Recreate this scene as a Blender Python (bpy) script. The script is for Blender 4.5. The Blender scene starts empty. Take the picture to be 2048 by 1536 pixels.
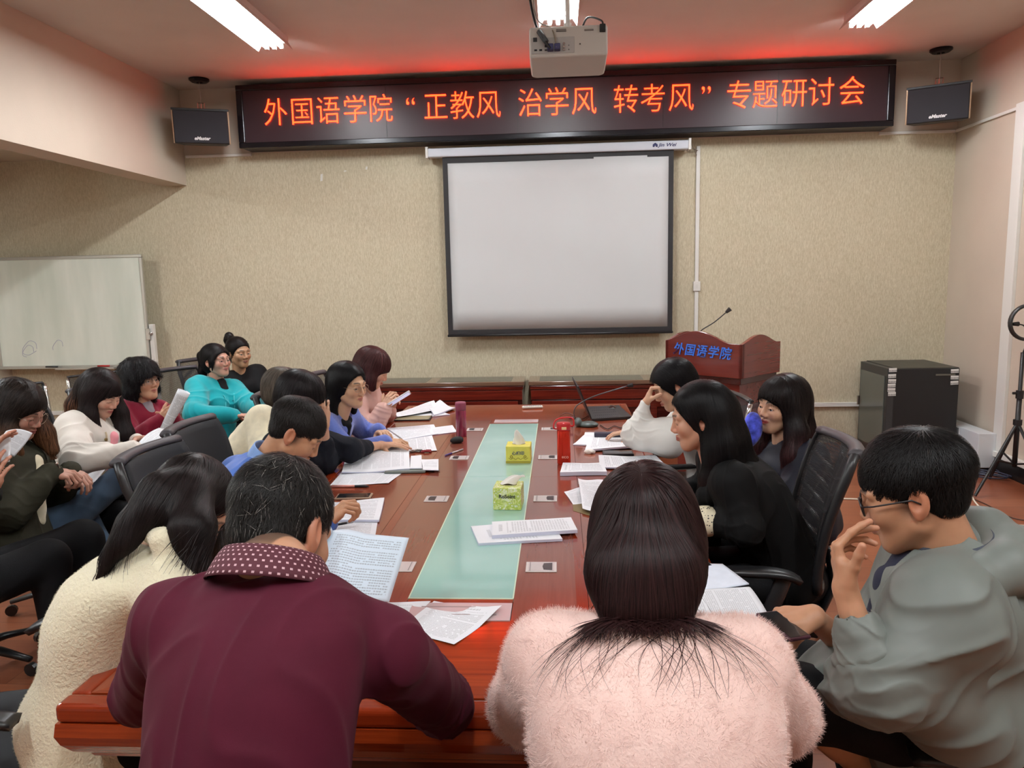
import bpy, bmesh, math, random
import numpy as np
from mathutils import Vector, Matrix

random.seed(7)
rng = np.random.default_rng(7)
SC = bpy.context.scene
COL = SC.collection
PI = math.pi

# ---------------------------------------------------------------- camera
FPX, CAMH = 1487.0, 1.68
RM = np.array([[0.99785106, -0.01288189, -0.06424419],
               [0.06179761, -0.14087197, 0.98809723],
               [-0.02177877, -0.98994401, -0.13977317]])   # rows: world X, Y, Z seen by the camera (x right, y down, z ahead)
cam_data = bpy.data.cameras.new('camera')
cam = bpy.data.objects.new('camera', cam_data)
COL.objects.link(cam)
cam_data.sensor_fit = 'HORIZONTAL'; cam_data.sensor_width = 36.0
cam_data.lens = FPX * 36.0 / 2048.0
cam_data.clip_start = 0.05; cam_data.clip_end = 60
cx, cy, cz = RM[:, 0], RM[:, 1], RM[:, 2]
cam.matrix_world = Matrix(((cx[0], -cy[0], -cz[0], 0), (cx[1], -cy[1], -cz[1], 0), (cx[2], -cy[2], -cz[2], CAMH), (0, 0, 0, 1)))
SC.camera = cam

def ray(px, py):
    return RM @ np.array([(px - 1024.0) / FPX, (py - 768.0) / FPX, 1.0])
def at(px, py, Y=None, z=None, X=None):
    """a point of the room from where it shows in the photograph and one known room coordinate"""
    r = ray(px, py)
    t = (z - CAMH) / r[2] if z is not None else (Y / r[1] if Y is not None else X / r[0])
    return np.array([0, 0, CAMH]) + t * r

# ---------------------------------------------------------------- world, view, exposure
SC.view_settings.view_transform = 'Standard'; SC.view_settings.look = 'None'
SC.view_settings.exposure = 0.33; SC.view_settings.gamma = 1.0; SC.view_settings.use_curve_mapping = False
w = bpy.data.worlds.new('world'); SC.world = w; w.use_nodes = True
bg = w.node_tree.nodes['Background']; bg.inputs[0].default_value = (0.8, 0.85, 1.0, 1); bg.inputs[1].default_value = 0.05
SC.cycles.use_denoising = True
SC.cycles.max_bounces = 6; SC.cycles.diffuse_bounces = 3; SC.cycles.glossy_bounces = 3
SC.cycles.transmission_bounces = 5; SC.cycles.transparent_max_bounces = 8
SC.cycles.sample_clamp_indirect = 4.0; SC.cycles.caustics_reflective = False; SC.cycles.caustics_refractive = False
TUBE_STRENGTH = 95.0
LED_STRENGTH = 16.0

# ---------------------------------------------------------------- colours and materials
def lin(c):
    return tuple(((v / 255.0) / 12.92 if v / 255.0 <= 0.04045 else ((v / 255.0 + 0.055) / 1.055) ** 2.4) for v in c)
MATS = {}
class N:
    """small node-tree builder"""
    def __init__(s, name):
        s.m = bpy.data.materials.new(name); s.m.use_nodes = True
        s.t = s.m.node_tree; s.b = s.t.nodes['Principled BSDF']; s.out = s.t.nodes['Material Output']
    def n(s, typ, **kw):
        nd = s.t.nodes.new(typ)
        for k, v in kw.items(): setattr(nd, k, v)
        return nd
    def l(s, a, b): s.t.links.new(a, b)
    def val(s, x, sock):
        if hasattr(x, 'is_linked') or isinstance(x, bpy.types.NodeSocket): s.l(x, sock)
        else: sock.default_value = x
    def math(s, op, a, b=0.0, c=0.0, clamp=False):
        nd = s.n('ShaderNodeMath', operation=op); nd.use_clamp = clamp
        s.val(a, nd.inputs[0]); s.val(b, nd.inputs[1])
        if len(nd.inputs) > 2: s.val(c, nd.inputs[2])
        return nd.outputs[0]
    def mix(s, f, a, b, typ='MIX'):
        nd = s.n('ShaderNodeMix', data_type='RGBA', blend_type=typ)
        s.val(f, nd.inputs[0]); s.val(a, nd.inputs[6]); s.val(b, nd.inputs[7])
        return nd.outputs[2]
    def noise(s, vec, scale, detail=2.0, rough=0.5, dist=0.0):
        nd = s.n('ShaderNodeTexNoise'); s.l(vec, nd.inputs['Vector'])
        nd.inputs['Scale'].default_value = scale; nd.inputs['Detail'].default_value = detail
        nd.inputs['Roughness'].default_value = rough; nd.inputs['Distortion'].default_value = dist
        return nd.outputs[0]
    def coord(s, which='Object', scale=(1, 1, 1), rot=(0, 0, 0)):
        tc = s.n('ShaderNodeTexCoord'); mp = s.n('ShaderNodeMapping')
        s.l(tc.outputs[which], mp.inputs[0]); mp.inputs['Scale'].default_value = scale; mp.inputs['Rotation'].default_value = rot
        return mp.outputs[0]
    def ramp(s, f, stops):
        nd = s.n('ShaderNodeValToRGB'); s.l(f, nd.inputs[0])
        e = nd.color_ramp.elements
        while len(e) < len(stops): e.new(0.5)
        for el, (p, c) in zip(e, stops): el.position = p; el.color = (*c, 1) if len(c) == 3 else c
        return nd.outputs[0]
    def bump(s, h, strength=0.3, dist=0.002):
        nd = s.n('ShaderNodeBump'); nd.inputs['Strength'].default_value = strength; nd.inputs['Distance'].default_value = dist
        s.l(h, nd.inputs['Height']); s.l(nd.outputs[0], s.b.inputs['Normal'])
    def P(s, **kw):
        for k, v in kw.items():
            sk = s.b.inputs[k]
            if isinstance(v, tuple) and len(v) == 3 and sk.type == 'RGBA': v = (*v, 1)
            s.val(v, sk)
        return s

def mat(name, rgb, rough=0.5, metal=0.0, var=0.0, vscale=30.0, bump=0.0, bscale=200.0, bdist=0.001, stretch=(1, 1, 1), **kw):
    """plain procedural material: colour with a little noise, optional bump"""
    if name in MATS: return MATS[name]
    g = N(name); c = lin(rgb)
    g.P(**{'Roughness': rough, 'Metallic': metal}); g.P(**kw)
    co = g.coord('Object', stretch)
    if var > 0:
        f = g.noise(co, vscale, 3)
        a = tuple(max(0, x * (1 - var)) for x in c); b = tuple(min(1, x * (1 + var)) for x in c)
        g.l(g.ramp(f, [(0.3, a), (0.7, b)]), g.b.inputs['Base Color'])
    else:
        g.P(**{'Base Color': c})
    if bump > 0: g.bump(g.noise(co, bscale, 3), bump, bdist)
    MATS[name] = g.m
    return g.m

def emit(name, rgb_lin, strength):
    g = N(name)
    g.P(**{'Base Color': (0, 0, 0), 'Emission Color': rgb_lin, 'Emission Strength': strength})
    return g.m

# ---------------------------------------------------------------- mesh helpers
class MB:
    """collects shapes; build() links them as one mesh object"""
    def __init__(s): s.v = []; s.f = []; s.uv = {}; s.mi = []; s.cur = 0
    def add(s, vs, fs, M=None):
        o = len(s.v)
        for p in vs:
            if M is not None: p = M @ Vector(p)
            s.v.append((p[0], p[1], p[2]))
        for f in fs: s.f.append(tuple(i + o for i in f)); s.mi.append(s.cur)
        return s
    def box(s, lo, hi, M=None):
        x0, y0, z0 = lo; x1, y1, z1 = hi
        vs = [(x0, y0, z0), (x1, y0, z0), (x1, y1, z0), (x0, y1, z0), (x0, y0, z1), (x1, y0, z1), (x1, y1, z1), (x0, y1, z1)]
        return s.add(vs, [(0, 3, 2, 1), (4, 5, 6, 7), (0, 1, 5, 4), (1, 2, 6, 5), (2, 3, 7, 6), (3, 0, 4, 7)], M)
    def prism(s, pts, z0, z1, M=None):
        n = len(pts)
        vs = [(p[0], p[1], z0) for p in pts] + [(p[0], p[1], z1) for p in pts]
        return s.add(vs, [tuple(range(n))[::-1], tuple(range(n, 2 * n))] + [(i, (i + 1) % n, (i + 1) % n + n, i + n) for i in range(n)], M)
    def tube(s, pts, r, n=8, closed=False, M=None, squash=None):
        pts = [np.array(p, float) for p in pts]; k = len(pts)
        rs = r if hasattr(r, '__len__') else [r] * k
        vs = []; prev = None
        for i in range(k):
            a = pts[(i - 1) % k] if (closed or i > 0) else pts[i]
            b = pts[(i + 1) % k] if (closed or i < k - 1) else pts[i]
            t = b - a; t = t / (np.linalg.norm(t) + 1e-12)
            if prev is None:
                u = np.cross(t, (0, 0, 1.0))
                if np.linalg.norm(u) < 1e-3: u = np.cross(t, (1.0, 0, 0))
            else: u = prev - t * np.dot(prev, t)
            u /= np.linalg.norm(u) + 1e-12; prev = u; w_ = np.cross(t, u)
            q = squash if squash else (1, 1)
            for j in range(n):
                an = 2 * PI * j / n
                vs.append(pts[i] + rs[i] * (u * math.cos(an) * q[0] + w_ * math.sin(an) * q[1]))
        fs = []
        for i in range(k if closed else k - 1):
            for j in range(n):
                a, b = i * n + j, i * n + (j + 1) % n
                c, d = ((i + 1) % k) * n + (j + 1) % n, ((i + 1) % k) * n + j
                fs.append((a, b, c, d))
        if not closed: fs += [tuple(range(n))[::-1], tuple(range((k - 1) * n, k * n))]
        return s.add(vs, fs, M)
    def lathe(s, prof, n=24, M=None):
        vs = []; fs = []
        for (r, z) in prof:
            for j in range(n):
                a = 2 * PI * j / n; vs.append((r * math.cos(a), r * math.sin(a), z))
        for i in range(len(prof) - 1):
            for j in range(n): fs.append((i * n + j, i * n + (j + 1) % n, (i + 1) * n + (j + 1) % n, (i + 1) * n + j))
        fs += [tuple(range(n))[::-1], tuple(range((len(prof) - 1) * n, len(prof) * n))]
        return s.add(vs, fs, M)
    def grid(s, fn, nu, nv):
        """fn(u, v) -> point, u and v in 0..1; keeps u, v as UVs"""
        o = len(s.v)
        for j in range(nv + 1):
            for i in range(nu + 1):
                s.v.append(tuple(float(x) for x in fn(i / nu, j / nv))); s.uv[o + j * (nu + 1) + i] = (i / nu, j / nv)
        for j in range(nv):
            for i in range(nu):
                a = o + j * (nu + 1) + i; s.f.append((a, a + 1, a + nu + 2, a + nu + 1)); s.mi.append(s.cur)
        return s
    def build(s, name, m, parent=None, smooth=False, bevel=0.0, bseg=2, solid=0.0, subsurf=0):
        me = bpy.data.meshes.new(name); me.from_pydata(s.v, [], s.f); me.update()
        for mm in (m if isinstance(m, (list, tuple)) else [m]): me.materials.append(mm)
        if any(s.mi): me.polygons.foreach_set('material_index', s.mi)
        if s.uv:
            uvl = me.uv_layers.new(name='UVMap')
            for lp in me.loops: uvl.data[lp.index].uv = s.uv.get(lp.vertex_index, (0, 0))
        if smooth: me.polygons.foreach_set('use_smooth', [True] * len(me.polygons))
        o = bpy.data.objects.new(name, me); COL.objects.link(o)
        if parent is not None: o.parent = parent
        if solid: md = o.modifiers.new('solid', 'SOLIDIFY'); md.thickness = solid; md.offset = -1
        if bevel:
            md = o.modifiers.new('bevel', 'BEVEL'); md.width = bevel; md.segments = bseg; md.limit_method = 'ANGLE'; md.angle_limit = 0.6
        if subsurf: md = o.modifiers.new('sub', 'SUBSURF'); md.levels = subsurf; md.render_levels = subsurf
        return o

def tag(o, label, cat, group=None, kind=None):
    if label: o['label'] = label
    if cat: o['category'] = cat
    if group: o['group'] = group
    if kind: o['kind'] = kind
    return o
def thing(name, label, cat, loc=(0, 0, 0), rz=0.0, group=None):
    o = bpy.data.objects.new(name, None); COL.objects.link(o); o.empty_display_size = 0.1
    o.location = tuple(float(v) for v in loc); o.rotation_euler = (0, 0, rz)
    return tag(o, label, cat, group)
def struct(o): o['kind'] = 'structure'; return o
def copy_tree(o, parent=None):
    c = o.copy(); COL.objects.link(c); c.parent = parent
    for ch in list(o.children): copy_tree(ch, c)
    return c
def crom(pts, n=6):
    """smooth a polyline (Catmull-Rom)"""
    P = [np.array(p, float) for p in pts]; P = [2 * P[0] - P[1]] + P + [2 * P[-1] - P[-2]]
    out = []
    for i in range(1, len(P) - 2):
        for k in range(n):
            t = k / n
            out.append(0.5 * (2 * P[i] + (P[i + 1] - P[i - 1]) * t + (2 * P[i - 1] - 5 * P[i] + 4 * P[i + 1] - P[i + 2]) * t * t + (3 * P[i] - P[i - 1] - 3 * P[i + 1] + P[i + 2]) * t ** 3))
    out.append(P[-2]); return out

def text_mesh(name, body, size, m, parent=None, M=None, extrude=0.0, shear=0.0, bold=0.0, align='CENTER', spacing=1.0):
    """real lettering turned into a mesh, in the XY plane of M"""
    cu = bpy.data.curves.new(name, 'FONT'); cu.body = body; cu.size = size; cu.extrude = extrude
    cu.align_x = align; cu.align_y = 'CENTER'; cu.shear = shear; cu.offset = bold; cu.space_character = spacing; cu.resolution_u = 3
    t = bpy.data.objects.new(name, cu); COL.objects.link(t)
    dg = bpy.context.evaluated_depsgraph_get(); me = bpy.data.meshes.new_from_object(t.evaluated_get(dg))
    bpy.data.objects.remove(t); bpy.data.curves.remove(cu)
    me.name = name; me.materials.clear(); me.materials.append(m)
    if M is not None: me.transform(M)
    o = bpy.data.objects.new(name, me); COL.objects.link(o)
    if parent is not None: o.parent = parent
    return o

def frame(origin, x, y):
    """matrix with the given origin, x axis and (roughly) y axis"""
    x = Vector(x).normalized(); z = x.cross(Vector(y)).normalized(); y = z.cross(x)
    return Matrix(((x[0], y[0], z[0], origin[0]), (x[1], y[1], z[1], origin[1]), (x[2], y[2], z[2], origin[2]), (0, 0, 0, 1)))
def Rz(a): return Matrix.Rotation(a, 4, 'Z')
def T(*v): return Matrix.Translation(Vector(v if len(v) == 3 else v[0]))
# ================================================================ SOFT SHAPES (smooth implicit surfaces turned into meshes)
F32 = np.float32
def V(*a): return np.array(a if len(a) > 1 else a[0], float)
def nrm(v): v = np.asarray(v, float); return v / (np.linalg.norm(v) + 1e-12)
def rc(a, b, ra, rb):
    a = V(*a).astype(F32); b = V(*b).astype(F32); d = b - a; L2 = float(d @ d) + 1e-9
    def f(p):
        q = p - a; t = np.clip(q @ d / L2, 0, 1)
        return np.sqrt(((q - t[:, None] * d) ** 2).sum(1)) - (ra + (rb - ra) * t)
    return f
def ell(c, r, R=None):
    c = V(*c).astype(F32); r = V(*r).astype(F32); Rf = None if R is None else np.asarray(R, F32)
    def f(p):
        q = p - c
        if Rf is not None: q = q @ Rf
        k0 = np.sqrt(((q / r) ** 2).sum(1)) + 1e-6; k1 = np.sqrt(((q / (r * r)) ** 2).sum(1)) + 1e-6
        return k0 * (k0 - 1) / k1
    return f
def smin(a, b, k):
    h = np.maximum(k - np.abs(a - b), 0) / k
    return np.minimum(a, b) - h * h * k * 0.25
def smax(a, b, k): return -smin(-a, -b, k)
def uni(k, *fs):
    fs = [f for f in fs if f is not None]
    def f(p):
        d = fs[0](p)
        for g in fs[1:]: d = smin(d, g(p), k)
        return d
    return f
def hard(*fs):
    def f(p):
        d = fs[0](p)
        for g in fs[1:]: d = np.minimum(d, g(p))
        return d
    return f
def cut(a, b, k=.01): return lambda p: smax(a(p), -b(p), k)
def bounded(f, c, r):
    c = V(*c).astype(F32)
    def g(p):
        d = np.sqrt(((p - c) ** 2).sum(1)) - r + .02
        m = d < .02
        if m.any(): d[m] = f(p[m])
        return d
    return g
def chain(pts, rs): return hard(*[rc(pts[i], pts[i + 1], rs[i], rs[i + 1]) for i in range(len(pts) - 1)])
def schain(pts, rs, k=.02): return uni(k, *[rc(pts[i], pts[i + 1], rs[i], rs[i + 1]) for i in range(len(pts) - 1)])

def evalf(f, p, step=400000):
    if len(p) <= step: return f(p)
    return np.concatenate([f(p[i:i + step]) for i in range(0, len(p), step)])
def grad(f, p, e=.0015):
    g = np.empty_like(p)
    for k in range(3):
        o = np.zeros(3, F32); o[k] = e
        g[:, k] = evalf(f, p + o) - evalf(f, p - o)
    return g / (np.linalg.norm(g, axis=1, keepdims=True) + 1e-9)
def surf(f, lo, hi, h):
    """surface-net mesh of f = 0 inside the box lo..hi, cell size h, only where the surface runs"""
    B = 8; lo = np.asarray(lo, float); hi = np.asarray(hi, float)
    nb = np.maximum(1, np.ceil((hi - lo) / (h * B)).astype(int))
    G = np.stack(np.meshgrid(*[np.arange(n) for n in nb], indexing='ij'), -1).reshape(-1, 3)
    cen = (lo + (G + .5) * B * h).astype(F32)
    d = evalf(f, cen); G = G[np.abs(d) < B * h * .87 * 1.25 + .012]
    if len(G) == 0: return np.zeros((0, 3)), np.zeros((0, 4), int)
    lo32 = lo.astype(F32)
    ax = np.arange(B + 1); L = np.stack(np.meshgrid(ax, ax, ax, indexing='ij'), -1).reshape(-1, 3)
    KX, KY = int(nb[1] * B + 2) * int(nb[2] * B + 2), int(nb[2] * B + 2)
    vs, keys, edges = [], [], []
    corners = [(i, j, k) for i in (0, 1) for j in (0, 1) for k in (0, 1)]
    epairs = [(a, b) for a in range(8) for b in range(a + 1, 8) if sum(abs(x - y) for x, y in zip(corners[a], corners[b])) == 1]
    for s in range(0, len(G), 400):
        g = G[s:s + 400]; idx = g[:, None, :] * B + L[None]
        p = (lo32 + idx.reshape(-1, 3).astype(F32) * F32(h))
        D = evalf(f, p).reshape(-1, B + 1, B + 1, B + 1)
        C = np.stack([D[:, i:i + B, j:j + B, k:k + B] for i, j, k in corners], -1)
        neg = C < 0; act = neg.any(-1) & ~neg.all(-1)
        w = np.argwhere(act)
        if len(w) == 0: continue
        c = C[act]; acc = np.zeros((len(c), 3)); cnt = np.zeros(len(c))
        for a, b in epairs:
            m = (c[:, a] < 0) != (c[:, b] < 0)
            t = c[m, a] / (c[m, a] - c[m, b])
            ca, cb = np.array(corners[a], float), np.array(corners[b], float)
            acc[m] += ca + t[:, None] * (cb - ca); cnt[m] += 1
        cell = g[w[:, 0]] * B + w[:, 1:]
        vs.append(lo + (cell + acc / cnt[:, None]) * h); keys.append(cell[:, 0].astype(np.int64) * KX + cell[:, 1] * KY + cell[:, 2])
        for axn, ci in ((0, 4), (1, 2), (2, 1)):
            m = (c[:, 0] < 0) != (c[:, ci] < 0)
            edges.append((np.full(m.sum(), axn), cell[m], (c[m, 0] < 0)))
    v = np.concatenate(vs); key = np.concatenate(keys); o = np.argsort(key); ks = key[o]
    stepk = np.array([KX, KY, 1], np.int64); F = []
    for axn, cell, ng in edges:
        if len(cell) == 0: continue
        a = int(axn[0]); u, w_ = [(1, 2), (2, 0), (0, 1)][a]
        k0 = cell[:, 0].astype(np.int64) * KX + cell[:, 1] * KY + cell[:, 2]
        q = []; ok = np.ones(len(k0), bool)
        for du, dw in ((0, 0), (1, 0), (1, 1), (0, 1)):
            kk = k0 - du * stepk[u] - dw * stepk[w_]; i = np.searchsorted(ks, kk); i[i >= len(ks)] = 0
            ok &= ks[i] == kk; q.append(o[i])
        q = np.stack(q, 1); q[~ng] = q[~ng][:, ::-1]; F.append(q[ok])
    F = np.concatenate(F)
    v32 = v.astype(F32)
    for _ in range(1):
        dd = evalf(f, v32); gg = grad(f, v32, h * .5); v32 = v32 - np.clip(dd, -h * .6, h * .6)[:, None] * gg
    return v32, F

def np_mesh(name, v, f, m, parent=None, col=None, smooth=True, extra=None):
    """numpy arrays to one mesh object; col is a per-vertex colour; extra = (verts, quads, colours) joined on"""
    if extra is not None and len(extra[0]):
        n = len(v); f = np.concatenate([f, extra[1] + n]); v = np.concatenate([v, extra[0]])
        if col is not None: col = np.concatenate([col, extra[2]])
    me = bpy.data.meshes.new(name)
    me.vertices.add(len(v)); me.vertices.foreach_set('co', np.asarray(v, F32).ravel())
    me.loops.add(len(f) * 4); me.loops.foreach_set('vertex_index', np.asarray(f, np.int32).ravel())
    me.polygons.add(len(f)); me.polygons.foreach_set('loop_start', np.arange(0, len(f) * 4, 4, dtype=np.int32))
    if smooth: me.polygons.foreach_set('use_smooth', np.ones(len(f), bool))
    me.update(calc_edges=True)
    if col is not None:
        a = me.color_attributes.new('Col', 'FLOAT_COLOR', 'POINT')
        c4 = np.ones((len(v), 4), F32); c4[:, :3] = col; a.data.foreach_set('color', c4.ravel())
    for mm in (m if isinstance(m, (list, tuple)) else [m]): me.materials.append(mm)
    o = bpy.data.objects.new(name, me); COL.objects.link(o)
    if parent is not None: o.parent = parent
    return o

def attr_mat(name, rough=.5, bump=0, bscale=300, bdist=.0008, noise=0.0, **kw):
    """material that takes the surface's own colour from its Col attribute"""
    if name in MATS: return MATS[name]
    g = N(name); a = g.n('ShaderNodeAttribute'); a.attribute_name = 'Col'
    c = a.outputs[0]
    if noise: c = g.mix(g.math('MULTIPLY', g.noise(g.coord('Object'), 60, 3), noise), c, g.mix(1.0, c, (.55, .45, .4, 1), 'MULTIPLY'))
    g.l(c, g.b.inputs['Base Color']); g.P(Roughness=rough); g.P(**kw)
    if bump: g.bump(g.noise(g.coord('Object'), bscale, 3), bump, bdist)
    MATS[name] = g.m; return g.m
M_skin = attr_mat('skin', .48, .12, 500, .0004, .25, **{'Subsurface Weight': .12, 'Subsurface Radius': (.012, .005, .003), 'Subsurface Scale': .6})
M_hair = attr_mat('hair', .42, **{'Specular IOR Level': .12})

def fab(name, rgb, rough=.85, bump=.4, bscale=350, bdist=.0012, var=.12, vs=18, sheen=.25, st=(1, 1, 1)):
    sheen *= min(1.0, max(0.0, (max(rgb) - 50) / 120.0))
    return mat(name, rgb, rough, 0, var, vs, bump, bscale, bdist, st, **{'Specular IOR Level': .18 if rough > .6 else .35, 'Sheen Weight': sheen, 'Sheen Roughness': .5})

def smooth01(x, a, b):
    t = np.clip((x - a) / (b - a), 0, 1); return t * t * (3 - 2 * t)

# ---------------------------------------------------------------- heads, hands, bodies
def head_axes(az, pitch, roll=0):
    a, p, r = map(math.radians, (az, pitch, roll))
    f = V(math.cos(a) * math.cos(p), math.sin(a) * math.cos(p), math.sin(p)); x = V(math.sin(a), -math.cos(a), 0); u = np.cross(x, f)
    x2 = x * math.cos(r) + u * math.sin(r); u2 = u * math.cos(r) - x * math.sin(r)
    return np.stack([x2, f, u2], 1)          # columns: right, forward, up

def head_sdf(c, R, s=1.0, male=False, nose=1.0, smile=0.0, cheek=1.0):
    c = V(*c).astype(F32); R = R.astype(F32); jw = 1.08 if male else 1.0
    skull = uni(.03, ell((0, -.016, .036), (.073, .094, .084)), ell((0, .03, -.015), (.061 * jw, .058, .084)))
    jaw = uni(.02, rc((-.044 * jw, .006, -.052), (-.012, .066, -.093), .024, .021), rc((.044 * jw, .006, -.052), (.012, .066, -.093), .024, .021), ell((0, .05, -.07), (.042, .036, .04)))
    parts = [ell((sx * .037 * cheek, .062, -.022), (.027, .024, .026)) for sx in (-1, 1)]
    brow = [rc((sx * .012, .083, .027), (sx * .046, .071, .024), .011, .010) for sx in (-1, 1)]
    nosef = uni(.008, rc((0, .086, .012), (0, .103 * nose, -.024), .0075, .0098), *[ell((sx * .0105, .096, -.031), (.0078, .010, .0075)) for sx in (-1, 1)])
    lids = [ell((sx * .031, .0745, .004), (.0165, .0145, .0125)) for sx in (-1, 1)]
    sm = .004 * smile
    lips = uni(.005, *([rc((sx * .021, .083, -.056 + sm), (sx * .005, .0945, -.0525), .0035, .0055) for sx in (-1, 1)] + [rc((sx * .019, .082, -.0595 + sm), (0, .093, -.0635), .004, .0068) for sx in (-1, 1)]))
    ears = []
    for sx in (-1, 1):
        Re = np.stack([nrm((1, .0, 0)), nrm((0, 1, .2)), nrm((0, -.2, 1))], 1)
        e = cut(ell((sx * .077, -.012, -.004), (.010, .019, .032), Re), ell((sx * .086, -.008, .001), (.008, .011, .020), Re), .005)
        ears.append(uni(.006, e, ell((sx * .075, -.004, -.03), (.006, .008, .010))))
    def f(p):
        q = ((p - c) @ R) / F32(s)
        d = smin(skull(q), jaw(q), .022)
        for g in parts: d = smin(d, g(q), .022)
        for g in brow: d = smin(d, g(q), .012)
        for sx in (-1, 1): d = smax(d, -ell((sx * .031, .096, .005), (.019, .016, .0125))(q), .012)
        for g in lids: d = smin(d, g(q), .005)
        for sx in (-1, 1): d = smax(d, -rc((sx * .019, .090, .0005), (sx * .043, .084, .0005), .0012, .0010)(q), .003)
        d = smin(d, nosef(q), .012)
        for sx in (-1, 1): d = smax(d, -ell((sx * .007, .103, -.037), (.0032, .005, .004))(q), .003)
        d = smin(d, lips(q), .005)
        d = smax(d, -rc((-.02, .0935, -.0575 + sm), (.02, .0935, -.0575 + sm), .0012, .0012)(q), .003)
        for g in ears: d = smin(d, g(q), .005)
        return d * F32(s)
    return bounded(f, c, .16 * s)

def head_colour(v, c, R, s, skin, lips=(176, 92, 84), brows=(38, 30, 28), stubble=0, flush=.25, buzz=None, shut=True):
    q = ((v - V(*c)) @ R) / s; base = np.array(lin(skin)); col = np.tile(base, (len(v), 1))
    x, y, z = np.abs(q[:, 0]), q[:, 1], q[:, 2]; near = (np.abs(q).max(1) < .14)
    def mixc(m, rgb): 
        m = (m * near)[:, None]; nonlocal col; col = col * (1 - m) + np.array(lin(rgb)) * m
    red = tuple(int(a * b) for a, b in zip(skin, (1.0, .80, .78)))
    mixc(flush * np.exp(-((x - .038) / .02) ** 2 - ((z + .022) / .02) ** 2) * (y > .03), red)
    mixc(flush * np.exp(-(x / .014) ** 2 - ((z + .026) / .014) ** 2) * (y > .08), red)
    mixc(.5 * (x > .070) * (y < .02) * (y > -.04) * (np.abs(z) < .04), red)
    zz = (z + .0575) / .0095; ml = smooth01(1 - (x / .0235) ** 2 - zz ** 2, 0, .35) * (y > .07)
    mixc(ml * .85, lips)
    mixc(smooth01(1 - ((z + .0575) / .0016) ** 2 - (x / .022) ** 2, 0, .8) * (y > .07), (96, 40, 40))
    bz = .0285 + .004 * (1 - ((x - .031) / .02) ** 2)
    mb = smooth01(1 - ((z - bz) / .0042) ** 2, 0, .6) * smooth01(x, .010, .016) * (1 - smooth01(x, .044, .052)) * (y > .045)
    mixc(mb * .85, brows)
    ml2 = smooth01(1 - ((z - (.0012 - .0025 * ((x - .031) / .014) ** 2)) / .0019) ** 2, 0, .8) * smooth01(x, .014, .018) * (1 - smooth01(x, .044, .048)) * (y > .055)
    mixc(ml2 * .9, (28, 20, 18))
    if stubble: mixc(stubble * smooth01(-z, .045, .07) * (y > .0), (110, 96, 86))
    if buzz is not None:
        mixc(buzz[1] * smooth01(z, buzz[2], buzz[2] + .04) * smooth01(.04 - y, 0, .03) * (1 - smooth01(x, .071, .076)), buzz[0])
    return col

def hand_sdf(W, f, n, right=True, curl=(20, 20, 20, 20), thumb=(30, 20), s=1.0, spread=1.0):
    """W wrist, f along the hand, n out of the palm; curl = one bend per finger from index to little"""
    W = V(*W); f = nrm(f); n = nrm(V(*n) - f * np.dot(f, V(*n))); t = np.cross(f, n) * (1 if right else -1)
    P = lambda a, b, c_: W + s * (f * a + t * b + n * c_)
    palm = [rc(P(-.005, .012, 0), P(.05, .024, 0), .017 * s, .014 * s), rc(P(-.005, 0, 0), P(.07, .006, 0), .018 * s, .0125 * s), rc(P(-.005, -.01, 0), P(.06, -.018, 0), .0165 * s, .012 * s), rc(P(.02, -.02, .002), P(.055, -.028, 0), .012 * s, .0115 * s), rc(P(.012, .022, .006), P(.045, .030, .006), .015 * s, .012 * s)]
    segs = ((.042, .026, .020), (.046, .029, .021), (.043, .027, .020), (.034, .021, .018)); kx = ((.086, .029), (.091, .009), (.086, -.011), (.076, -.029))
    fing = []
    tips = []
    for i in range(4):
        cu = curl[i]; cu = cu if hasattr(cu, '__len__') else (cu, cu * 1.1, cu * .8)
        p0 = P(kx[i][0], kx[i][1], -.002); pts = [P(kx[i][0] - .028, kx[i][1] * .9, -.002), p0]; a = 0
        sp = math.radians((8, 2, -4, -10)[i] * spread)
        for L, c_ in zip(segs[i], cu):
            a += math.radians(c_); d = f * math.cos(a) * math.cos(sp) + n * math.sin(a) + t * math.sin(sp) * math.cos(a)
            pts.append(pts[-1] + nrm(d) * L * s)
        r0 = (.0088, .0090, .0085, .0076)[i] * s
        fing.append(uni(.004, *[rc(pts[k], pts[k + 1], r, r2) for k, (r, r2) in enumerate(((r0 * 1.1, r0 * 1.05), (r0 * 1.02, r0 * .95), (r0 * .96, r0 * .88), (r0 * .88, r0 * .76)))])); tips.append(pts[-1])
    b = P(.012, .022, .006); a1, a2 = math.radians(thumb[0]), math.radians(thumb[1])
    d1 = nrm(f * math.cos(a1) * .9 + t * .75 * math.cos(a1) + n * math.sin(a1)); d2 = nrm(d1 + (n * .6 - t * .8) * math.sin(a2))
    p1 = b + d1 * .040 * s; p2 = p1 + nrm(d1 + d2) * .030 * s; p3 = p2 + d2 * .024 * s
    th = uni(.005, rc(b, p1, .0145 * s, .0112 * s), rc(p1, p2, .0112 * s, .0100 * s), rc(p2, p3, .0102 * s, .0082 * s)); tips.append(p3)
    pf = uni(.012, *palm)
    g = lambda p: smin(smin(pf(p), hard(*fing)(p), .006), th(p), .010)
    return bounded(g, P(.07, 0, .02), .155 * s), tips

def ik(S, W, a, b, pole):
    S, W, pole = V(*S), V(*W), V(*pole); d = W - S; L = np.linalg.norm(d)
    if L > (a + b) * .995: k = L / ((a + b) * .995); a *= k; b *= k
    x = (a * a - b * b + L * L) / (2 * L); h = math.sqrt(max(0, a * a - x * x)); u = d / L
    q = pole - u * np.dot(pole, u); q = nrm(q)
    return S + u * x + q * h

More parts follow.
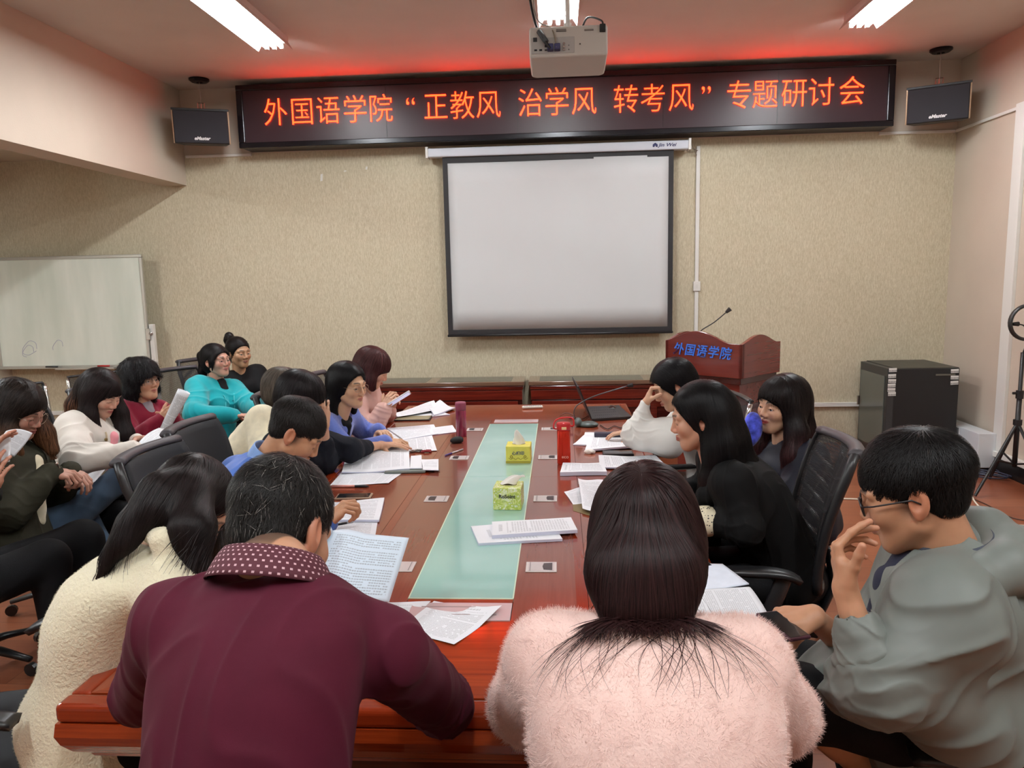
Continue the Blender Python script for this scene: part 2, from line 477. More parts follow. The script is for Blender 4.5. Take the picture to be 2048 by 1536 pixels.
class Torso:
    TS = (-.15, 0, .15, .35, .6, .78, .9, .98, 1.06)
    def __init__(s, P0, P1, fwd, ws=1, ds=1, bend=0, prof=None):
        s.P0, s.P1 = V(*P0), V(*P1); s.L = np.linalg.norm(s.P1 - s.P0); s.up = nrm(s.P1 - s.P0)
        s.fwd = nrm(V(*fwd) - s.up * np.dot(s.up, V(*fwd))); s.right = np.cross(s.fwd, s.up)
        s.W = np.array(prof[0] if prof else (.165, .17, .155, .142, .155, .168, .160, .110, .058)) * ws
        s.TS = np.linspace(-.2, 1.1, 66)
        s.D = np.array(prof[1] if prof else (.12, .125, .118, .110, .118, .118, .100, .072, .052)) * ds; s.bend = bend
        kk = np.exp(-np.linspace(-2, 2, 9) ** 2 / 1.6); kk /= kk.sum()
        sm_ = lambda a: np.convolve(np.pad(np.interp(s.TS, Torso.TS, a), 4, mode='edge'), kk, 'valid')
        s.W, s.D = sm_(s.W), sm_(s.D)
    def sdf(s, grow=0, top=1.04, bot=-.1):
        P0, up, fw, rt = [x.astype(F32) for x in (s.P0, s.up, s.fwd, s.right)]; L = s.L; W = s.W + grow; D = s.D + grow
        def f(p):
            q = p - P0; t = (q @ up) / L; x = q @ rt; y = q @ fw + s.bend * 4 * np.clip(t, 0, 1) * (1 - np.clip(t, 0, 1))
            w_ = np.interp(t, s.TS, W); dd = np.interp(t, s.TS, D)
            r = np.sqrt((x / w_) ** 2 + (y / dd) ** 2) + 1e-6
            d2 = (r - 1) * np.sqrt(x * x + y * y) / r
            dz = np.maximum(t - top, bot - t) * L
            return smax(d2, dz, .05).astype(F32)
        return f
    def pt(s, t, x=0, y=0):
        return s.P0 + s.up * t * s.L + s.right * x + s.fwd * (y - s.bend * 4 * t * (1 - t))

def wrinkle(seed, amp, fr=26, ani=(1, 1, 1)):
    r = np.random.default_rng(seed); A = (r.normal(size=(3, 3)) * fr * np.array(ani)).astype(F32); ph = r.uniform(0, 6, 6)
    def f(p):
        w_ = np.sin(p @ A[0] * .5 + ph[0]) * 1.6 + np.sin(p @ A[1] * .35 + ph[1])
        a = 1 - np.sqrt(np.sin((p @ A[2]) * .55 + w_ + ph[2]) ** 2 + .035); b = np.sin(p @ A[1] * .9 + w_ * .7 + ph[3])
        return (amp * (a * a * .9 + b * .25 - .3)).astype(F32)
    return f
def sleeve(S, E, W, r, folds=.004, seed=0, end=1.0, k=.03, droop=.0):
    """upper arm + forearm tube with folds bunched at the elbow; end = how far down the forearm it reaches"""
    S, E, W = V(*S), V(*E), V(*W); We = E + (W - E) * end
    up = rc(S, E, r[0], r[1]); lo = rc(E, We, r[1] * .98, r[2])
    Ef = E.astype(F32); d1 = nrm(E - S).astype(F32); d2 = nrm(We - E).astype(F32); Wf = We.astype(F32)
    r_ = np.random.default_rng(seed); sa = nrm(r_.normal(size=3)).astype(F32); wn_ = wrinkle(seed + 5, .006, 30); wn2_ = wrinkle(seed + 9, .006, 11)
    dv = nrm(V(0, 0, -1) - d2 * np.dot(d2, V(0, 0, -1))) * droop
    extra = rc(E + dv, E + (We - E) * .6 + dv, r[1] * .8, r[2] * .8) if droop else None
    def f(p):
        d = smin(up(p), lo(p), k)
        if extra is not None: d = smin(d, extra(p), .04)
        if folds:
            q = p - Ef; a = q @ d1; b = q @ d2; m = np.exp(-((q ** 2).sum(1)) / .013)
            tw = q @ sa
            wz = wn_(p); wz2 = wn2_(p)
            cr = 1 - np.sqrt(np.sin((a - b) * 27 + tw * 46 + wz * 420) ** 2 + .04)
            d = d - folds * (m * (cr * cr * 1.5 - .5) * (.6 + 60 * wz2) + .5 * (1 - np.sqrt(np.sin(b * 60 + tw * 50 + wz * 300) ** 2 + .04)) * np.exp(-(((p - Wf) ** 2).sum(1)) / .008))
        return d
    return f

def bounds(pts, pad):
    a = np.array([V(*p) for p in pts]); return a.min(0) - pad, a.max(0) + pad

# ---------------------------------------------------------------- hair
def strands(f, starts, dirf, n, step, width, lift=.001, tip=.3, jitter=.15, rngs=None, free=0, base=(20, 16, 15), var=.35, colf=None, curl=0):
    """ribbons laid over the hair surface f, combed along dirf(p); returns verts, quads, colours"""
    r = rngs or rng; p = starts.astype(F32).copy(); P = [p.copy()]; Nn = []
    prev = None; jt = r.normal(size=p.shape).astype(F32) * jitter
    ph = r.uniform(0, 6.28, len(p)).astype(F32)
    for i in range(n):
        g = grad(f, p, .003); d = dirf(p) + jt
        dt = d - (d * g).sum(1, keepdims=True) * g
        fr = i >= n - free
        if fr: dt = d
        if curl: dt = dt + curl * np.cross(g, dt) * np.sin(ph + i * .9)[:, None]
        dt /= np.linalg.norm(dt, axis=1, keepdims=True) + 1e-6
        if prev is not None: dt = prev * .55 + dt * .45; dt /= np.linalg.norm(dt, axis=1, keepdims=True) + 1e-6
        prev = dt; Nn.append(g); p = p + dt * F32(step)
        if not fr:
            dd = evalf(f, p); L = lift * (1 + 2.5 * (i / n)) if np.isscalar(lift) else lift[i]
            p = p - ((dd - L)[:, None] * grad(f, p, .003))
        P.append(p.copy())
    Nn.append(Nn[-1]); P = np.stack(P, 1); Nn = np.stack(Nn, 1); m = len(p)
    Tn = np.gradient(P, axis=1); S = np.cross(Tn, Nn); S /= np.linalg.norm(S, axis=2, keepdims=True) + 1e-9
    wd = width * r.uniform(.6, 1.3, m)[:, None] * np.interp(np.arange(n + 1) / n, [0, .15, .6, 1], [.5, 1, 1, tip])[None]
    A = P - S * wd[:, :, None] * .5; Bv = P + S * wd[:, :, None] * .5; Cc = P + Nn * (wd[:, :, None] * .22)
    v = np.stack([A, Cc, Bv], 2).reshape(-1, 3)
    i0 = (np.arange(m)[:, None] * (n + 1) + np.arange(n)[None]).ravel() * 3
    q = np.concatenate([np.stack([i0 + a, i0 + a + 1, i0 + a + 4, i0 + a + 3], 1) for a in (0, 1)])
    c = np.array(lin(base))[None] * (1 + var * r.normal(size=m)[:, None]).clip(.3, 2.5)
    c = np.repeat(c, (n + 1) * 3, 0)
    if colf is not None: c = colf(v, c)
    return v, q, c
def joinx(*xs):
    xs = [x for x in xs if x is not None and len(x[0])]; vs, qs, cs = [], [], []; o = 0
    for v, q, c in xs: vs.append(v); qs.append(q + o); cs.append(c); o += len(v)
    return np.concatenate(vs), np.concatenate(qs), np.concatenate(cs)
def pick(v, n, mask=None, r=None):
    r = r or rng; idx = np.arange(len(v)) if mask is None else np.where(mask)[0]
    if len(idx) == 0: return np.zeros((0, 3), F32)
    return v[r.choice(idx, min(n, len(idx)), replace=len(idx) < n)].astype(F32)
def fuzz(v, f, n, length, width, m, rgb, r, seed=0, jit=.6):
    """short fibres standing out of a woolly surface"""
    g = np.random.default_rng(seed); fi = g.integers(0, len(f), n); w_ = g.dirichlet((1, 1, 1, 1), n)[:, :, None]
    p = (v[f[fi]] * w_).sum(1); a = v[f[fi, 1]] - v[f[fi, 0]]; b = v[f[fi, 3]] - v[f[fi, 0]]
    nn = np.cross(a, b); nn /= np.linalg.norm(nn, axis=1, keepdims=True) + 1e-9
    fl = np.stack([np.sin(p[:, 2] * 90 + 3 * np.sin(p[:, 0] * 60)), np.sin(p[:, 0] * 80 + 2 * np.sin(p[:, 2] * 70)), np.sin(p[:, 1] * 70 + p[:, 2] * 50)], 1)
    d = nn + jit * g.normal(size=p.shape) * .6 + jit * fl * .8; d /= np.linalg.norm(d, axis=1, keepdims=True)
    s = np.cross(d, g.normal(size=p.shape)); s /= np.linalg.norm(s, axis=1, keepdims=True) + 1e-9
    L = length * g.uniform(.5, 1.3, n)[:, None]
    v4 = np.stack([p - s * width - nn * .001, p + s * width - nn * .001, p + d * L + s * width * .2, p + d * L - s * width * .2], 1).reshape(-1, 3)
    return v4, np.arange(n * 4).reshape(-1, 4), np.tile(np.array(lin(rgb)), (n * 4, 1))
# ================================================================ THE ROOM
YW, XR, ZC = 7.23, 3.62, 3.54
XB, ZB = -3.60, 2.65            # face and underside of the beam on the left
XL = -5.6                       # wall behind the beam's bay
Y0 = -2.2                       # wall behind the camera

def wall_paper():
    g = N('beige_wallpaper'); co = g.coord('Object', (1, 1, 1)); st = g.coord('Object', (6, 6, 1.3))
    a = g.noise(st, 22, 4, 0.65); b = g.noise(co, 3.0, 3); c = g.noise(st, 75, 2, 0.6)
    f = g.math('ADD', g.math('MULTIPLY', a, 0.7), g.math('MULTIPLY', c, 0.3))
    col = g.ramp(f, [(0.34, lin((184, 171, 143))), (0.5, lin((203, 192, 166))), (0.66, lin((222, 213, 190)))])
    col = g.mix(g.math('MULTIPLY', b, 0.25), col, (*lin((196, 186, 150)), 1))
    g.l(col, g.b.inputs['Base Color']); g.P(Roughness=0.75); g.bump(f, 0.5, 0.003); return g.m
def plaster(name, rgb, bs=90):
    g = N(name); co = g.coord('Object'); f = g.noise(co, bs, 4, 0.7); b = g.noise(co, 2.0, 3)
    c = lin(rgb)
    g.l(g.ramp(b, [(0.3, tuple(v * 0.93 for v in c)), (0.7, c)]), g.b.inputs['Base Color'])
    g.P(Roughness=0.85); g.bump(f, 0.35, 0.003); return g.m
def plank_floor():
    g = N('laminate_planks'); co = g.coord('Object', (1, 1, 1))
    br = g.n('ShaderNodeTexBrick'); g.l(co, br.inputs['Vector'])
    br.inputs['Scale'].default_value = 1.0; br.inputs['Brick Width'].default_value = 1.2; br.inputs['Row Height'].default_value = 0.19
    br.inputs['Mortar Size'].default_value = 0.0012; br.inputs['Mortar'].default_value = (*lin((70, 38, 24)), 1)
    br.inputs['Color1'].default_value = (*lin((176, 106, 72)), 1); br.inputs['Color2'].default_value = (*lin((150, 84, 56)), 1)
    st = g.coord('Object', (1.2, 14, 1)); gr = g.noise(st, 5, 5, 0.6, 0.6)
    col = g.mix(g.math('MULTIPLY', gr, 0.75), br.outputs[0], (*lin((118, 62, 40)), 1))
    g.l(col, g.b.inputs['Base Color']); g.P(Roughness=0.32); g.bump(br.outputs[1], -0.25, 0.001); return g.m
def wood(name, base, dark, rough=0.22, ax=1, scale=1.0, coat=0.6, contrast=1.0):
    """polished veneer, grain along axis ax"""
    if name in MATS: return MATS[name]
    g = N(name); s = [14.0 * scale] * 3; s[ax] = 0.7 * scale
    co = g.coord('Object', tuple(s)); a = g.noise(co, 2.2, 5, 0.65, 0.8)
    s2 = [70.0 * scale] * 3; s2[ax] = 2.0
    b = g.noise(g.coord('Object', tuple(s2)), 2.0, 3, 0.6)
    f = g.math('ADD', g.math('MULTIPLY', a, 0.65), g.math('MULTIPLY', b, 0.35))
    g.l(g.ramp(f, [(0.5 - 0.16 / contrast, lin(dark)), (0.5 + 0.14 / contrast, lin(base))]), g.b.inputs['Base Color'])
    g.P(**{'Roughness': rough, 'Coat Weight': coat, 'Coat Roughness': 0.07}); MATS[name] = g.m; return g.m

M_paper = wall_paper(); M_plain = plaster('cream_plaster', (206, 191, 174)); M_ceil = plaster('rough_white_ceiling_paint', (222, 212, 203), 120)
M_bay = plaster('bay_plaster', (214, 208, 192))
M_floor = plank_floor(); M_white = mat('white_plastic', (226, 224, 218), 0.45); M_black = mat('black_plastic', (22, 22, 24), 0.45, bump=0.15, bscale=400)
M_chrome = mat('chrome', (205, 205, 205), 0.18, 1.0)

struct(MB().box((XL - .1, Y0 - .1, -.1), (XR + .1, YW + .1, 0)).build('floor', M_floor))
struct(MB().box((XL - .1, Y0 - .1, ZC), (XR + .1, YW + .1, ZC + .1)).build('ceiling', M_ceil))
# wall behind the sign: patterned paper below the cable duct, plain above it
b = MB(); b.box((XL - .1, YW, 0), (XR + .1, YW + .1, 2.93)); b.cur = 1; b.box((XL - .1, YW, 2.93), (XR + .1, YW + .1, ZC))
struct(b.build('wall_back', [M_paper, M_plain]))
struct(MB().box((XR, Y0 - .1, 0), (XR + .1, YW, ZC)).build('wall_right', M_plain))
struct(MB().box((XL - .1, Y0 - .1, 0), (XL, YW, ZC)).build('wall_left', M_bay))
struct(MB().box((XL, Y0 - .1, 0), (XR, Y0, ZC)).build('wall_rear', M_plain))
# the deep beam on the left with a stepped soffit
b = MB(); b.box((XB - .24, Y0, ZB), (XB, YW, ZC)); b.cur = 1; b.box((XL, Y0, 2.93), (XB - .24, YW, ZC))
struct(b.build('wall_beam', [M_plain, M_bay]))
struct(MB().box((-1.3, YW - .012, 0), (XR, YW, .045)).build('baseboard_back', wood('orange_skirting', (196, 118, 58), (160, 88, 40), ax=0), bevel=.002))
struct(MB().box((XR - .012, 2.0, 0.0), (XR, YW, .14)).build('baseboard_right', mat('black_skirting', (26, 24, 24), .4), bevel=.002))
# cable ducts along the walls
def duct(name, lo, hi): return struct(MB().box(lo, hi).build(name, M_white, bevel=.003))
duct('trim_1', (-3.58, YW - .022, 2.905), (-2.93, YW, 2.93)); duct('trim_2', (2.93, YW - .022, 2.905), (XR, YW, 2.93))
duct('trim_3', (XR - .022, 6.30, 2.905), (XR, YW, 2.93))
duct('trim_4', (1.29, YW - .02, 0.7), (1.325, YW, 2.86)); duct('trim_5', (XR - .03, 6.18, .14), (XR, 6.30, 2.95))
duct('trim_6', (-5.5, YW - .03, .40), (3.0, YW, .44)); duct('trim_7', (XR - .05, 2.5, .14), (XR, YW - .0, .185))
struct(MB().box((XR - .03, 4.95, .28), (XR, 5.6, .32)).build('trim_8', M_white, bevel=.003))
tag(MB().box((1.275, YW - .03, 1.53), (1.34, YW, 1.62)).box((1.30, YW - .033, 1.56), (1.315, YW - .03, 1.59)).build('duct_switch', M_white, bevel=.004),
    'small white junction box on the cable duct right of the projection screen', 'junction box')
tag(MB().box((3.59, 5.65, .50), (XR, 5.74, .62)).build('wall_socket', M_white, bevel=.003), 'white wall socket low on the right wall near the tripod', 'socket')
# scraps of paper left on the wall
for i, (px, py, w_, h_) in enumerate([(643, 355, .028, .07), (690, 342, .03, .012), (733, 336, .022, .03)]):
    p = at(px, py, Y=YW - .002)
    tag(MB().add([(p[0] - w_ / 2, p[1], p[2] - h_ / 2), (p[0] + w_ / 3, p[1], p[2] - h_ / 2.2), (p[0] + w_ / 2, p[1], p[2] + h_ / 2), (p[0] - w_ / 4, p[1], p[2] + h_ / 2.3)], [(0, 1, 2, 3)]).build('paper_scrap', M_white, solid=.001),
        ['largest torn white paper scrap stuck on the wall left of the screen', 'flat small white paper scrap on the wall, between two others', 'rightmost small paper scrap on the wall nearest the screen'][i], 'paper scrap', 'paper scraps left on the wall')

# ---------------------------------------------------------------- lamps
M_tube = emit('lit_fluorescent_tube', (0.93, 0.975, 1.0), TUBE_STRENGTH)
M_lampbody = mat('white_lamp_tray', (225, 225, 220), .5)
def ceiling_lamp(x, y, label, n=3, length=1.22):
    t = thing('ceiling_lamp', label, 'ceiling lamp', (x, y, ZC), 0, 'twin fluorescent ceiling lamps')
    w_ = .055 * n
    MB().box((-w_ / 2 - .02, -length / 2 - .02, -.05), (w_ / 2 + .02, length / 2 + .02, 0)).build('tray', M_lampbody, t, bevel=.004)
    for s_ in (-1, 1): MB().add([(s_ * (w_ / 2 + .018), -length / 2 - .02, -.045), (s_ * (w_ / 2 + .018), length / 2 + .02, -.045), (s_ * (w_ / 2 + .052), length / 2 + .02, -.098), (s_ * (w_ / 2 + .052), -length / 2 - .02, -.098)], [(0, 1, 2, 3)]).build('reflector_wing', M_lampbody, t, solid=.002)
    for k in range(n):
        xx = (k - (n - 1) / 2) * .058
        MB().tube([(xx, -length / 2 + .015, -.078), (xx, length / 2 - .015, -.078)], .0145, 10).build('tube', M_tube, t, smooth=True)
        for e in (-1, 1): MB().box((xx - .012, e * (length / 2 - .002) - .013, -.094), (xx + .012, e * (length / 2 - .002) + .013, -.05)).build('lamp_holder', M_white, t)
    return t
ceiling_lamp(-2.13, 5.22, 'lit ceiling lamp at the upper left, left of the projector')
ceiling_lamp(2.22, 5.30, 'lit ceiling lamp at the upper right, right of the projector')
ceiling_lamp(0.02, 4.96, 'lit ceiling lamp in the middle, behind the projector pole')
ceiling_lamp(-2.1, .5, 'lit ceiling lamp of the rear row above the left chairs')
ceiling_lamp(2.2, .5, 'lit ceiling lamp of the rear row on the right')
ceiling_lamp(0.02, .1, 'lit ceiling lamp of the rear row in the middle')
ceiling_lamp(-4.7, 3.9, 'added ceiling lamp, out of view, brightening the low bay beyond the beam, nearer the whiteboard', 3).location.z = 2.93  # unseen lamp, added to brighten the bay and the whiteboard
ceiling_lamp(-4.7, 1.6, 'second added ceiling lamp, out of view, brightening the low bay beyond the beam, far from the whiteboard', 3).location.z = 2.93  # another lamp added out of view, for more light in the bay

# ---------------------------------------------------------------- LED sign
sign = thing('led_sign', 'long black LED message board with glowing orange Chinese lettering above the screen', 'LED sign', (0, 6.97, 2.94))
g = N('dark_led_panel'); co = g.coord('Object'); ck = g.n('ShaderNodeTexVoronoi'); g.l(co, ck.inputs['Vector']); ck.inputs['Scale'].default_value = 130; ck.inputs['Randomness'].default_value = 0
g.l(g.ramp(ck.outputs[0], [(0.2, lin((26, 14, 20))), (0.6, lin((54, 34, 42)))]), g.b.inputs['Base Color']); g.P(Roughness=.38)
MB().box((-2.93, .02, 0), (2.94, .26, .55)).build('housing', mat('sign_case', (30, 28, 36), .4), sign, bevel=.003)
MB().box((-2.88, .012, .045), (2.89, .022, .505)).build('display_panel', g.m, sign)
b = MB()
for lo, hi in (((-2.94, -.004, -.005), (2.95, .03, .045)), ((-2.94, -.004, .505), (2.95, .03, .555)), ((-2.94, -.004, .045), (-2.88, .03, .505)), ((2.89, -.004, .045), (2.95, .03, .505))): b.box(lo, hi)
b.build('frame', mat('sign_frame', (24, 24, 30), .22, .3), sign, bevel=.006)
for xx in (-1.55, -.35, .95, 1.95): MB().box((xx - .0015, .009, .05), (xx + .0015, .013, .5)).build('module_seam', M_black, sign)
M_led = emit('led_red_glow', (1.0, 0.0165, 0.0026), LED_STRENGTH)
for ch, px in zip('外国语学院“正教风治学风转考风”专题研讨会', (552, 605, 657, 711, 762, 822, 872, 925, 977, 1061, 1114, 1168, 1252, 1306, 1362, 1412, 1478, 1530, 1588, 1642, 1703)):
    p = at(px, 243 - (px - 552) * .0345, Y=6.975)
    text_mesh('character', ch, .262, M_led, sign, T(p[0], .004, .288) @ Matrix.Rotation(PI / 2, 4, 'X') @ Matrix.Diagonal((.9, 1, 1, 1)), .002, bold=-.0028)

# ---------------------------------------------------------------- projection screen
scr = thing('projection_screen', 'pull-down projection screen with white cloth and black border on the back wall', 'projection screen', (0, 7.1, 1.16))
b = MB(); b.box((-1.20, -.035, 1.655), (1.20, .06, 1.735)); b.build('housing', mat('screen_case', (205, 208, 216), .35), scr, bevel=.012, bseg=3)
for s_ in (-1, 1): MB().box((s_ * 1.205 - .012, -.042, 1.648), (s_ * 1.205 + .012, .07, 1.75)).build('end_cap', M_white, scr, bevel=.004)
g = N('screen_cloth'); g.P(**{'Base Color': lin((206, 208, 208)), 'Roughness': .8}); g.bump(g.noise(g.coord('Object'), 1.6, 2), .1, .01)
MB().grid(lambda u, v: (-1.02 + 2.04 * u, .004 * math.sin(u * 6), .045 + 1.57 * v), 24, 8).build('screen_cloth', g.m, scr, smooth=True, solid=.002)
b = MB()
for lo, hi in (((-1.065, -.003, 0), (-1.02, .004, 1.66)), ((1.02, -.003, 0), (1.065, .004, 1.66)), ((-1.02, -.003, 0), (1.02, .004, .045)), ((-1.02, -.003, 1.60), (1.02, .004, 1.66))): b.box(lo, hi)
b.build('border', mat('black_screen_border', (26, 24, 27), .6), scr)
MB().tube([(-1.07, 0, -.008), (1.07, 0, -.008)], .012, 10).build('weight_bar', mat('screen_bar', (30, 29, 32), .4), scr, smooth=True)
text_mesh('lettering', 'Jin Wei', .042, mat('navy_print', (38, 44, 90), .5), scr, T(1.0, -.037, 1.695) @ Matrix.Rotation(PI / 2, 4, 'X') @ Matrix.Diagonal((1.25, 1, 1, 1)), .0006, shear=.3, bold=.0008)
b = MB(); b.add([(.87, -.0375, 1.68), (.885, -.0375, 1.68), (.8925, -.0375, 1.695), (.9, -.0375, 1.68), (.915, -.0375, 1.68), (.915, -.0375, 1.702), (.8925, -.0375, 1.718), (.87, -.0375, 1.702)], [(0, 1, 2, 7), (2, 5, 6, 7), (2, 3, 4, 5)])
b.build('logo', mat('navy_print', (38, 44, 90), .5), scr)
for q, pts in enumerate(([(1.2, 0, 1.74), (1.24, .06, 1.70), (1.29, .11, 1.62)], [(1.2, 0, 1.67), (1.24, .05, 1.675), (1.30, .11, 1.66)])):
    MB().tube(crom(pts), .004, 6).build('cable', mat('grey_cable', (150, 140, 125), .6), scr, smooth=True)

# ---------------------------------------------------------------- speakers
def speaker(px, py, px2, py2, rz, label):
    p = at((px + px2) / 2, (py + py2) / 2, Y=6.88)
    t = thing('wall_speaker', label, 'loudspeaker', (p[0], p[1], p[2]), rz, 'black wall speakers beside the LED sign')
    w_, h_, d = .235, .145, .13
    Mk = Matrix.Rotation(math.radians(6), 4, 'X')
    MB().prism([(-w_, -d), (w_, -d), (w_ * .8, d), (-w_ * .8, d)], -h_, h_, Mk).build('cabinet', mat('speaker_side', (38, 34, 32), .5), t, bevel=.006)
    MB().box((-w_ - .006, -d - .006, h_ - .008), (w_ + .006, -d + .03, h_ + .012), Mk).build('top_trim', M_black, t, bevel=.003)
    g_ = mat('speaker_grille_cloth', (40, 40, 46), .8, bump=.6, bscale=900)
    MB().box((-w_ + .008, -d - .012, -h_ + .006), (w_ - .008, -d + .002, h_ - .01), Mk).build('grille', g_, t, bevel=.006)
    for s_ in (-1, 1): MB().box((s_ * w_ - .005, -d - .004, -h_), (s_ * w_ + .005, -d + .004, h_), Mk).build('edge_trim', mat('copper_trim', (150, 120, 95), .35, .6), t)
    text_mesh('lettering', 'eMaster', .04, mat('white_print', (235, 235, 235), .5), t, Mk @ T(0, -d - .0125, -h_ + .045) @ Matrix.Rotation(PI / 2, 4, 'X'), .0008, shear=.3, bold=.0015)
    top = ZC - p[2]
    MB().tube([(0, 0, h_), (0, 0, h_ + .07)], .006, 6).tube([(-.028, 0, h_ + .01), (-.028, 0, h_ + .075), (.028, 0, h_ + .075), (.028, 0, h_ + .01)], .004, 6).build('hanger', M_chrome, t)
    MB().tube([(0, 0, h_ + .07), (0, 0, top - .02)], .0025, 6).build('rod', mat('grey_rod', (170, 165, 158), .5), t)
    MB().lathe([(.09, top - .014), (.07, top - .03), (.03, top - .034), (.09, top - .002)], 16).build('ceiling_plate', M_black, t)
    return t
speaker(352, 222, 459, 291, math.radians(20), 'black wall speaker hanging at the left end of the LED sign')
speaker(1815, 180, 1937, 240, math.radians(-26), 'black wall speaker hanging at the right end of the LED sign')

# ---------------------------------------------------------------- projector
pj = thing('projector', 'white ceiling projector with plugged cables on a pole above the table', 'projector', (at(1136, 100, Y=4.05)[0], 4.05, 2.84))
M_pj = mat('projector_shell', (200, 196, 188), .5, bump=.1, bscale=500)
MB().prism([(-.195, -.13), (.195, -.13), (.195, .16), (.17, .18), (-.17, .18), (-.195, .16)], -.075, .075, Matrix.Rotation(math.radians(-4), 4, 'X')).build('case', M_pj, pj, bevel=.012, bseg=3)
RX = Matrix.Rotation(math.radians(-4), 4, 'X')
MB().box((-.185, -.134, -.058), (.03, -.129, .02), RX).build('port_panel', mat('port_panel_grey', (178, 176, 172), .5), pj, bevel=.002)
for i, (x, z, w_, h_) in enumerate([(-.17, -.045, .014, .008), (-.145, -.045, .014, .008), (-.118, -.045, .012, .006), (-.118, -.028, .012, .012), (-.175, 0, .02, .02), (.0, -.045, .004, .004), (.0, -.025, .004, .004), (.055, -.02, .006, .004), (.08, .045, .045, .006), (-.06, .045, .05, .012)]):
    MB().box((x, -.137, z), (x + w_, -.13, z + h_), RX).build('port', M_black if i < 8 else mat('port_grey', (120, 116, 112), .5), pj)
for x in (-.105, -.07): MB().box((x, -.165, -.05), (x + .03, -.13, -.02), RX).build('plug', mat('blue_plug', (52, 54, 100), .5), pj, bevel=.004)
for z in (-.045, -.03, -.015): MB().tube([(-.022, -.13, z), (-.022, -.14, z)], .006, 10, M=RX).build('jack', M_chrome, pj)
MB().box((.155, -.15, .035), (.185, -.12, .07), RX).build('power_plug', M_black, pj, bevel=.004)
MB().tube([(0, .02, .07), (0, .02, .7)], .012, 12).build('pole', M_white, pj, smooth=True)
MB().tube([(0, .02, .07), (0, .02, .14)], [.022, .02], 12).box((-.06, -.04, .072), (.06, .08, .084)).build('mount', M_white, pj, bevel=.002)
MB().lathe([(.06, .66), (.06, .70)], 20, T(0, .02, 0)).build('ceiling_plate', M_white, pj)
MB().tube(crom([(-.09, -.165, -.035), (-.13, -.15, .03), (-.17, -.06, .14), (-.20, -.01, .35), (-.2, .02, .69)]), .0075, 8).build('cable', M_black, pj, smooth=True)
MB().tube([(-.11, -.16, .0), (-.145, -.13, .06)], .014, 8).build('ferrite', mat('ferrite_grey', (70, 75, 80), .5), pj, smooth=True)
MB().tube(crom([(.17, -.135, .06), (.165, -.12, .10), (.10, -.05, .14), (.06, -.02, .085), (0, -.02, .075)]), .005, 8).build('cable', M_black, pj, smooth=True)
MB().tube(crom([(-.06, -.165, -.03), (-.08, -.12, .07), (-.17, -.02, .2), (-.16, .02, .69)]), .004, 6).build('cable', mat('grey_cable', (150, 140, 125), .6), pj, smooth=True)

# ---------------------------------------------------------------- whiteboard
wb = thing('whiteboard', 'large white dry-erase board on a metal stand against the back wall', 'whiteboard', (-5.55, 7.02, 0))
g = N('whiteboard_surface'); co = g.coord('Object', (1, 1, 1)); f = g.noise(g.coord('Object', (3, 1, .6)), 1.4, 3)
g.l(g.ramp(f, [(0.35, lin((212, 220, 206))), (0.65, lin((232, 236, 224)))]), g.b.inputs['Base Color']); g.P(Roughness=.22)
LW = at(282, 510, Y=7.0)[0] + 5.55; Lr = at(300, 735, Y=7.0)[0] + 5.55
wz0, wz1 = at(290, 735, Y=7.0)[2], at(282, 508, Y=7.0)[2]
XW = (LW + Lr) / 2
MB().box((0.02, -.004, wz0 + .02), (XW - .02, .012, wz1 - .02)).build('board', g.m, wb)
M_alu = mat('aluminium', (200, 200, 195), .3, .8)
for lo, hi in (((0, -.012, wz1 - .03), (XW, .016, wz1)), ((0, -.014, wz0), (XW, .016, wz0 + .03)), ((XW - .028, -.012, wz0 + .03), (XW, .016, wz1 - .03)), ((0, -.012, wz0 + .03), (.028, .016, wz1 - .03))):
    MB().box(lo, hi).build('frame', M_alu, wb, bevel=.004)
MB().box((.6, -.06, wz0 - .008), (XW - .35, -.01, wz0 + .012)).build('pen_tray', M_alu, wb, bevel=.003)
MB().box((XW + .005, -.0, .35), (XW + .05, .045, wz0 + .42)).box((XW + .01, -.2, .0), (XW + .045, .2, .05)).build('stand_leg', M_white, wb, bevel=.005)
MB().box((XW - .02, -.016, wz0 + .27), (XW + .02, 0, wz0 + .38)).tube([(XW + .02, -.01, wz0 + .33), (XW + .06, -.05, wz0 + .33)], .014, 8).build('clamp', M_chrome, wb, bevel=.002)
b = MB()
for (ox, oz, r, k) in ((.33, .20, .07, 9), (.31, .17, .055, 7), (.62, .22, .05, 6)):
    pts = [(ox + r * math.cos(a * .7) * (1 + .2 * math.sin(a * 1.7)), -.006, wz0 + oz + r * math.sin(a * .7) * .9 + .02 * math.sin(a)) for a in range(k)]
    b.tube(crom(pts, 4), .0016, 4)
b.build('marker_doodle', mat('faded_marker', (158, 158, 190), .6), wb)
for i, (x, c, nm) in enumerate(((XW - 1.05, (30, 30, 32), 'black'), (XW - .52, (180, 40, 40), 'red'))):
    tag(MB().tube([(-5.55 + x, 6.975, wz0 + .024), (-5.55 + x + .12, 6.975, wz0 + .024)], .009, 8).build('marker_pen', mat('marker_' + nm, c, .4), smooth=True), nm + ' marker pen lying on the whiteboard tray', 'marker pen')

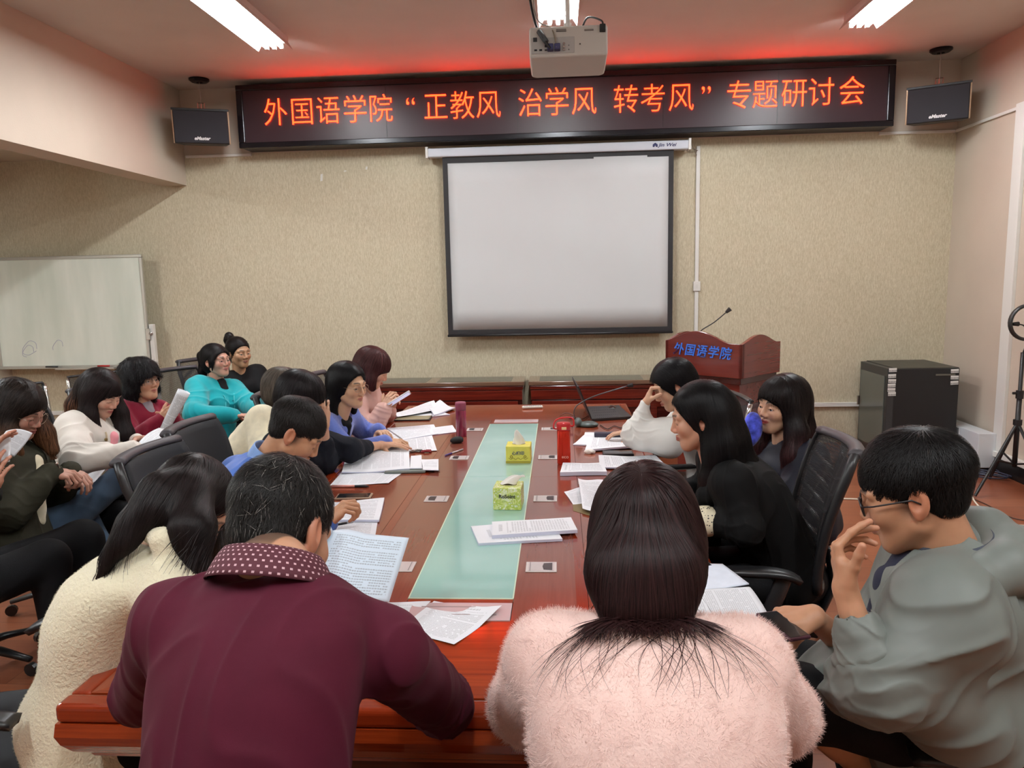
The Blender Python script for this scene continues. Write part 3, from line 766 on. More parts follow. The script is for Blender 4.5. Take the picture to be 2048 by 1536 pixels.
# ---------------------------------------------------------------- low cabinets at the back wall
M_cab = wood('mahogany_cabinet', (112, 38, 26), (74, 20, 15), .2, ax=0); M_cabd = wood('mahogany_dark', (74, 24, 18), (50, 14, 12), .25, ax=0)
M_cabtop = mat('greenish_cabinet_inlay', (92, 94, 86), .25)
def credenza(x0, x1, label):
    y0, y1, h = 6.80, 7.2, .738
    t = thing('credenza', label, 'cabinet', ((x0 + x1) / 2, (y0 + y1) / 2, 0), 0, 'mahogany cabinets along the back wall'); L = (x1 - x0) / 2; D = (y1 - y0) / 2
    MB().box((-L + .02, -D + .03, .04), (L - .02, D, .68)).build('carcass', M_cabd, t, bevel=.003)
    MB().box((-L, -D, .70), (L, D, h)).build('top', wood('cabinet_top', (120, 92, 74), (96, 70, 56), .2, ax=0), t, bevel=.006, bseg=3)
    MB().box((-L + .01, -D + .012, .66), (L - .01, D - .01, .70)).build('moulding', M_cab, t, bevel=.01, bseg=3)
    n = max(2, int(round(2 * L / 1.05)))
    for k in range(n):
        a = -L + .06 + k * (2 * L - .12) / n; c = a + (2 * L - .12) / n - .06
        MB().box((a + .04, -D + .05, h - .004), (c, D - .05, h + .002)).build('inlay', M_cabtop, t, bevel=.001)
    MB().box((-L + .02, -D + .018, .565), (L - .02, -D + .034, .655)).build('rail', M_cab, t, bevel=.004)
    for k in range(n):
        a = -L + .03 + k * (2 * L - .06) / n; c = a + (2 * L - .06) / n - .03
        d = MB().box((a, -D + .014, .09), (c, -D + .03, .555)).build('door', M_cabd, t, bevel=.004)
        b = MB()
        for lo, hi in (((a, -D + .006, .49), (c, -D + .02, .555)), ((a, -D + .006, .09), (c, -D + .02, .15)), ((a, -D + .006, .15), (a + .06, -D + .02, .49)), ((c - .06, -D + .006, .15), (c, -D + .02, .49))): b.box(lo, hi)
        b.build('door_frame', M_cab, d, bevel=.003)
    return t
xg = at(1048, 763, Y=6.8)[0]
credenza(-2.05, xg, 'long mahogany cabinet against the back wall, the left one of two')
credenza(xg + .04, 1.95, 'long mahogany cabinet against the back wall, partly behind the podium')

# ---------------------------------------------------------------- podium
pA, pN = np.array(at(1331, 681, Y=6.09)), np.array(at(1485, 689, Y=5.6))
ang = math.atan2(pN[1] - pA[1], pN[0] - pA[0]); PW = float(np.hypot(*(pN[:2] - pA[:2]))); zt = float(pN[2])
pod = thing('podium', 'mahogany podium with blue Chinese lettering and wavy top near the back wall', 'podium', (pA[0], pA[1], 0), ang)
M_pod = wood('podium_mahogany', (118, 44, 34), (92, 30, 24), .22, ax=0, contrast=.6); M_pods = wood('podium_mahogany_side', (118, 44, 34), (92, 30, 24), .22, ax=1, contrast=.6); M_podd = wood('podium_mahogany_dark', (70, 24, 20), (54, 16, 14), .25, ax=0)
PD = .56
def wave(n=24):
    return [(PW * i / n, .085 * math.sin(PI * min(1, (i / n) * 1.18)) ** 1.5 * (1 if i / n < .85 else 1) + .0) for i in range(n + 1)]
hb = zt - .26
pts = [(0, hb), (PW, hb)] + [(x, zt + y) for x, y in wave()[::-1]]
MX = Matrix.Rotation(PI / 2, 4, 'X')
MB().prism(pts, -.03, 0, MX).build('front_panel', M_pod, pod, bevel=.003)
sp = [(0, hb), (PD, hb), (PD, zt - .015)] + [(PD - PD * i / 20, zt + .065 * math.sin(PI * min(1, (1 - i / 20) * 1.1)) ** 1.4 - .015 * (1 - i / 20)) for i in range(1, 21)]
for xs in (0, PW - .03):
    MB().prism([(p[0], p[1]) for p in sp], 0, .03, Matrix(((0, 0, 1, xs), (1, 0, 0, 0), (0, 1, 0, 0), (0, 0, 0, 1)))).build('side_panel', M_pods, pod, bevel=.003)
MB().box((.02, .03, zt - .12), (PW - .02, PD - .02, zt - .10)).build('desk_top', M_podd, pod, bevel=.003)
zz = hb
for k, (ins, h_, m_) in enumerate(((.02, .05, M_podd), (.045, .17, M_pod), (.05, .045, M_podd), (.075, zz - .05 - .17 - .045 - .07, M_pod), (.03, .07, M_podd))):
    MB().box((ins, ins, zz - h_), (PW - ins, PD - ins * .6, zz)).build(['ledge', 'upper_body', 'ledge', 'lower_body', 'plinth'][k], m_, pod, bevel=.004); zz -= h_
text_mesh('lettering', '外国语学院', .100, mat('blue_letters', (62, 120, 226), .4), pod, T(PW * .49, -.004, zt - .075) @ MX @ Rz(math.radians(-2)), .003, shear=.18, bold=.0012, spacing=1.12)
pm = (Matrix.Translation((pA[0], pA[1], 0)) @ Rz(ang))
mp = thing('gooseneck_microphone', 'thin black gooseneck microphone rising from the podium top', 'microphone', pm @ Vector((.26, .25, zt - .10)))
e0 = np.array(mp.location); e1 = at(1400, 664, Y=float(e0[1])); e2 = at(1452, 625, Y=float(e0[1])); e3 = at(1459, 619, Y=float(e0[1]))
path = [(0, 0, 0), tuple((e1 - e0) * .5 + np.array((-.02, 0, 0))), tuple(e1 - e0), tuple((e1 + e2) / 2 - e0 + np.array((0.01, 0, 0.0))), tuple(e2 - e0)]
MB().tube(crom(path), .0045, 8).build('neck', M_black, mp, smooth=True)
MB().tube([tuple(e2 - e0), tuple(e3 - e0 + np.array((.006, 0, .005)))], [.011, .019], 10).build('capsule', mat('foam_black', (30, 24, 24), .9), mp, smooth=True)
MB().lathe([(.03, 0), (.028, .02), (.008, .03)], 16).build('base', M_black, mp, smooth=True)

# ---------------------------------------------------------------- equipment rack
rk = thing('equipment_rack', 'black steel equipment cabinet with glass door and barcode stickers in the right corner', 'cabinet', (2.66, 6.5, 0))
zr = float(at(1790, 738, Y=6.5)[2]); RW = float(at(1920, 738, Y=6.5)[0] - 2.86); x0 = .20; RD = .62
x0 = float(at(1790, 738, Y=6.5)[0]) - 2.66; x1 = float(at(1920, 738, Y=6.5)[0]) - 2.66
M_rack = mat('black_powder_coat', (24, 25, 27), .5, bump=.1, bscale=600); M_rackg = mat('dark_grey_steel', (46, 48, 48), .45)
MB().box((x0, 0, .05), (x1, RD, zr)).build('side_panel', M_rack, rk, bevel=.006)
MB().box((x0 + .01, .005, zr), (x1 - .005, RD - .005, zr + .006)).build('top_panel', mat('dusty_dark_top', (58, 58, 52), .5, var=.2, vscale=8), rk)
MB().prism([(x0 - .05, .02), (x0, 0), (x0, RD), (x0 - .05, RD - .02)], .06, zr).build('door_surround', M_rackg, rk, bevel=.004)
MB().box((x0 - .056, .07, .12), (x0 - .05, RD - .05, zr - .07)).build('glass_door', mat('smoked_glass', (92, 98, 92), .08), rk)
MB().box((x0 - .075, RD - .04, zr * .52), (x0 - .05, RD - .02, zr * .62)).build('handle', M_chrome, rk, bevel=.003)
MB().box((x0 + .34, -.004, zr - .062), (x0 + .50, .004, zr - .048)).build('vent_slot', mat('vent_grey', (96, 94, 84), .6), rk)
g = N('barcode_label'); c = g.coord('Generated', (1, 1, 1)); sx = g.n('ShaderNodeSeparateXYZ'); g.l(c, sx.inputs[0])
bars = g.noise(g.coord('Generated', (60, .01, .01)), 1.2, 0)
inb = g.math('MULTIPLY', g.math('LESS_THAN', sx.outputs[2], .5), g.math('GREATER_THAN', sx.outputs[2], .14))
g.l(g.mix(g.math('MULTIPLY', inb, g.math('GREATER_THAN', bars, .5)), (*lin((226, 226, 222)), 1), (*lin((40, 40, 40)), 1)), g.b.inputs['Base Color']); g.P(Roughness=.5)
for i, (px, py) in enumerate([(1786, 740), (1784.5, 752), (1784.5, 762), (1783.5, 771), (1783, 780), (1784, 788), (1910, 742), (1909.5, 755), (1909, 765.5)]):
    p = at(px, py, Y=6.495)
    o = MB().box((-.032, -.0015, -.016), (.032, 0, .016), Rz(0)).build('barcode_sticker', g.m, rk)
    o.location = (p[0] - 2.66, -.003, p[2]); o.rotation_euler = (0, random.uniform(-.05, .05), 0)

# ---------------------------------------------------------------- wall box, cables, ring light tripod
wbx = thing('electrical_box', 'small white metal box with a keyed lock low on the right wall', 'electrical box', (XR, 6.55, .16))
MB().box((-.17, -.30, -.12), (-.03, .33, .17)).build('case', mat('white_enamel', (222, 226, 230), .3), wbx, bevel=.004)
MB().box((-.185, -.02, -.115), (-.17, .33, .165)).build('door', mat('white_enamel', (222, 226, 230), .3), wbx, bevel=.003)
MB().box((-.03, -.28, -.10), (0, .3, .15)).build('back_plate', M_rackg, wbx)
MB().tube([(-.19, .06, .02), (-.2, .06, .02)], .014, 12).build('lock', M_black, wbx)
MB().box((-.205, .055, -.03), (-.202, .068, .02)).tube([(-.205, .075, -.03), (-.203, .075, -.05)], .012, 8).build('key', M_chrome, wbx)
def cable(pts, r, m, label, z=.006, name='floor_cable'):
    P = [tuple(at(px, py, z=z)) if len(q) == 0 else tuple(at(px, py, **q)) for px, py, q in pts]
    return tag(MB().tube(crom(P, 8), r, 6).build(name, m, smooth=True), label, 'cable')
Z = {}
M_cw = mat('cream_cable', (228, 216, 196), .5); M_cb = mat('brown_cable', (80, 50, 38), .5)
cable([(1919, 905, {}), (1925, 940, {}), (1932, 948, {}), (1926, 965, {}), (1918, 972, {})], .006, M_cw, 'white cable running down from behind the rack')
cable([(1640, 996, {}), (1700, 998, {}), (1760, 999, {}), (1830, 985, {}), (1900, 976, {}), (1935, 985, {}), (1955, 1010, {}), (1985, 1035, {}), (2046, 1055, {})], .007, M_cw, 'long white cable crossing the floor behind the man in grey')
cable([(1990, 1043, {}), (2020, 1052, {}), (2047, 1051, {}), (2090, 1060, {})], .006, M_cw, 'short white cable loop beside the tripod feet')
cable([(1965, 1060, {}), (2000, 1072, {}), (2047, 1080, {}), (2100, 1078, {})], .006, M_cw, 'nearest white cable on the floor at the right edge')
cable([(1945, 997, {}), (1975, 1010, {}), (2010, 1030, {}), (2046, 1040, {}), (2100, 1042, {})], .004, M_cb, 'thin brown cable beside the white floor cable')
b = MB()
for k in range(7):
    c0 = at(1945 + 3 * k, 938 + 2 * k, z=.01 + .004 * k); r0 = .16 + .02 * math.sin(k * 2.1)
    b.tube([(c0[0] + r0 * math.cos(a / 16 * 2 * PI) * 1.1, c0[1] + r0 * .8 * math.sin(a / 16 * 2 * PI + k), .012 + .005 * k + .006 * math.sin(a * .8 + k)) for a in range(16)], .006, 5, closed=True)
tag(b.build('cable_coil', mat('dark_blue_cable', (52, 56, 74), .5), smooth=True), 'tangled coil of dark blue cables on the floor below the white box', 'cable')
tr = thing('ring_light_stand', 'black tripod stand with ring light cut by the right picture edge', 'ring light', (at(2038, 985, z=0)[0], at(2038, 985, z=0)[1], 0))
tb = np.array(tr.location)
hx = at(2047, 645, Y=float(tb[1])); zc = float(hx[2]); xc = float(at(2050, 645, Y=float(tb[1]))[0] - tb[0])
xp = float(at(2046, 700, Y=float(tb[1]))[0] - tb[0])
MB().tube([(xp, 0, .22), (xp, 0, zc - .22)], .014, 10).tube([(xp, 0, .2), (xp, 0, .75)], .018, 10).build('pole', M_black, tr, smooth=True)
MB().tube([(xp, 0, .72), (xp, 0, .78)], .026, 10).tube([(xp - .05, 0, .76), (xp, 0, .76)], .01, 8).build('knob', M_black, tr)
MB().tube([(xp, 0, .52), (xp, 0, .56)], .03, 10).build('collar', M_black, tr)
for a in (200, 285, 85):
    ca, sa = math.cos(math.radians(a)), math.sin(math.radians(a))
    MB().tube([(xp, 0, .54), (xp + .36 * ca, .36 * sa, .012)], .011, 8).tube([(xp, 0, .22), (xp + .19 * ca, .19 * sa, .27)], .008, 6).build('leg', M_black, tr)
ro = .125
ringM = T(xc + .02, 0, zc)
MB().tube([((ro) * math.cos(a / 32 * 2 * PI), 0, ro * math.sin(a / 32 * 2 * PI)) for a in range(32)], .022, 10, closed=True, M=ringM, squash=(1, .6)).build('ring', mat('ring_black', (40, 40, 40), .4), tr, smooth=True)
MB().tube([(xc + .02 - ro + .02, 0, zc - .01), (xc + .02 - ro + .06, 0, zc - .01)], [.012, .018], 8).tube(crom([(xc - .07, 0, zc - .01), (xc, 0, zc - .03), (xp + .02, 0, zc - .14), (xp, 0, zc - .23)]), .005, 6).build('bracket', M_black, tr, smooth=True)
# ================================================================ CONFERENCE TABLE
TX0, TX1, TY0, TY1, TZ = -1.15, .49, 1.49, 5.48, .75
TCX = (TX0 + TX1) / 2
M_topY = wood('table_veneer_lengthwise', (150, 74, 48), (118, 50, 32), .16, ax=1, contrast=.8, coat=.45)
M_topX = wood('table_veneer_crosswise', (158, 66, 30), (120, 42, 18), .16, ax=0, contrast=1.0, coat=.45)
M_edge = wood('table_red_edge_band', (150, 52, 20), (116, 34, 12), .14, ax=1, contrast=.6, coat=.45)
M_edgeX = wood('table_red_edge_cross', (150, 52, 20), (116, 34, 12), .14, ax=0, contrast=.6, coat=.45)
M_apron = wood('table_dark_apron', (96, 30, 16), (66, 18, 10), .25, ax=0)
tb_ = thing('conference_table', 'long glossy red-brown wooden conference table with frosted glass strip down the middle', 'conference table', (TCX, (TY0 + TY1) / 2, 0))
tM = T(-TCX, -(TY0 + TY1) / 2, 0)
def tpart(name, polys, z0, z1, m, **k):
    b = MB()
    for p in polys: b.prism(p, z0, z1, tM)
    return b.build(name, m, tb_, **k)
GX0, GX1, GY0, GY1 = -.455, -.145, 2.07, 4.73
e_ = .055                                                   # outer edging
ins = .30                                                   # width of the red inner band line
MIDY = 3.43
# side fields (grain lengthwise) and end fields (grain crosswise), mitred to the glass corners
tpart('top_panel', [[(TX0 + e_, TY0 + e_), (GX0 - .22, GY0 - .14), (GX0 - .22, MIDY - .0012), (TX0 + e_, MIDY - .0012)]], TZ - .03, TZ, M_topY)
tpart('top_panel', [[(TX0 + e_, MIDY + .0012), (GX0 - .22, MIDY + .0012), (GX0 - .22, GY1 + .14), (TX0 + e_, TY1 - e_)]], TZ - .03, TZ, M_topY)
tpart('top_panel', [[(TX1 - e_, TY0 + e_), (TX1 - e_, MIDY - .0012), (GX1 + .22, MIDY - .0012), (GX1 + .22, GY0 - .14)]], TZ - .03, TZ, M_topY)
tpart('top_panel', [[(TX1 - e_, MIDY + .0012), (TX1 - e_, TY1 - e_), (GX1 + .22, GY1 + .14), (GX1 + .22, MIDY + .0012)]], TZ - .03, TZ, M_topY)
tpart('top_panel', [[(TX0 + e_, TY0 + e_), (TX1 - e_, TY0 + e_), (GX1 + .22, GY0 - .14), (GX0 - .22, GY0 - .14)]], TZ - .03, TZ, M_topX)
tpart('top_panel', [[(TX0 + e_, TY1 - e_), (GX0 - .22, GY1 + .14), (GX1 + .22, GY1 + .14), (TX1 - e_, TY1 - e_)]], TZ - .03, TZ, M_topX)
M_inner = wood('table_inner_veneer', (140, 78, 62), (116, 58, 44), .16, ax=1, contrast=.7, coat=.45)
for a, c in ((GX0 - .22, GX0), (GX1, GX1 + .22)):
    for y0, y1 in ((GY0 - .14, MIDY - .0012), (MIDY + .0012, GY1 + .14)):
        b = MB(); b.box((a + .0015, y0, TZ - .03), (c - .0015, y1, TZ - .0005), tM); b.build('inner_panel', M_inner, tb_)
        xs = a if a < GX0 - .1 else c
        xa, xb = (a + .0015, a + .035) if a < TCX else (c - .035, c - .0015)
        MB().box((xa, y0, TZ - .03), (xb, y1, TZ + .0003), tM).build('red_inlay', M_edge, tb_)
tpart('inner_panel', [[(GX0, GY0 - .14), (GX1, GY0 - .14), (GX1, GY0 - .002), (GX0, GY0 - .002)]], TZ - .03, TZ - .0005, M_topX)
tpart('inner_panel', [[(GX0, GY1 + .002), (GX1, GY1 + .002), (GX1, GY1 + .14), (GX0, GY1 + .14)]], TZ - .03, TZ - .0005, M_topX)
for nm, lo, hi, m_ in (('edge_band', (TX0, TY0, TZ - .045), (TX1, TY0 + e_, TZ), M_edgeX), ('edge_band', (TX0, TY1 - e_, TZ - .045), (TX1, TY1, TZ), M_edgeX),
                       ('edge_band', (TX0, TY0 + e_, TZ - .045), (TX0 + e_, TY1 - e_, TZ), M_edge), ('edge_band', (TX1 - e_, TY0 + e_, TZ - .045), (TX1, TY1 - e_, TZ), M_edge)):
    MB().box(lo, hi, tM).build(nm, m_, tb_, bevel=.012, bseg=4)
# curved apron under the rim, then the inset body
def apron(x0, y0, x1, y1, m_, name):
    dx, dy = x1 - x0, y1 - y0; L = math.hypot(dx, dy); nx, ny = dy / L, -dx / L
    prof = [(0.0, TZ - .045), (0.004, TZ - .075), (-.004, TZ - .10), (-.02, TZ - .125), (-.045, TZ - .145), (-.05, TZ - .155), (-.09, TZ - .155), (-.09, TZ - .045)]
    vs = []; n = len(prof)
    for (ex, ey, sg) in ((x0, y0, 1), (x1, y1, -1)):
        for o, z in prof: vs.append((ex + nx * o + dx / L * sg * (-o), ey + ny * o + dy / L * sg * (-o), z))
    MB().add(vs, [(i, (i + 1) % n, (i + 1) % n + n, i + n) for i in range(n)] + [tuple(range(n)), tuple(range(n, 2 * n))[::-1]], tM).build(name, m_, tb_, smooth=False)
M_apr2 = wood('table_orange_apron', (168, 66, 24), (128, 42, 14), .2, ax=0); M_apr3 = wood('table_orange_apron_side', (168, 66, 24), (128, 42, 14), .2, ax=1)
apron(TX0, TY0, TX1, TY0, M_apr2, 'apron'); apron(TX1, TY0, TX1, TY1, M_apr3, 'apron'); apron(TX1, TY1, TX0, TY1, M_apr2, 'apron'); apron(TX0, TY1, TX0, TY0, M_apr3, 'apron')
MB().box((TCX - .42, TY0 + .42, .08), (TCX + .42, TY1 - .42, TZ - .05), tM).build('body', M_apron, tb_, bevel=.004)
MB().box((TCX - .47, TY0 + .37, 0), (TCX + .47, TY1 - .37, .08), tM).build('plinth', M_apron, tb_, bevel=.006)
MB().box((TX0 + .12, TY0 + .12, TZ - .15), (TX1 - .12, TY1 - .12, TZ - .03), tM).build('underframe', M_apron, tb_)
g = N('frosted_green_glass'); g.l(g.ramp(g.noise(g.coord('Object', (1, 1, 1)), 3, 2), [(.3, lin((150, 196, 184))), (.7, lin((168, 208, 198)))]), g.b.inputs['Base Color'])
g.P(**{'Roughness': .12, 'Coat Weight': .7, 'Coat Roughness': .03}); M_glass = g.m
for y0, y1 in ((GY0, MIDY - .001), (MIDY + .001, GY1)):
    gp = MB().box((GX0, y0, TZ - .02), (GX1, y1, TZ + .001), tM).build('glass_strip', M_glass, tb_, bevel=.002)
for lo, hi in (((GX0 - .002, GY0 - .004, TZ - .01), (GX0 + .002, GY1, TZ + .0015)), ((GX1 - .002, GY0, TZ - .01), (GX1 + .002, GY1, TZ + .0015)), ((GX0, GY0 - .004, TZ - .01), (GX1, GY0, TZ + .0015))):
    MB().box(lo, hi, tM).build('glass_edge', mat('pale_glass_edge', (206, 226, 200), .2), tb_)
M_plate = mat('pinkish_frosted_plate', (198, 176, 176), .2)
for y0, y1 in ((1.925, 2.035), (4.765, 4.865)):
    pl = MB().box((GX0 + .02, y0, TZ - .01), (GX1 - .0, y1, TZ + .003), tM).build('end_plate', M_plate, tb_, bevel=.001)
    MB().box((GX0 + .05, y0 + .03, TZ + .003), (GX1 - .04, y0 + .034, TZ + .0038), tM).box((GX0 + .05, y1 - .03, TZ + .003), (GX1 - .04, y1 - .026, TZ + .0038), tM).build('slot_line', mat('slot_grey', (150, 130, 130), .4), pl)
# flush power and microphone outlets
M_alub = mat('brushed_outlet_frame', (212, 208, 204), .35, .25); M_outd = mat('outlet_dark', (28, 28, 32), .4)
for si, x in ((0, -.535), (1, -.068)):
    for k, y in enumerate((2.31, 3.07, 3.81, 4.55)):
        t = thing('table_outlet', ('flush outlet plate on the %s of the glass strip, %s' % (('left', 'right')[si], ('the nearest of four', 'second of four from the camera', 'third of four from the camera', 'the farthest of four')[k])), 'outlet plate', (x, y, TZ), 0, 'flush outlet plates beside the glass strip')
        MB().box((-.05, -.042, 0), (.05, .042, .0025)).build('frame', M_alub, t, bevel=.001)
        MB().box((-.042, -.036, .0025), (.042, .036, .0032)).build('lid', mat('outlet_lid', (196, 190, 188), .4, .2), t)
        s_ = -1 if si == 0 else 1
        if not (si == 0 and k == 0):
            xc_ = .012 if si else -.028
            MB().prism([(xc_ - .004, -.026), (xc_ + .024, -.03), (xc_ + .024, .03), (xc_ - .004, .026), (xc_ - .008, 0)], .0032, .004).build('opening', M_outd, t)
        MB().box((-s_ * .036 - .0008, -.036, .0033), (-s_ * .036 + .0008, .036, .0038)).build('hinge_line', M_outd, t)

# ================================================================ CHAIRS
M_cfr = mat('chair_black_plastic', (30, 30, 32), .38, bump=.08, bscale=300); M_cgrey = mat('chair_grey_rail', (62, 58, 62), .5)
g = N('black_chair_mesh'); co = g.coord('UV', (90, 100, 1)); sp_ = g.n('ShaderNodeSeparateXYZ'); g.l(co, sp_.inputs[0])
hx_ = g.math('GREATER_THAN', g.math('FRACT', sp_.outputs[0]), .35); hy_ = g.math('GREATER_THAN', g.math('FRACT', sp_.outputs[1]), .45)
tr_ = g.n('ShaderNodeBsdfTransparent'); mx_ = g.n('ShaderNodeMixShader'); g.P(**{'Base Color': lin((30, 30, 33)), 'Roughness': .8})
g.l(g.math('MULTIPLY', g.math('MULTIPLY', hx_, hy_), .85), mx_.inputs[0]); g.l(g.b.outputs[0], mx_.inputs[1]); g.l(tr_.outputs[0], mx_.inputs[2]); g.l(mx_.outputs[0], g.out.inputs[0]); M_mesh = g.m
M_seat = mat('black_seat_fabric', (30, 31, 34), .9, bump=.5, bscale=500)
def back_pt(u, v, W=.225, z0=.56, H=.50, lean=.10):
    w_ = W * (.86 + .18 * v - .10 * max(0, v - .85) / .15 * 1.0)
    return (w_ * u, -.235 - lean * v ** 1.6 + .05 * (1 - v) * v - .045 * (1 - u * u) * -1 * 0 + .045 * u * u, z0 + H * v)
def task_chair(label, loc, az, lattice=True, arms=True, solid_back=False, group='black mesh office chairs'):
    t = thing('office_chair', label, 'office chair', (loc[0], loc[1], 0), math.radians(az - 90), group)
    per = [back_pt(-1 + 2 * i / 12, 1) for i in range(13)] + [back_pt(1, 1 - i / 12) for i in range(1, 13)] + [back_pt(1 - 2 * i / 12, 0) for i in range(1, 13)] + [back_pt(-1, i / 12) for i in range(1, 12)]
    fr = MB().tube(per, .014, 8, closed=True, squash=(1.25, .9)).build('back_frame', M_cfr, t, smooth=True)
    MB().tube([tuple(np.array(back_pt(-1.0 + 2 * i / 12, 1)) + V(0, -.004, .004)) for i in range(13)], .021, 10, squash=(1.3, .8)).build('top_rail', M_cgrey, fr, smooth=True)
    MB().grid(lambda u, v: tuple(np.array(back_pt(-.97 + 1.94 * u, .02 + .96 * v)) + V(0, .008, 0)), 14, 14).build('back_mesh', M_seat if solid_back else M_mesh, t, smooth=True, solid=.02 if solid_back else 0)
    if lattice:
        b = MB()
        for k in range(6):
            v0 = .16 + .125 * k
            for s_ in (-1, 1): b.tube([tuple(np.array(back_pt(s_ * .05, v0 - .05)) + V(0, -.006, 0)), tuple(np.array(back_pt(s_ * .45, v0 + .0)) + V(0, -.006, 0)), tuple(np.array(back_pt(s_ * .96, v0 + .05)) + V(0, -.006, 0))], .011, 6, squash=(1, .5))
        for s_ in (-1, 1): b.tube([tuple(np.array(back_pt(s_ * .10, .02 + .88 * i / 8)) + V(0, -.008, 0)) for i in range(9)], .013, 6, squash=(1, .5))
        b.build('back_lattice', M_cfr, t, smooth=True)
    def seat(u, v):
        a = -1 + 2 * u; bb = -1 + 2 * v; rr = max(abs(a), abs(bb)); 
        return (.245 * a * (1 - .06 * bb * bb), .02 + .235 * bb * (1 - .05 * a * a), .475 - .022 * rr ** 6 + .008 * a * a - (.02 * max(0, bb) ** 3))
    MB().grid(seat, 20, 20).build('seat', M_seat, t, smooth=True, solid=.06, bevel=0)
    MB().box((-.16, -.15, .385), (.16, .16, .415)).tube([(0, -.14, .40), (0, -.26, .42), (0, -.30, .52), (0, -.275, .66)], [.03, .032, .03, .02], 8, squash=(1.2, .6)).build('mechanism', M_cfr, t, bevel=.006)
    MB().tube([(0, 0, .10), (0, 0, .28)], .028, 14).tube([(0, 0, .28), (0, 0, .39)], .018, 14).build('gas_column', M_cfr, t, smooth=True)
    for k in range(5):
        a = k * 2 * PI / 5 + .3; ca, sa = math.cos(a), math.sin(a)
        lg = MB().tube([(0, 0, .115), (.14 * ca, .14 * sa, .105), (.29 * ca, .29 * sa, .075)], [.03, .024, .016], 8, squash=(1, .7)).build('leg', M_cfr, t, smooth=True)
        MB().tube([(.29 * ca - .012 * sa, .29 * sa + .012 * ca, .03), (.29 * ca + .012 * sa, .29 * sa - .012 * ca, .03)], .028, 12).build('caster', M_cfr, lg)
    if arms:
        for s_ in (-1, 1):
            x = s_ * .275
            a = MB().tube(crom([(s_ * .17, .0, .40), (x, .02, .43), (x + s_ * .012, -.02, .55), (x, -.06, .655)]), [.018] * 19, 8, squash=(1.6, .6)).build('armrest', M_cfr, t, smooth=True)
            def pad(u, v, x=x): aa = -1 + 2 * u; bb = -1 + 2 * v; return (x + .038 * aa * (1 - .25 * bb * bb), .02 + .135 * bb, .68 - .016 * max(abs(aa), abs(bb)) ** 4 - .02 * max(0, -bb) ** 2)
            MB().grid(pad, 8, 14).build('arm_pad', M_cfr, a, smooth=True, solid=.022)
    return t
def cantilever_chair(label, loc, az):
    t = thing('mesh_chair', label, 'chair', (loc[0], loc[1], 0), math.radians(az - 90), 'black mesh chairs with chrome frames')
    for s_ in (-1, 1):
        x = s_ * .235
        MB().tube(crom([(x, -.34, 1.0), (x, -.28, .72), (x, -.22, .46), (x, .0, .44), (x, .22, .44), (x, .25, .38), (x, .20, .03), (x, .0, .015), (x, -.22, .015)], 5), .0125, 10).build('side_tube', M_chrome, t, smooth=True)
        a = MB().tube(crom([(x, -.26, .66), (x + s_ * .02, -.10, .67), (x + s_ * .02, .12, .66), (x + s_ * .01, .18, .58), (x, .16, .45)], 5), .011, 8).build('armrest', M_chrome, t, smooth=True)
        MB().box((x + s_ * .02 - .022, -.16, .668), (x + s_ * .02 + .022, .14, .688)).build('arm_pad', M_cfr, a, bevel=.009, bseg=3)
    bp = lambda u, v: (.225 * (-1 + 2 * u), -.245 - .10 * v + .02 * (1 - (2 * u - 1) ** 2) * -1, .54 + .47 * v)
    MB().grid(bp, 12, 12).build('back_mesh', M_mesh, t, smooth=True)
    b = MB()
    for v in (0, .62, 1): b.tube([bp(i / 8, v) for i in range(9)], .013, 8, squash=(1.4, .7))
    for u in (0, 1): b.tube([bp(u, i / 8) for i in range(9)], .009, 8)
    b.build('back_frame', M_cfr, t, smooth=True)
    MB().grid(lambda u, v: (.225 * (-1 + 2 * u), -.20 + .44 * v, .46 - .015 * v ** 6 - .01 * math.sin(v * PI)), 10, 10).build('seat', M_seat, t, smooth=True, solid=.02)
    MB().tube([(-.235, -.22, .015), (.235, -.22, .015)], .0125, 8).build('floor_tube', M_chrome, t)
    return t
def chair_at(px, py, Y, dz=0): p = at(px, py, Y=Y); return p
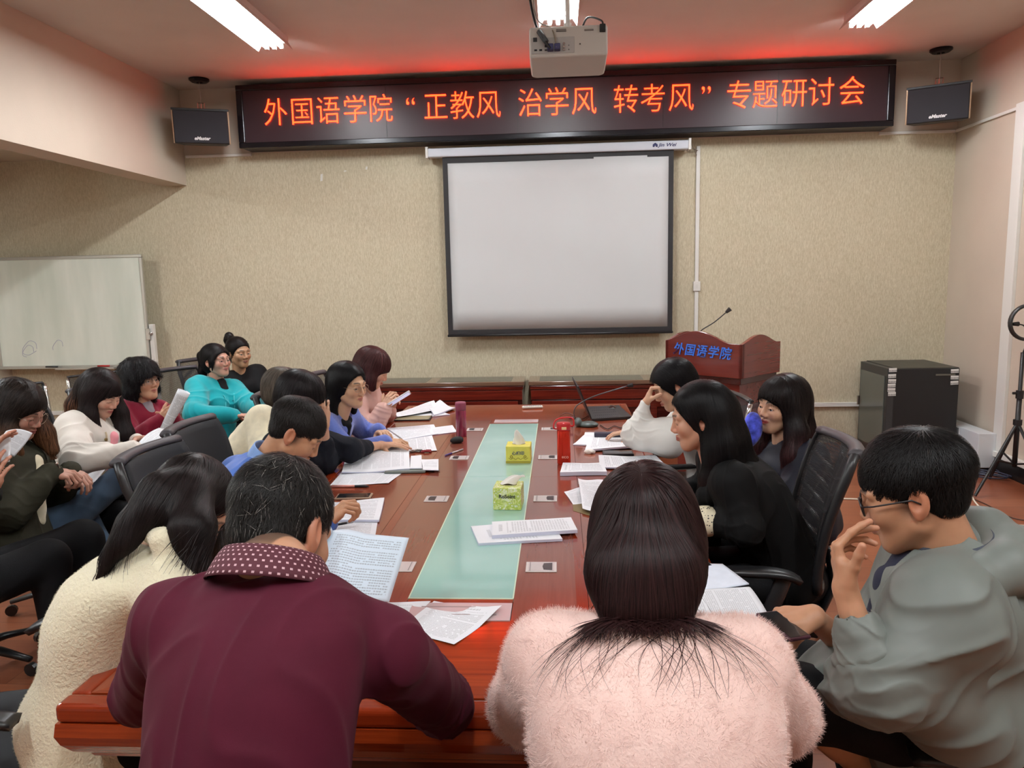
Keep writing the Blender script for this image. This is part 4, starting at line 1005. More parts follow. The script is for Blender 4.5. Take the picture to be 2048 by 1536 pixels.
# ================================================================ THINGS ON THE TABLE
def paper_mat(name, rows=34, chars=30, top=.08, bot=.92, left=.10, right=.90, dens=.36, size=.62, title=0.0, ink=(60, 62, 70), tint=(232, 234, 238), para=7):
    """printed page from its UVs: rows of character-like marks, ragged line ends, an optional title line"""
    if name in MATS: return MATS[name]
    g = N(name); uv = g.n('ShaderNodeUVMap'); s = g.n('ShaderNodeSeparateXYZ'); g.l(uv.outputs[0], s.inputs[0]); u, v = s.outputs[0], s.outputs[1]
    M = g.math
    def inside(x, a, b): return M('MULTIPLY', M('GREATER_THAN', x, a), M('LESS_THAN', x, b))
    vr = M('MULTIPLY', v, float(rows)); row = M('FLOOR', vr); fv = M('FRACT', vr)
    ur = M('MULTIPLY', u, float(chars) * 1.25); ch = M('FLOOR', ur); fu = M('FRACT', ur)
    wn = g.n('ShaderNodeTexWhiteNoise', noise_dimensions='1D'); g.l(row, wn.inputs['W'])
    wn2 = g.n('ShaderNodeTexWhiteNoise', noise_dimensions='2D'); cb = g.n('ShaderNodeCombineXYZ'); g.l(row, cb.inputs[0]); g.l(ch, cb.inputs[1]); g.l(cb.outputs[0], wn2.inputs['Vector'])
    vc = g.n('ShaderNodeCombineXYZ'); g.l(M('MULTIPLY', u, chars * 4.0), vc.inputs[0]); g.l(M('MULTIPLY', v, rows * 4.0), vc.inputs[1])
    det = g.noise(vc.outputs[0], 1.0, 1)
    par = M('LESS_THAN', M('MODULO', row, float(para)), .5)
    start = M('ADD', left, M('MULTIPLY', par, .06)); last = M('GREATER_THAN', M('MODULO', row, float(para)), para - 1.5)
    end = M('SUBTRACT', right, M('MULTIPLY', M('MULTIPLY', last, wn.outputs[0]), .7))
    m = M('MULTIPLY', M('LESS_THAN', M('ABSOLUTE', M('SUBTRACT', fv, .5)), size * .5), M('LESS_THAN', M('ABSOLUTE', M('SUBTRACT', fu, .5)), .40))
    m = M('MULTIPLY', m, M('GREATER_THAN', det, .42)); m = M('MULTIPLY', m, M('GREATER_THAN', wn2.outputs[0], .06))
    m = M('MULTIPLY', m, inside(u, start, end)); m = M('MULTIPLY', m, inside(v, top + (.10 if title else 0), bot))
    if title:
        t2 = M('MULTIPLY', inside(v, top, top + .045), inside(u, .5 - title / 2, .5 + title / 2))
        t2 = M('MULTIPLY', t2, M('LESS_THAN', M('ABSOLUTE', M('SUBTRACT', M('FRACT', M('MULTIPLY', u, 22.0)), .5)), .38)); m = M('MAXIMUM', m, M('MULTIPLY', t2, M('GREATER_THAN', det, .4)))
    g.l(g.mix(M('MULTIPLY', m, dens), (*lin(tint), 1), (*lin(ink), 1)), g.b.inputs['Base Color']); g.P(Roughness=.6); MATS[name] = g.m; return g.m
M_p1 = paper_mat('printed_page'); M_p2 = paper_mat('printed_page_title', title=.5, rows=30); M_p3 = paper_mat('printed_cover', rows=26, title=.42, top=.16, bot=.72, dens=.34)
M_p4 = paper_mat('printed_table_page', rows=48, chars=40, dens=.28); M_pw = mat('plain_paper', (230, 232, 236), .6); M_side = mat('paper_stack_side', (206, 208, 226), .7, var=.1, vscale=300, stretch=(.1, .1, 30))
M_pbig = paper_mat('printed_page_large_type', rows=26, chars=26, size=.5, dens=.5, left=.10, right=.93, ink=(70, 72, 84), tint=(214, 228, 240))
def quad_pt(c, u, v): return (c[0] * (1 - u) + c[1] * u) * (1 - v) + (c[3] * (1 - u) + c[2] * u) * v
def sheet(name, label, c, m, thick=.0, z=TZ, wave=.002, bend=None, seed=0, cat='document', group='printed papers on the table', parent=None, back=True):
    """c: the page's top-left, top-right, bottom-right, bottom-left as (px, py) on height z, or as 3-D points"""
    C = [at(*q_, z=z + thick) if len(q_) == 2 else V(*q_) for q_ in c]; r = np.random.default_rng(seed); ph = r.uniform(0, 6, 3)
    def fn(u, v):
        p = quad_pt(C, u, v) + V(0, 0, .0006 + wave * (.5 + .5 * math.sin(u * 4 + ph[0]) * math.sin(v * 5 + ph[1])))
        return p + (V(*bend(u, v)) if bend else 0)
    ctr = quad_pt(C, .5, .5); o0 = V(ctr[0], ctr[1], min(p_[2] for p_ in C) - thick)
    b = MB()
    if thick > .0015:
        b.grid(lambda u, v: fn(u, v) - o0, 10, 14); b.cur = 1
        n = 14; ring = [(i / n, 0) for i in range(n)] + [(1, i / n) for i in range(n)] + [(1 - i / n, 1) for i in range(n)] + [(0, 1 - i / n) for i in range(n)]
        s0 = len(b.v); k = len(ring)
        for u, v in ring: p = fn(u, v) - o0; b.v.append(tuple(p))
        for u, v in ring: p = fn(u, v) - o0; b.v.append((p[0], p[1], p[2] - thick - .0004))
        for i in range(k): b.f.append((s0 + i, s0 + (i + 1) % k, s0 + (i + 1) % k + k, s0 + i + k)); b.mi.append(1)
        b.f.append(tuple(range(s0 + k, s0 + 2 * k))); b.mi.append(1)
        o = b.build(name, [m, M_side], parent, smooth=False)
    else:
        b.grid(lambda u, v: fn(u, v) - o0, 14, 18); o = b.build(name, m, parent, smooth=True)
    o.location = tuple(o0)
    if label: tag(o, label, cat, group)
    return o
G1 = 'printed papers on the table'
# left side of the table, from the far end
sheet('document', 'loose open papers with lifted corners beside the tablet at the far left', [(783, 828), (868, 806), (880, 822), (795, 836)], M_p1, wave=.02, z=TZ + .012)
sheet('document', 'stapled papers fanned open behind the purple flask', [(855, 816), (880, 805), (911, 818), (868, 832)], M_pw, thick=.008, wave=.02)
sheet('document', 'flat printed sheets under the fanned papers near the tablet', [(790, 832), (880, 822), (900, 829), (800, 840)], M_p1, thick=.005)
sheet('document', 'long printed sheets running toward the purple flask', [(858, 856), (905, 851), (914, 864), (862, 870)], M_p4, thick=.004)
sheet('document', 'printed sheets the woman in periwinkle is writing on', [(775, 856), (868, 850), (877, 868), (775, 885)], M_p1, thick=.004, wave=.004)
sheet('document', 'printed sheet with a fold line under her writing hand', [(862, 864), (874, 902), (778, 908), (785, 868)], M_p1, wave=.003, z=TZ + .001)
sheet('document', 'large opened handout with text columns in front of the bent man', [(817, 887), (820, 941), (684, 946), (696, 900)], M_p4, thick=.006, wave=.010, z=TZ + .003)
sheet('document', 'second handout page with a round stamp below the opened handout', [(812, 940), (777, 968), (660, 972), (684, 944)], M_p4, wave=.004)
sheet('document', 'small folded white slips on the grey tablet case', [(822, 912), (843, 911), (844, 937), (820, 937)], M_pw, thick=.003, z=TZ + .014)
sheet('document', 'small printed white card lying on the keys', [(843, 919), (877, 919), (877, 941), (846, 940)], M_p3, thick=.002, z=TZ + .012)
sheet('document', 'printed stack under the pen, beside the bent man', [(655, 1006), (769, 998), (758, 1042), (640, 1040)], M_p1, thick=.008, wave=.006)
sheet('document', 'lower printed page beneath the pen, half under the standing booklet', [(650, 1036), (756, 1040), (750, 1075), (640, 1070)], M_p1, wave=.002)
# booklet the man in maroon reads, propped up
bl = thing('open_booklet', 'open booklet with large type propped up before the man in maroon', 'booklet', tuple(at(720, 1200, z=TZ)))
bo = np.array(bl.location)
cR = [at(664, 1062, Y=1.98), at(818, 1076, Y=2.02), at(778, 1204, Y=1.83), at(600, 1195, Y=1.66)]
cR[0] = at(664, 1062, Y=2.00)
def pg(c, m, bend): 
    return MB().grid(lambda u, v: quad_pt(c, u, v) - bo + V(*bend(u, v)), 18, 18).build('page', m, bl, smooth=True, solid=.0012)
pg(cR, M_pbig, lambda u, v: (0, -.0, .010 * math.sin(PI * min(1, u * 2.2)) * (1 - u)))
cL = [at(636, 1060, Y=1.86), at(665, 1062, Y=1.995), at(600, 1190, Y=1.66), at(565, 1180, Y=1.55)]
pg(cL, M_pbig, lambda u, v: (-.0, .0, .03 * math.sin(PI * u)))
# two leaves in front of him
sheet('document', 'printed title page half hidden by the maroon sweater sleeve', [(760, 1205), (862, 1205), (812, 1250), (730, 1240)], M_p3, wave=.004)
sheet('document', 'loose printed sheet with a curled corner lying nearest on the left', [(868, 1203), (1004, 1222), (908, 1292), (800, 1262)], M_p2, wave=.006, bend=lambda u, v: (0, 0, .02 * max(0, u - .75) * 4 * max(0, .5 - v)))
# middle
sheet('document', 'lower printed stack lying across the glass strip', [(957, 1087), (942, 1053), (1100, 1040), (1125, 1078)], M_p3, thick=.009, wave=.001)
sheet('document', 'upper printed stack lying across the glass strip on another stack', [(984, 1071), (984, 1044), (1142, 1035), (1155, 1060)], M_p2, thick=.012, wave=.001, z=TZ + .010)
# right side
sheet('document', 'printed sheets in front of the woman in the white blouse', [(1170, 900), (1180, 868), (1282, 868), (1284, 892)], M_p1, thick=.010, wave=.004, z=TZ + .006)
sheet('document', 'uneven white paper pile beneath the blouse woman\'s sheets', [(1146, 889), (1168, 872), (1288, 872), (1292, 897)], M_pw, thick=.006, wave=.006)
sheet('document', 'white sheet under the long phone box at the right', [(1168, 871), (1170, 866), (1278, 866), (1276, 876)], M_pw, wave=.004, z=TZ + .012)
sheet('document', 'thick printed stack near the red bottle', [(1120, 945), (1126, 927), (1206, 926), (1214, 944)], M_p2, thick=.018, wave=.004)
sheet('document', 'opened printed sheets behind the pink sweater woman\'s head', [(1200, 935), (1197, 914), (1310, 912), (1340, 940)], M_p1, thick=.006, wave=.010, z=TZ + .004)
sheet('document', 'tilted printed sheet left of the long dark hair', [(1156, 958), (1206, 966), (1200, 1030), (1165, 1020)], M_p1, wave=.015, z=TZ + .01)
sheet('document', 'small printed leaf jutting out left of the tilted sheet', [(1128, 984), (1160, 976), (1170, 1008), (1146, 1010)], M_p2, wave=.004)
sheet('document', 'brown envelope edge under the tilted sheets', [(1145, 1004), (1180, 1010), (1192, 1036), (1146, 1022)], mat('brown_envelope', (122, 104, 66), .7), wave=.002, cat='envelope')
# notebook near the young man
nbk = thing('open_notebook', 'open notebook with printed pages between the pink sweater and the grey jacket', 'booklet', tuple(at(1440, 1190, z=TZ)))
no = np.array(nbk.location)
def npage(c, m, bend): return MB().grid(lambda u, v: quad_pt([at(*q_, z=TZ + .004) for q_ in c], u, v) - no + V(0, 0, bend(u, v)), 16, 14).build('page', m, nbk, smooth=True, solid=.004)
npage([(1400, 1262), (1370, 1185), (1498, 1177), (1543, 1248)], M_p1, lambda u, v: .012 * math.sin(PI * min(1, u * 1.0)) ** .5 * .8 + .002)
npage([(1370, 1185), (1370, 1130), (1445, 1131), (1498, 1177)], mat('sketched_page', (222, 228, 240), .6, var=.06, vscale=20), lambda u, v: .002 + .02 * max(0, v - .5) * (1 - u))

# tissue boxes
M_floral = None
g = N('floral_tissue_box'); co = g.coord('Object', (1, 1, 1)); vo = g.n('ShaderNodeTexVoronoi'); g.l(co, vo.inputs['Vector']); vo.inputs['Scale'].default_value = 60
f2 = g.noise(co, 38, 3, .6, 1.2)
c1 = g.ramp(f2, [(.35, lin((236, 240, 214))), (.47, lin((214, 222, 120))), (.56, lin((176, 196, 70))), (.7, lin((238, 240, 226)))])
g.l(g.mix(g.math('LESS_THAN', vo.outputs[0], .16), c1, (*lin((252, 252, 244)), 1)), g.b.inputs['Base Color']); g.P(Roughness=.35); M_floral = g.m
M_ybox = mat('yellow_tissue_box', (226, 214, 92), .4, var=.06, vscale=30); M_tissue = mat('white_tissue', (240, 236, 228), .9)
def tissue_box(label, px, py, w_, d, h_, rz, m, txt, tm, kind):
    p = at(px, py, z=TZ); t = thing('tissue_box', label, 'tissue box', (p[0], p[1] + d / 2, TZ + .001), rz, 'tissue boxes on the glass strip')
    MB().box((-w_ / 2, -d / 2, 0), (w_ / 2, d / 2, h_)).build('box', m, t, bevel=.003)
    if kind: MB().box((-w_ / 2 - .0008, -d / 2 - .0008, 0), (w_ / 2 + .0008, d / 2 + .0008, .012)).build('base_band', mat('gold_band', (186, 170, 66), .4), t)
    MB().prism([(.035 * math.cos(a), .02 * math.sin(a)) for a in np.linspace(0, 2 * PI, 25)[:-1]], h_ + .0002, h_ + .001).build('opening', mat('box_slot', (150, 140, 96), .6), t)
    def tis(u, v):
        a = u * 2 * PI; 
        if kind: r = .022 * (1 - v) ** .7 * (1 + .25 * math.sin(3 * a + v * 4)) + .001; return (r * 1.3 * math.cos(a) - .01 * v, r * math.sin(a) * .8, h_ + .075 * v ** .8)
        r = .030 * (1 - v * .6); return (r * math.cos(a) * 1.1 + .055 * v, r * .55 * math.sin(a) * (1 - .6 * v) + .012 * v, h_ + .004 + .030 * math.sin(v * 2.0) + .004 * math.sin(3 * a))
    MB().grid(tis, 28, 12).build('tissue', M_tissue, t, smooth=True)
    FM = T(0, -d / 2 - .0012, h_ * (.58 if kind else .62)) @ Matrix.Rotation(PI / 2, 4, 'X')
    text_mesh('lettering', txt, .021, tm, t, FM, .0003, bold=.0006)
    if kind:
        b = MB()
        for x in (-.035, .035):
            b.tube([(x + .006 * math.cos(a), -d / 2 - .001, .034 + .006 * math.sin(a)) for a in np.linspace(0, 2 * PI, 9)[:-1]], .0016, 4, closed=True)
        b.tube([(-.05 + .1 * i / 24, -d / 2 - .001, .024 + .004 * math.cos(i * 1.05)) for i in range(25)], .0011, 4)
        b.build('ornament', mat('ornament_olive', (140, 122, 40), .5), t)
    return t
tissue_box('yellow tissue box with a pointed white tissue, farther of the two', 1037, 927, .125, .12, .088, math.radians(-1), M_ybox, '心相印', mat('print_grey_blue', (84, 88, 104), .5), True)
tissue_box('green floral tissue box with tissue flopping right, nearer of the two', 1016, 1021, .115, .115, .092, math.radians(-3), M_floral, 'RoSoint', mat('print_dark', (44, 48, 40), .5), False)

# flask, red bottle, remote, tablet, keys, pens, phones
fl = thing('thermos_flask', 'tall plum coloured flask on the left side of the table', 'flask', tuple(at(923, 872, z=TZ)))
g = N('plum_flask'); g.l(g.ramp(g.noise(g.coord('Object', (30, 30, .5)), 1.5, 2), [(.35, lin((104, 22, 50))), (.65, lin((160, 48, 84)))]), g.b.inputs['Base Color']); g.P(**{'Roughness': .25, 'Coat Weight': .5}); 
MB().lathe([(.0, 0), (.030, 0), (.032, .004), (.032, .155), (.0315, .158)], 28).build('body', g.m, fl, smooth=True)
MB().lathe([(.0315, .159), (.0325, .162), (.0325, .20), (.030, .208), (.0, .209)], 28).build('cap', mat('dusty_plum_cap', (138, 60, 84), .5), fl, smooth=True)
b = thing('key_pouch', 'soft black pouch lying against the plum flask', 'pouch', tuple(at(914, 886, z=TZ)))
vb, fb = surf(uni(.02, ell((-.018, 0, .014), (.022, .02, .014)), ell((.016, .005, .018), (.022, .016, .018)), ell((.0, -.002, .02), (.02, .018, .012))), (-.07, -.05, 0), (.07, .05, .06), .004)
np_mesh('pouch', vb, fb, mat('black_pouch', (22, 22, 24), .8), b)
rb = thing('red_bottle', 'transparent red plastic bottle with strap on the right side of the table', 'bottle', tuple(at(1128, 928, z=TZ)))
g = N('red_translucent_plastic'); g.P(**{'Base Color': lin((240, 70, 50)), 'Roughness': .12, 'Transmission Weight': .75, 'IOR': 1.25}); M_red = g.m
MB().lathe([(.0, 0), (.031, 0), (.034, .006), (.034, .172), (.030, .178)], 28).build('body', M_red, rb, smooth=True)
MB().lathe([(.0335, .176), (.0355, .178), (.0355, .205), (.033, .212), (.0, .213)], 28).build('cap', mat('red_cap', (196, 30, 34), .35), rb, smooth=True)
MB().tube(crom([(.034, 0, .195), (.05, -.01, .20), (.045, -.01, .235), (.0, -.01, .24), (-.04, -.01, .225), (-.05, -.02, .19), (-.035, 0, .18)]), .004, 6).build('strap', mat('red_cap', (196, 30, 34), .35), rb, smooth=True)
MB().box((-.010, -.0365, .183), (.014, -.034, .197)).build('clasp', mat('cream_clasp', (240, 200, 150), .4), rb, bevel=.001)
text_mesh('lettering', 'eco', .024, mat('pale_print', (245, 190, 170), .5), rb, T(.006, -.0345, .045) @ Matrix.Rotation(PI / 2, 4, 'X'), .0003)
o = thing('remote_control', 'pale grey remote control at the far end of the table', 'remote control', tuple(at(1065, 817, z=TZ)), math.radians(8))
MB().box((-.075, -.022, .001), (.075, .022, .02)).build('case', mat('remote_grey', (196, 194, 182), .4), o, bevel=.008, bseg=3)
for k in range(8): MB().box((-.06 + .016 * k, -.010, .02), (-.051 + .016 * k, .010, .0225)).build('button', mat('remote_buttons', (140, 140, 150), .5), o)
def slab(name, label, cat, px, py, w_, d, h_, rz, m1, m2, z=TZ, group=None):
    t = thing(name, label, cat, tuple(at(px, py, z=z)), math.radians(rz), group)
    MB().box((-w_ / 2, -d / 2, .001), (w_ / 2, d / 2, h_)).build('case', m1, t, bevel=min(.004, h_ * .3), bseg=3)
    MB().box((-w_ / 2 + .008, -d / 2 + .006, h_), (w_ / 2 - .008, d / 2 - .006, h_ + .0006)).build('screen', m2, t)
    return t
M_scr = mat('dark_glossy_screen', (34, 34, 36), .08); M_olive = mat('reflecting_screen', (150, 140, 112), .12)
slab('tablet', 'black tablet with a pale screen at the far left of the table', 'tablet', 827, 838, .24, .15, .009, 2, M_black, M_olive)
slab('smartphone', 'gold smartphone lying flat above the printed stack', 'phone', 708, 995, .155, .075, .009, 4, mat('gold_phone', (190, 166, 140), .3, .4), M_scr)
slab('tablet_case', 'grey-green tablet under the folded slips', 'tablet', 812, 943, .20, .09, .012, 4, mat('grey_green_case', (110, 118, 112), .35), mat('grey_green_top', (126, 134, 126), .3))
slab('smartphone', 'black smartphone lying near the white crumpled tissue', 'phone', 1236, 910, .16, .085, .016, 0, mat('black_phone', (26, 28, 28), .3), M_scr)
slab('glasses_case', 'dark violet oblong case lying on the papers of the blouse woman', 'case', 1219, 875, .175, .05, .03, 0, mat('violet_case', (46, 42, 62), .35), mat('violet_case', (46, 42, 62), .35), z=TZ + .012)
slab('smartphone', 'phone standing out from under the dark hair at the right table edge', 'phone', 1400, 1128, .05, .10, .01, 20, M_black, M_scr)
def pen(label, a, b_, z, c1_, c2_, r=.0045):
    p, q_ = at(*a, z=z), at(*b_, z=z); t = thing('pen', label, 'pen', tuple(p)); d = q_ - p
    MB().tube([(0, 0, r), tuple(d * .62 + V(0, 0, r))], r, 10).build('barrel', c1_, t, smooth=True)
    MB().tube([tuple(d * .62 + V(0, 0, r)), tuple(d * .93 + V(0, 0, r)), tuple(d + V(0, 0, r * .6))], [r, r, .001], 10).build('grip', c2_, t, smooth=True)
    return t
pen('violet and silver pen lying beside an outlet at the left', (926, 900), (889, 913), TZ, mat('silver_barrel', (190, 186, 190), .3, .5), mat('violet_grip', (70, 50, 120), .4))
pen('rose gold pen lying above the gold phone', (664, 975), (738, 975), TZ, mat('rose_barrel', (206, 140, 128), .3, .4), M_black, .006)
pen('black pen lying on the printed stack by the bent man\'s hand', (672, 1052), (707, 1046), TZ + .012, M_black, mat('clear_tip', (170, 170, 172), .3))
kt = thing('key_ring', 'bunch of keys with a dark red knotted cord', 'keys', tuple(at(838, 905, z=TZ)))
M_key = mat('key_metal', (160, 156, 150), .3, .8)
for k, (dx, dy, a) in enumerate(((-.045, .0, .3), (-.035, .012, -.4), (-.03, -.01, 1.2))):
    MB().tube([(.010 * math.cos(i * .7), .010 * math.sin(i * .7), .006 + .003 * k) for i in range(9)], .0025, 5, closed=True, M=T(dx, dy, 0)).box((0, -.003, .004 + .003 * k), (.045, .003, .0065 + .003 * k), T(dx, dy, 0) @ Rz(a)).build('key', M_key, kt)
MB().tube([(.03 * math.cos(t_ * .55) * .9 + .04, .014 * math.sin(t_ * 1.3), .007 + .004 * math.sin(t_)) for t_ in range(24)], .004, 6).build('cord', mat('dark_red_cord', (130, 26, 32), .7), kt, smooth=True)
MB().box((-.03, .008, .002), (.015, .03, .012)).build('fob', mat('fob_black', (40, 36, 40), .4), kt, bevel=.004)
k2 = thing('key_bundle', 'small black key fob poking out from under the white card', 'keys', tuple(at(864, 943, z=TZ)))
MB().box((-.04, -.012, .001), (.012, .014, .010)).build('fob', M_black, k2, bevel=.003); MB().box((.012, -.004, .003), (.04, .0, .006)).box((.012, .004, .003), (.038, .008, .006)).build('key', M_key, k2)
tp_ = thing('crumpled_tissue', 'small crumpled white tissue on the table beside the black phone', 'tissue', tuple(at(1180, 907, z=TZ)))
wt = wrinkle(5, .006, 90); vb, fb = surf(lambda p: ell((0, 0, .010), (.030, .018, .012))(p) - wt(p), (-.06, -.04, 0), (.06, .04, .04), .0035); np_mesh('tissue', vb, fb, M_tissue, tp_)
# laptop
lp = thing('laptop', 'open black laptop turned away on the far right of the table', 'laptop', tuple(at(1219, 836, z=TZ)), math.radians(0))
l0 = np.array(lp.location); c = [at(1184, 843, z=TZ + .001) - l0, at(1264, 838, z=TZ + .001) - l0, at(1238, 815, z=TZ + .001) - l0, at(1170, 818, z=TZ + .001) - l0]
MB().add([tuple(p) for p in c] + [tuple(p + V(0, 0, .018)) for p in c], [(0, 3, 2, 1), (4, 5, 6, 7), (0, 1, 5, 4), (1, 2, 6, 5), (2, 3, 7, 6), (3, 0, 4, 7)]).build('base', M_black, lp, bevel=.002)
kb = [c[0] * .88 + c[1] * .12, c[0] * .25 + c[1] * .75, c[3] * .25 + c[2] * .75, c[3] * .88 + c[2] * .12]
b = MB()
for i in range(12):
    for j in range(5):
        q0 = quad_pt(kb, (i + .1) / 12, (j + .12) / 5); q1 = quad_pt(kb, (i + .9) / 12, (j + .88) / 5); b.box((min(q0[0], q1[0]), min(q0[1], q1[1]), .019), (max(q0[0], q1[0]), max(q0[1], q1[1]), .021))
b.build('keyboard', mat('key_dark', (60, 60, 62), .5), lp)
hA, hB = c[0] + V(0, 0, .018), c[3] + V(0, 0, .018); tA, tB = at(1179, 770, Y=float(l0[1]) - .0) - l0, at(1144, 760, Y=float(c[3][1] + l0[1])) - l0
up = V(-.085, 0, .215); tA = hA + up; tB = hB + up
MB().add([tuple(x) for x in (hA, hB, tB, tA)] + [tuple(x + V(-.008, 0, -.002)) for x in (hA, hB, tB, tA)], [(0, 1, 2, 3), (7, 6, 5, 4), (0, 4, 5, 1), (1, 5, 6, 2), (2, 6, 7, 3), (3, 7, 4, 0)]).build('lid', M_black, lp, bevel=.002)
ii = [hA * .95 + tA * .05, hB * .95 + tB * .05, tB * .96 + hB * .04, tA * .96 + hA * .04]
MB().add([tuple(x + V(.0012, 0, 0)) for x in ii], [(0, 1, 2, 3)]).build('screen', M_scr, lp)
ms = thing('computer_mouse', 'black computer mouse behind the open laptop', 'mouse', tuple(at(1224, 820, z=TZ)), .3)
vb, fb = surf(lambda p: smax(ell((0, 0, .006), (.03, .05, .028))(p), -(p[:, 2] - .001), .004), (-.05, -.07, -.01), (.05, .07, .05), .004); np_mesh('shell', vb, fb, mat('gloss_black', (16, 16, 18), .15), ms)
tag(MB().tube(crom([tuple(at(1120 + 8 * k, 832 - 6 * math.sin(k * .9), z=TZ + .006 + .02 * max(0, math.sin(k * .8)))) for k in range(9)], 6), .003, 6).build('laptop_cable', M_cb, smooth=True), 'thin dark cable looping on the table left of the laptop', 'cable')
tag(MB().tube(crom([tuple(at(px, py, z=TZ + .005)) for px, py in ((1200, 850), (1215, 858), (1228, 852), (1245, 856), (1270, 852))], 6), .0028, 6).build('usb_cable', M_black, smooth=True), 'thin black cable in front of the laptop', 'cable')
# desk microphone
mc = thing('conference_microphone', 'grey conference microphone with a long thin gooseneck before the laptop', 'microphone', tuple(at(1166, 853, z=TZ)))
m0 = np.array(mc.location)
wdg = uni(.01, ell((.035, 0, .012), (.062, .048, .022)), ell((-.03, 0, .028), (.024, .040, .030)))
vb, fb = surf(lambda p: smax(wdg(p), -(p[:, 2] - .002), .004), (-.08, -.07, -.01), (.12, .07, .08), .004); np_mesh('base', vb, fb, mat('mic_grey_green', (74, 88, 86), .35), mc)
P_ = [at(1150, 838, Y=float(m0[1])), at(1148, 822, Y=float(m0[1])), at(1158, 808, Y=float(m0[1])), at(1190, 792, Y=float(m0[1])), at(1255, 772, Y=float(m0[1]))]
MB().tube(crom([tuple(p - m0) for p in P_]), .0038, 8).build('neck', mat('gooseneck_steel', (90, 92, 94), .35, .6), mc, smooth=True)
MB().tube([tuple(P_[-1] - m0), tuple(at(1266, 770, Y=float(m0[1])) - m0)], [.009, .014], 10).build('capsule', mat('foam_black', (30, 24, 24), .9), mc, smooth=True)
MB().tube([tuple(at(1138, 836, Y=float(m0[1])) - m0), tuple(at(1146, 836, Y=float(m0[1])) - m0)], .008, 8).build('plug', mat('blue_plug', (52, 54, 100), .5), mc)
# ================================================================ CHAIR PLACING
def ch_xy(px, py, Y): p = at(px, py, Y=Y); return (p[0], p[1])
# table side chairs, right
task_chair('black mesh office chair behind the woman in the black blazer', (.72, 2.76), 176)
task_chair('black mesh office chair of the man in the grey jacket', (.94, 1.74), 168)
task_chair('black office chair behind the long-haired woman in navy', (.92, 3.42), 200, lattice=False).scale.z = .88
cantilever_chair('chrome framed mesh chair behind the woman in the white blouse', (.64, 4.14), 186)
# near end
task_chair('black office chair under the man in the maroon sweater', (-.47, .86), 84, lattice=False, arms=False)
task_chair('black office chair under the woman in the pink sweater', (.15, .88), 90, lattice=False, arms=False)
# table side chairs, left
task_chair('black office chair at the lower left corner under the cream cardigan', (-1.50, 1.82), 8, lattice=False)
task_chair('black office chair behind the man in the blue sweater', (-1.27, 2.68), 0, lattice=False, solid_back=True)
task_chair('black office chair behind the dark-clothed person with glasses', (-1.36, 3.18), 0, lattice=False, solid_back=True)
task_chair('black office chair under the woman in the periwinkle sweater', (-1.36, 4.12), -5, lattice=False)
task_chair('black office chair under the woman in the pink down jacket', (-1.36, 4.88), 0, lattice=False)
# wall row
task_chair('black office chair with an open lattice back behind the maroon hoodie', (-2.62, 4.38), -20)
task_chair('black office chair under the girl in the teal hoodie', (-2.62, 5.22), -25, lattice=False)
task_chair('black office chair under the girl in the black bomber jacket', (-2.78, 5.95), -30, lattice=False)
cantilever_chair('empty chrome framed mesh chair behind the girl in the teal hoodie', (-3.35, 5.45), -30)
task_chair('black office chair under the girl in the white jacket', (-2.60, 3.62), -10)
task_chair('black office chair under the girl in the olive jacket', (-2.62, 2.95), -5)
cantilever_chair('empty mesh chair with a tall back below the whiteboard', (-3.6, 4.75), -35)
cantilever_chair('empty mesh chair between the whiteboard and the long brown hair', (-3.32, 3.95), -20)
task_chair('black office chair of the person cut off at the left edge', (-2.45, 2.25), 0, lattice=False)
# ================================================================ PEOPLE (builders)
def ring_pts(c, ax, fwd, r, n=24, ry=None, a0=0, a1=2 * PI, drop=0):
    ax = nrm(ax); fwd = nrm(V(*fwd) - ax * np.dot(ax, V(*fwd))); rt = np.cross(fwd, ax); ry = ry or r
    full = abs((a1 - a0) - 2 * PI) < 1e-6
    return [V(*c) + fwd * ry * math.cos(a) + rt * r * math.sin(a) - ax * drop * (1 + math.cos(a)) / 2 for a in (a0 + (a1 - a0) * k / (n if full else n - 1) for k in range(n))]

def collar_mesh(name, c, ax, fwd, r, ry, h, m, parent, flare=.012, gap=.35, fold=True, droop=.02, lapel=0):
    """fold-over shirt collar: stands round the neck, turns down outside, points open at the front"""
    ax = nrm(ax); fwd = nrm(V(*fwd) - ax * np.dot(ax, V(*fwd))); rt = np.cross(fwd, ax); c = V(*c)
    def fn(u, v):
        a = gap + (2 * PI - 2 * gap) * u; fr = (1 + math.cos(a)) / 2
        d = fwd * ry * math.cos(a) + rt * r * math.sin(a); dn = nrm(d)
        if v < .35: k = v / .35; q = c + d + ax * (h * .85 * k) + dn * .002
        else:
            k = (v - .35) / .65; q = c + d + ax * (h * (.85 + .12 * math.sin(k * PI)) - h * (1.05 + lapel * fr ** 6) * k) + dn * (.004 + (flare + .006 * fr) * k)
        return q - ax * droop * fr
    return MB().grid(fn, 48, 12).build(name, m, parent, smooth=True, solid=.0018)

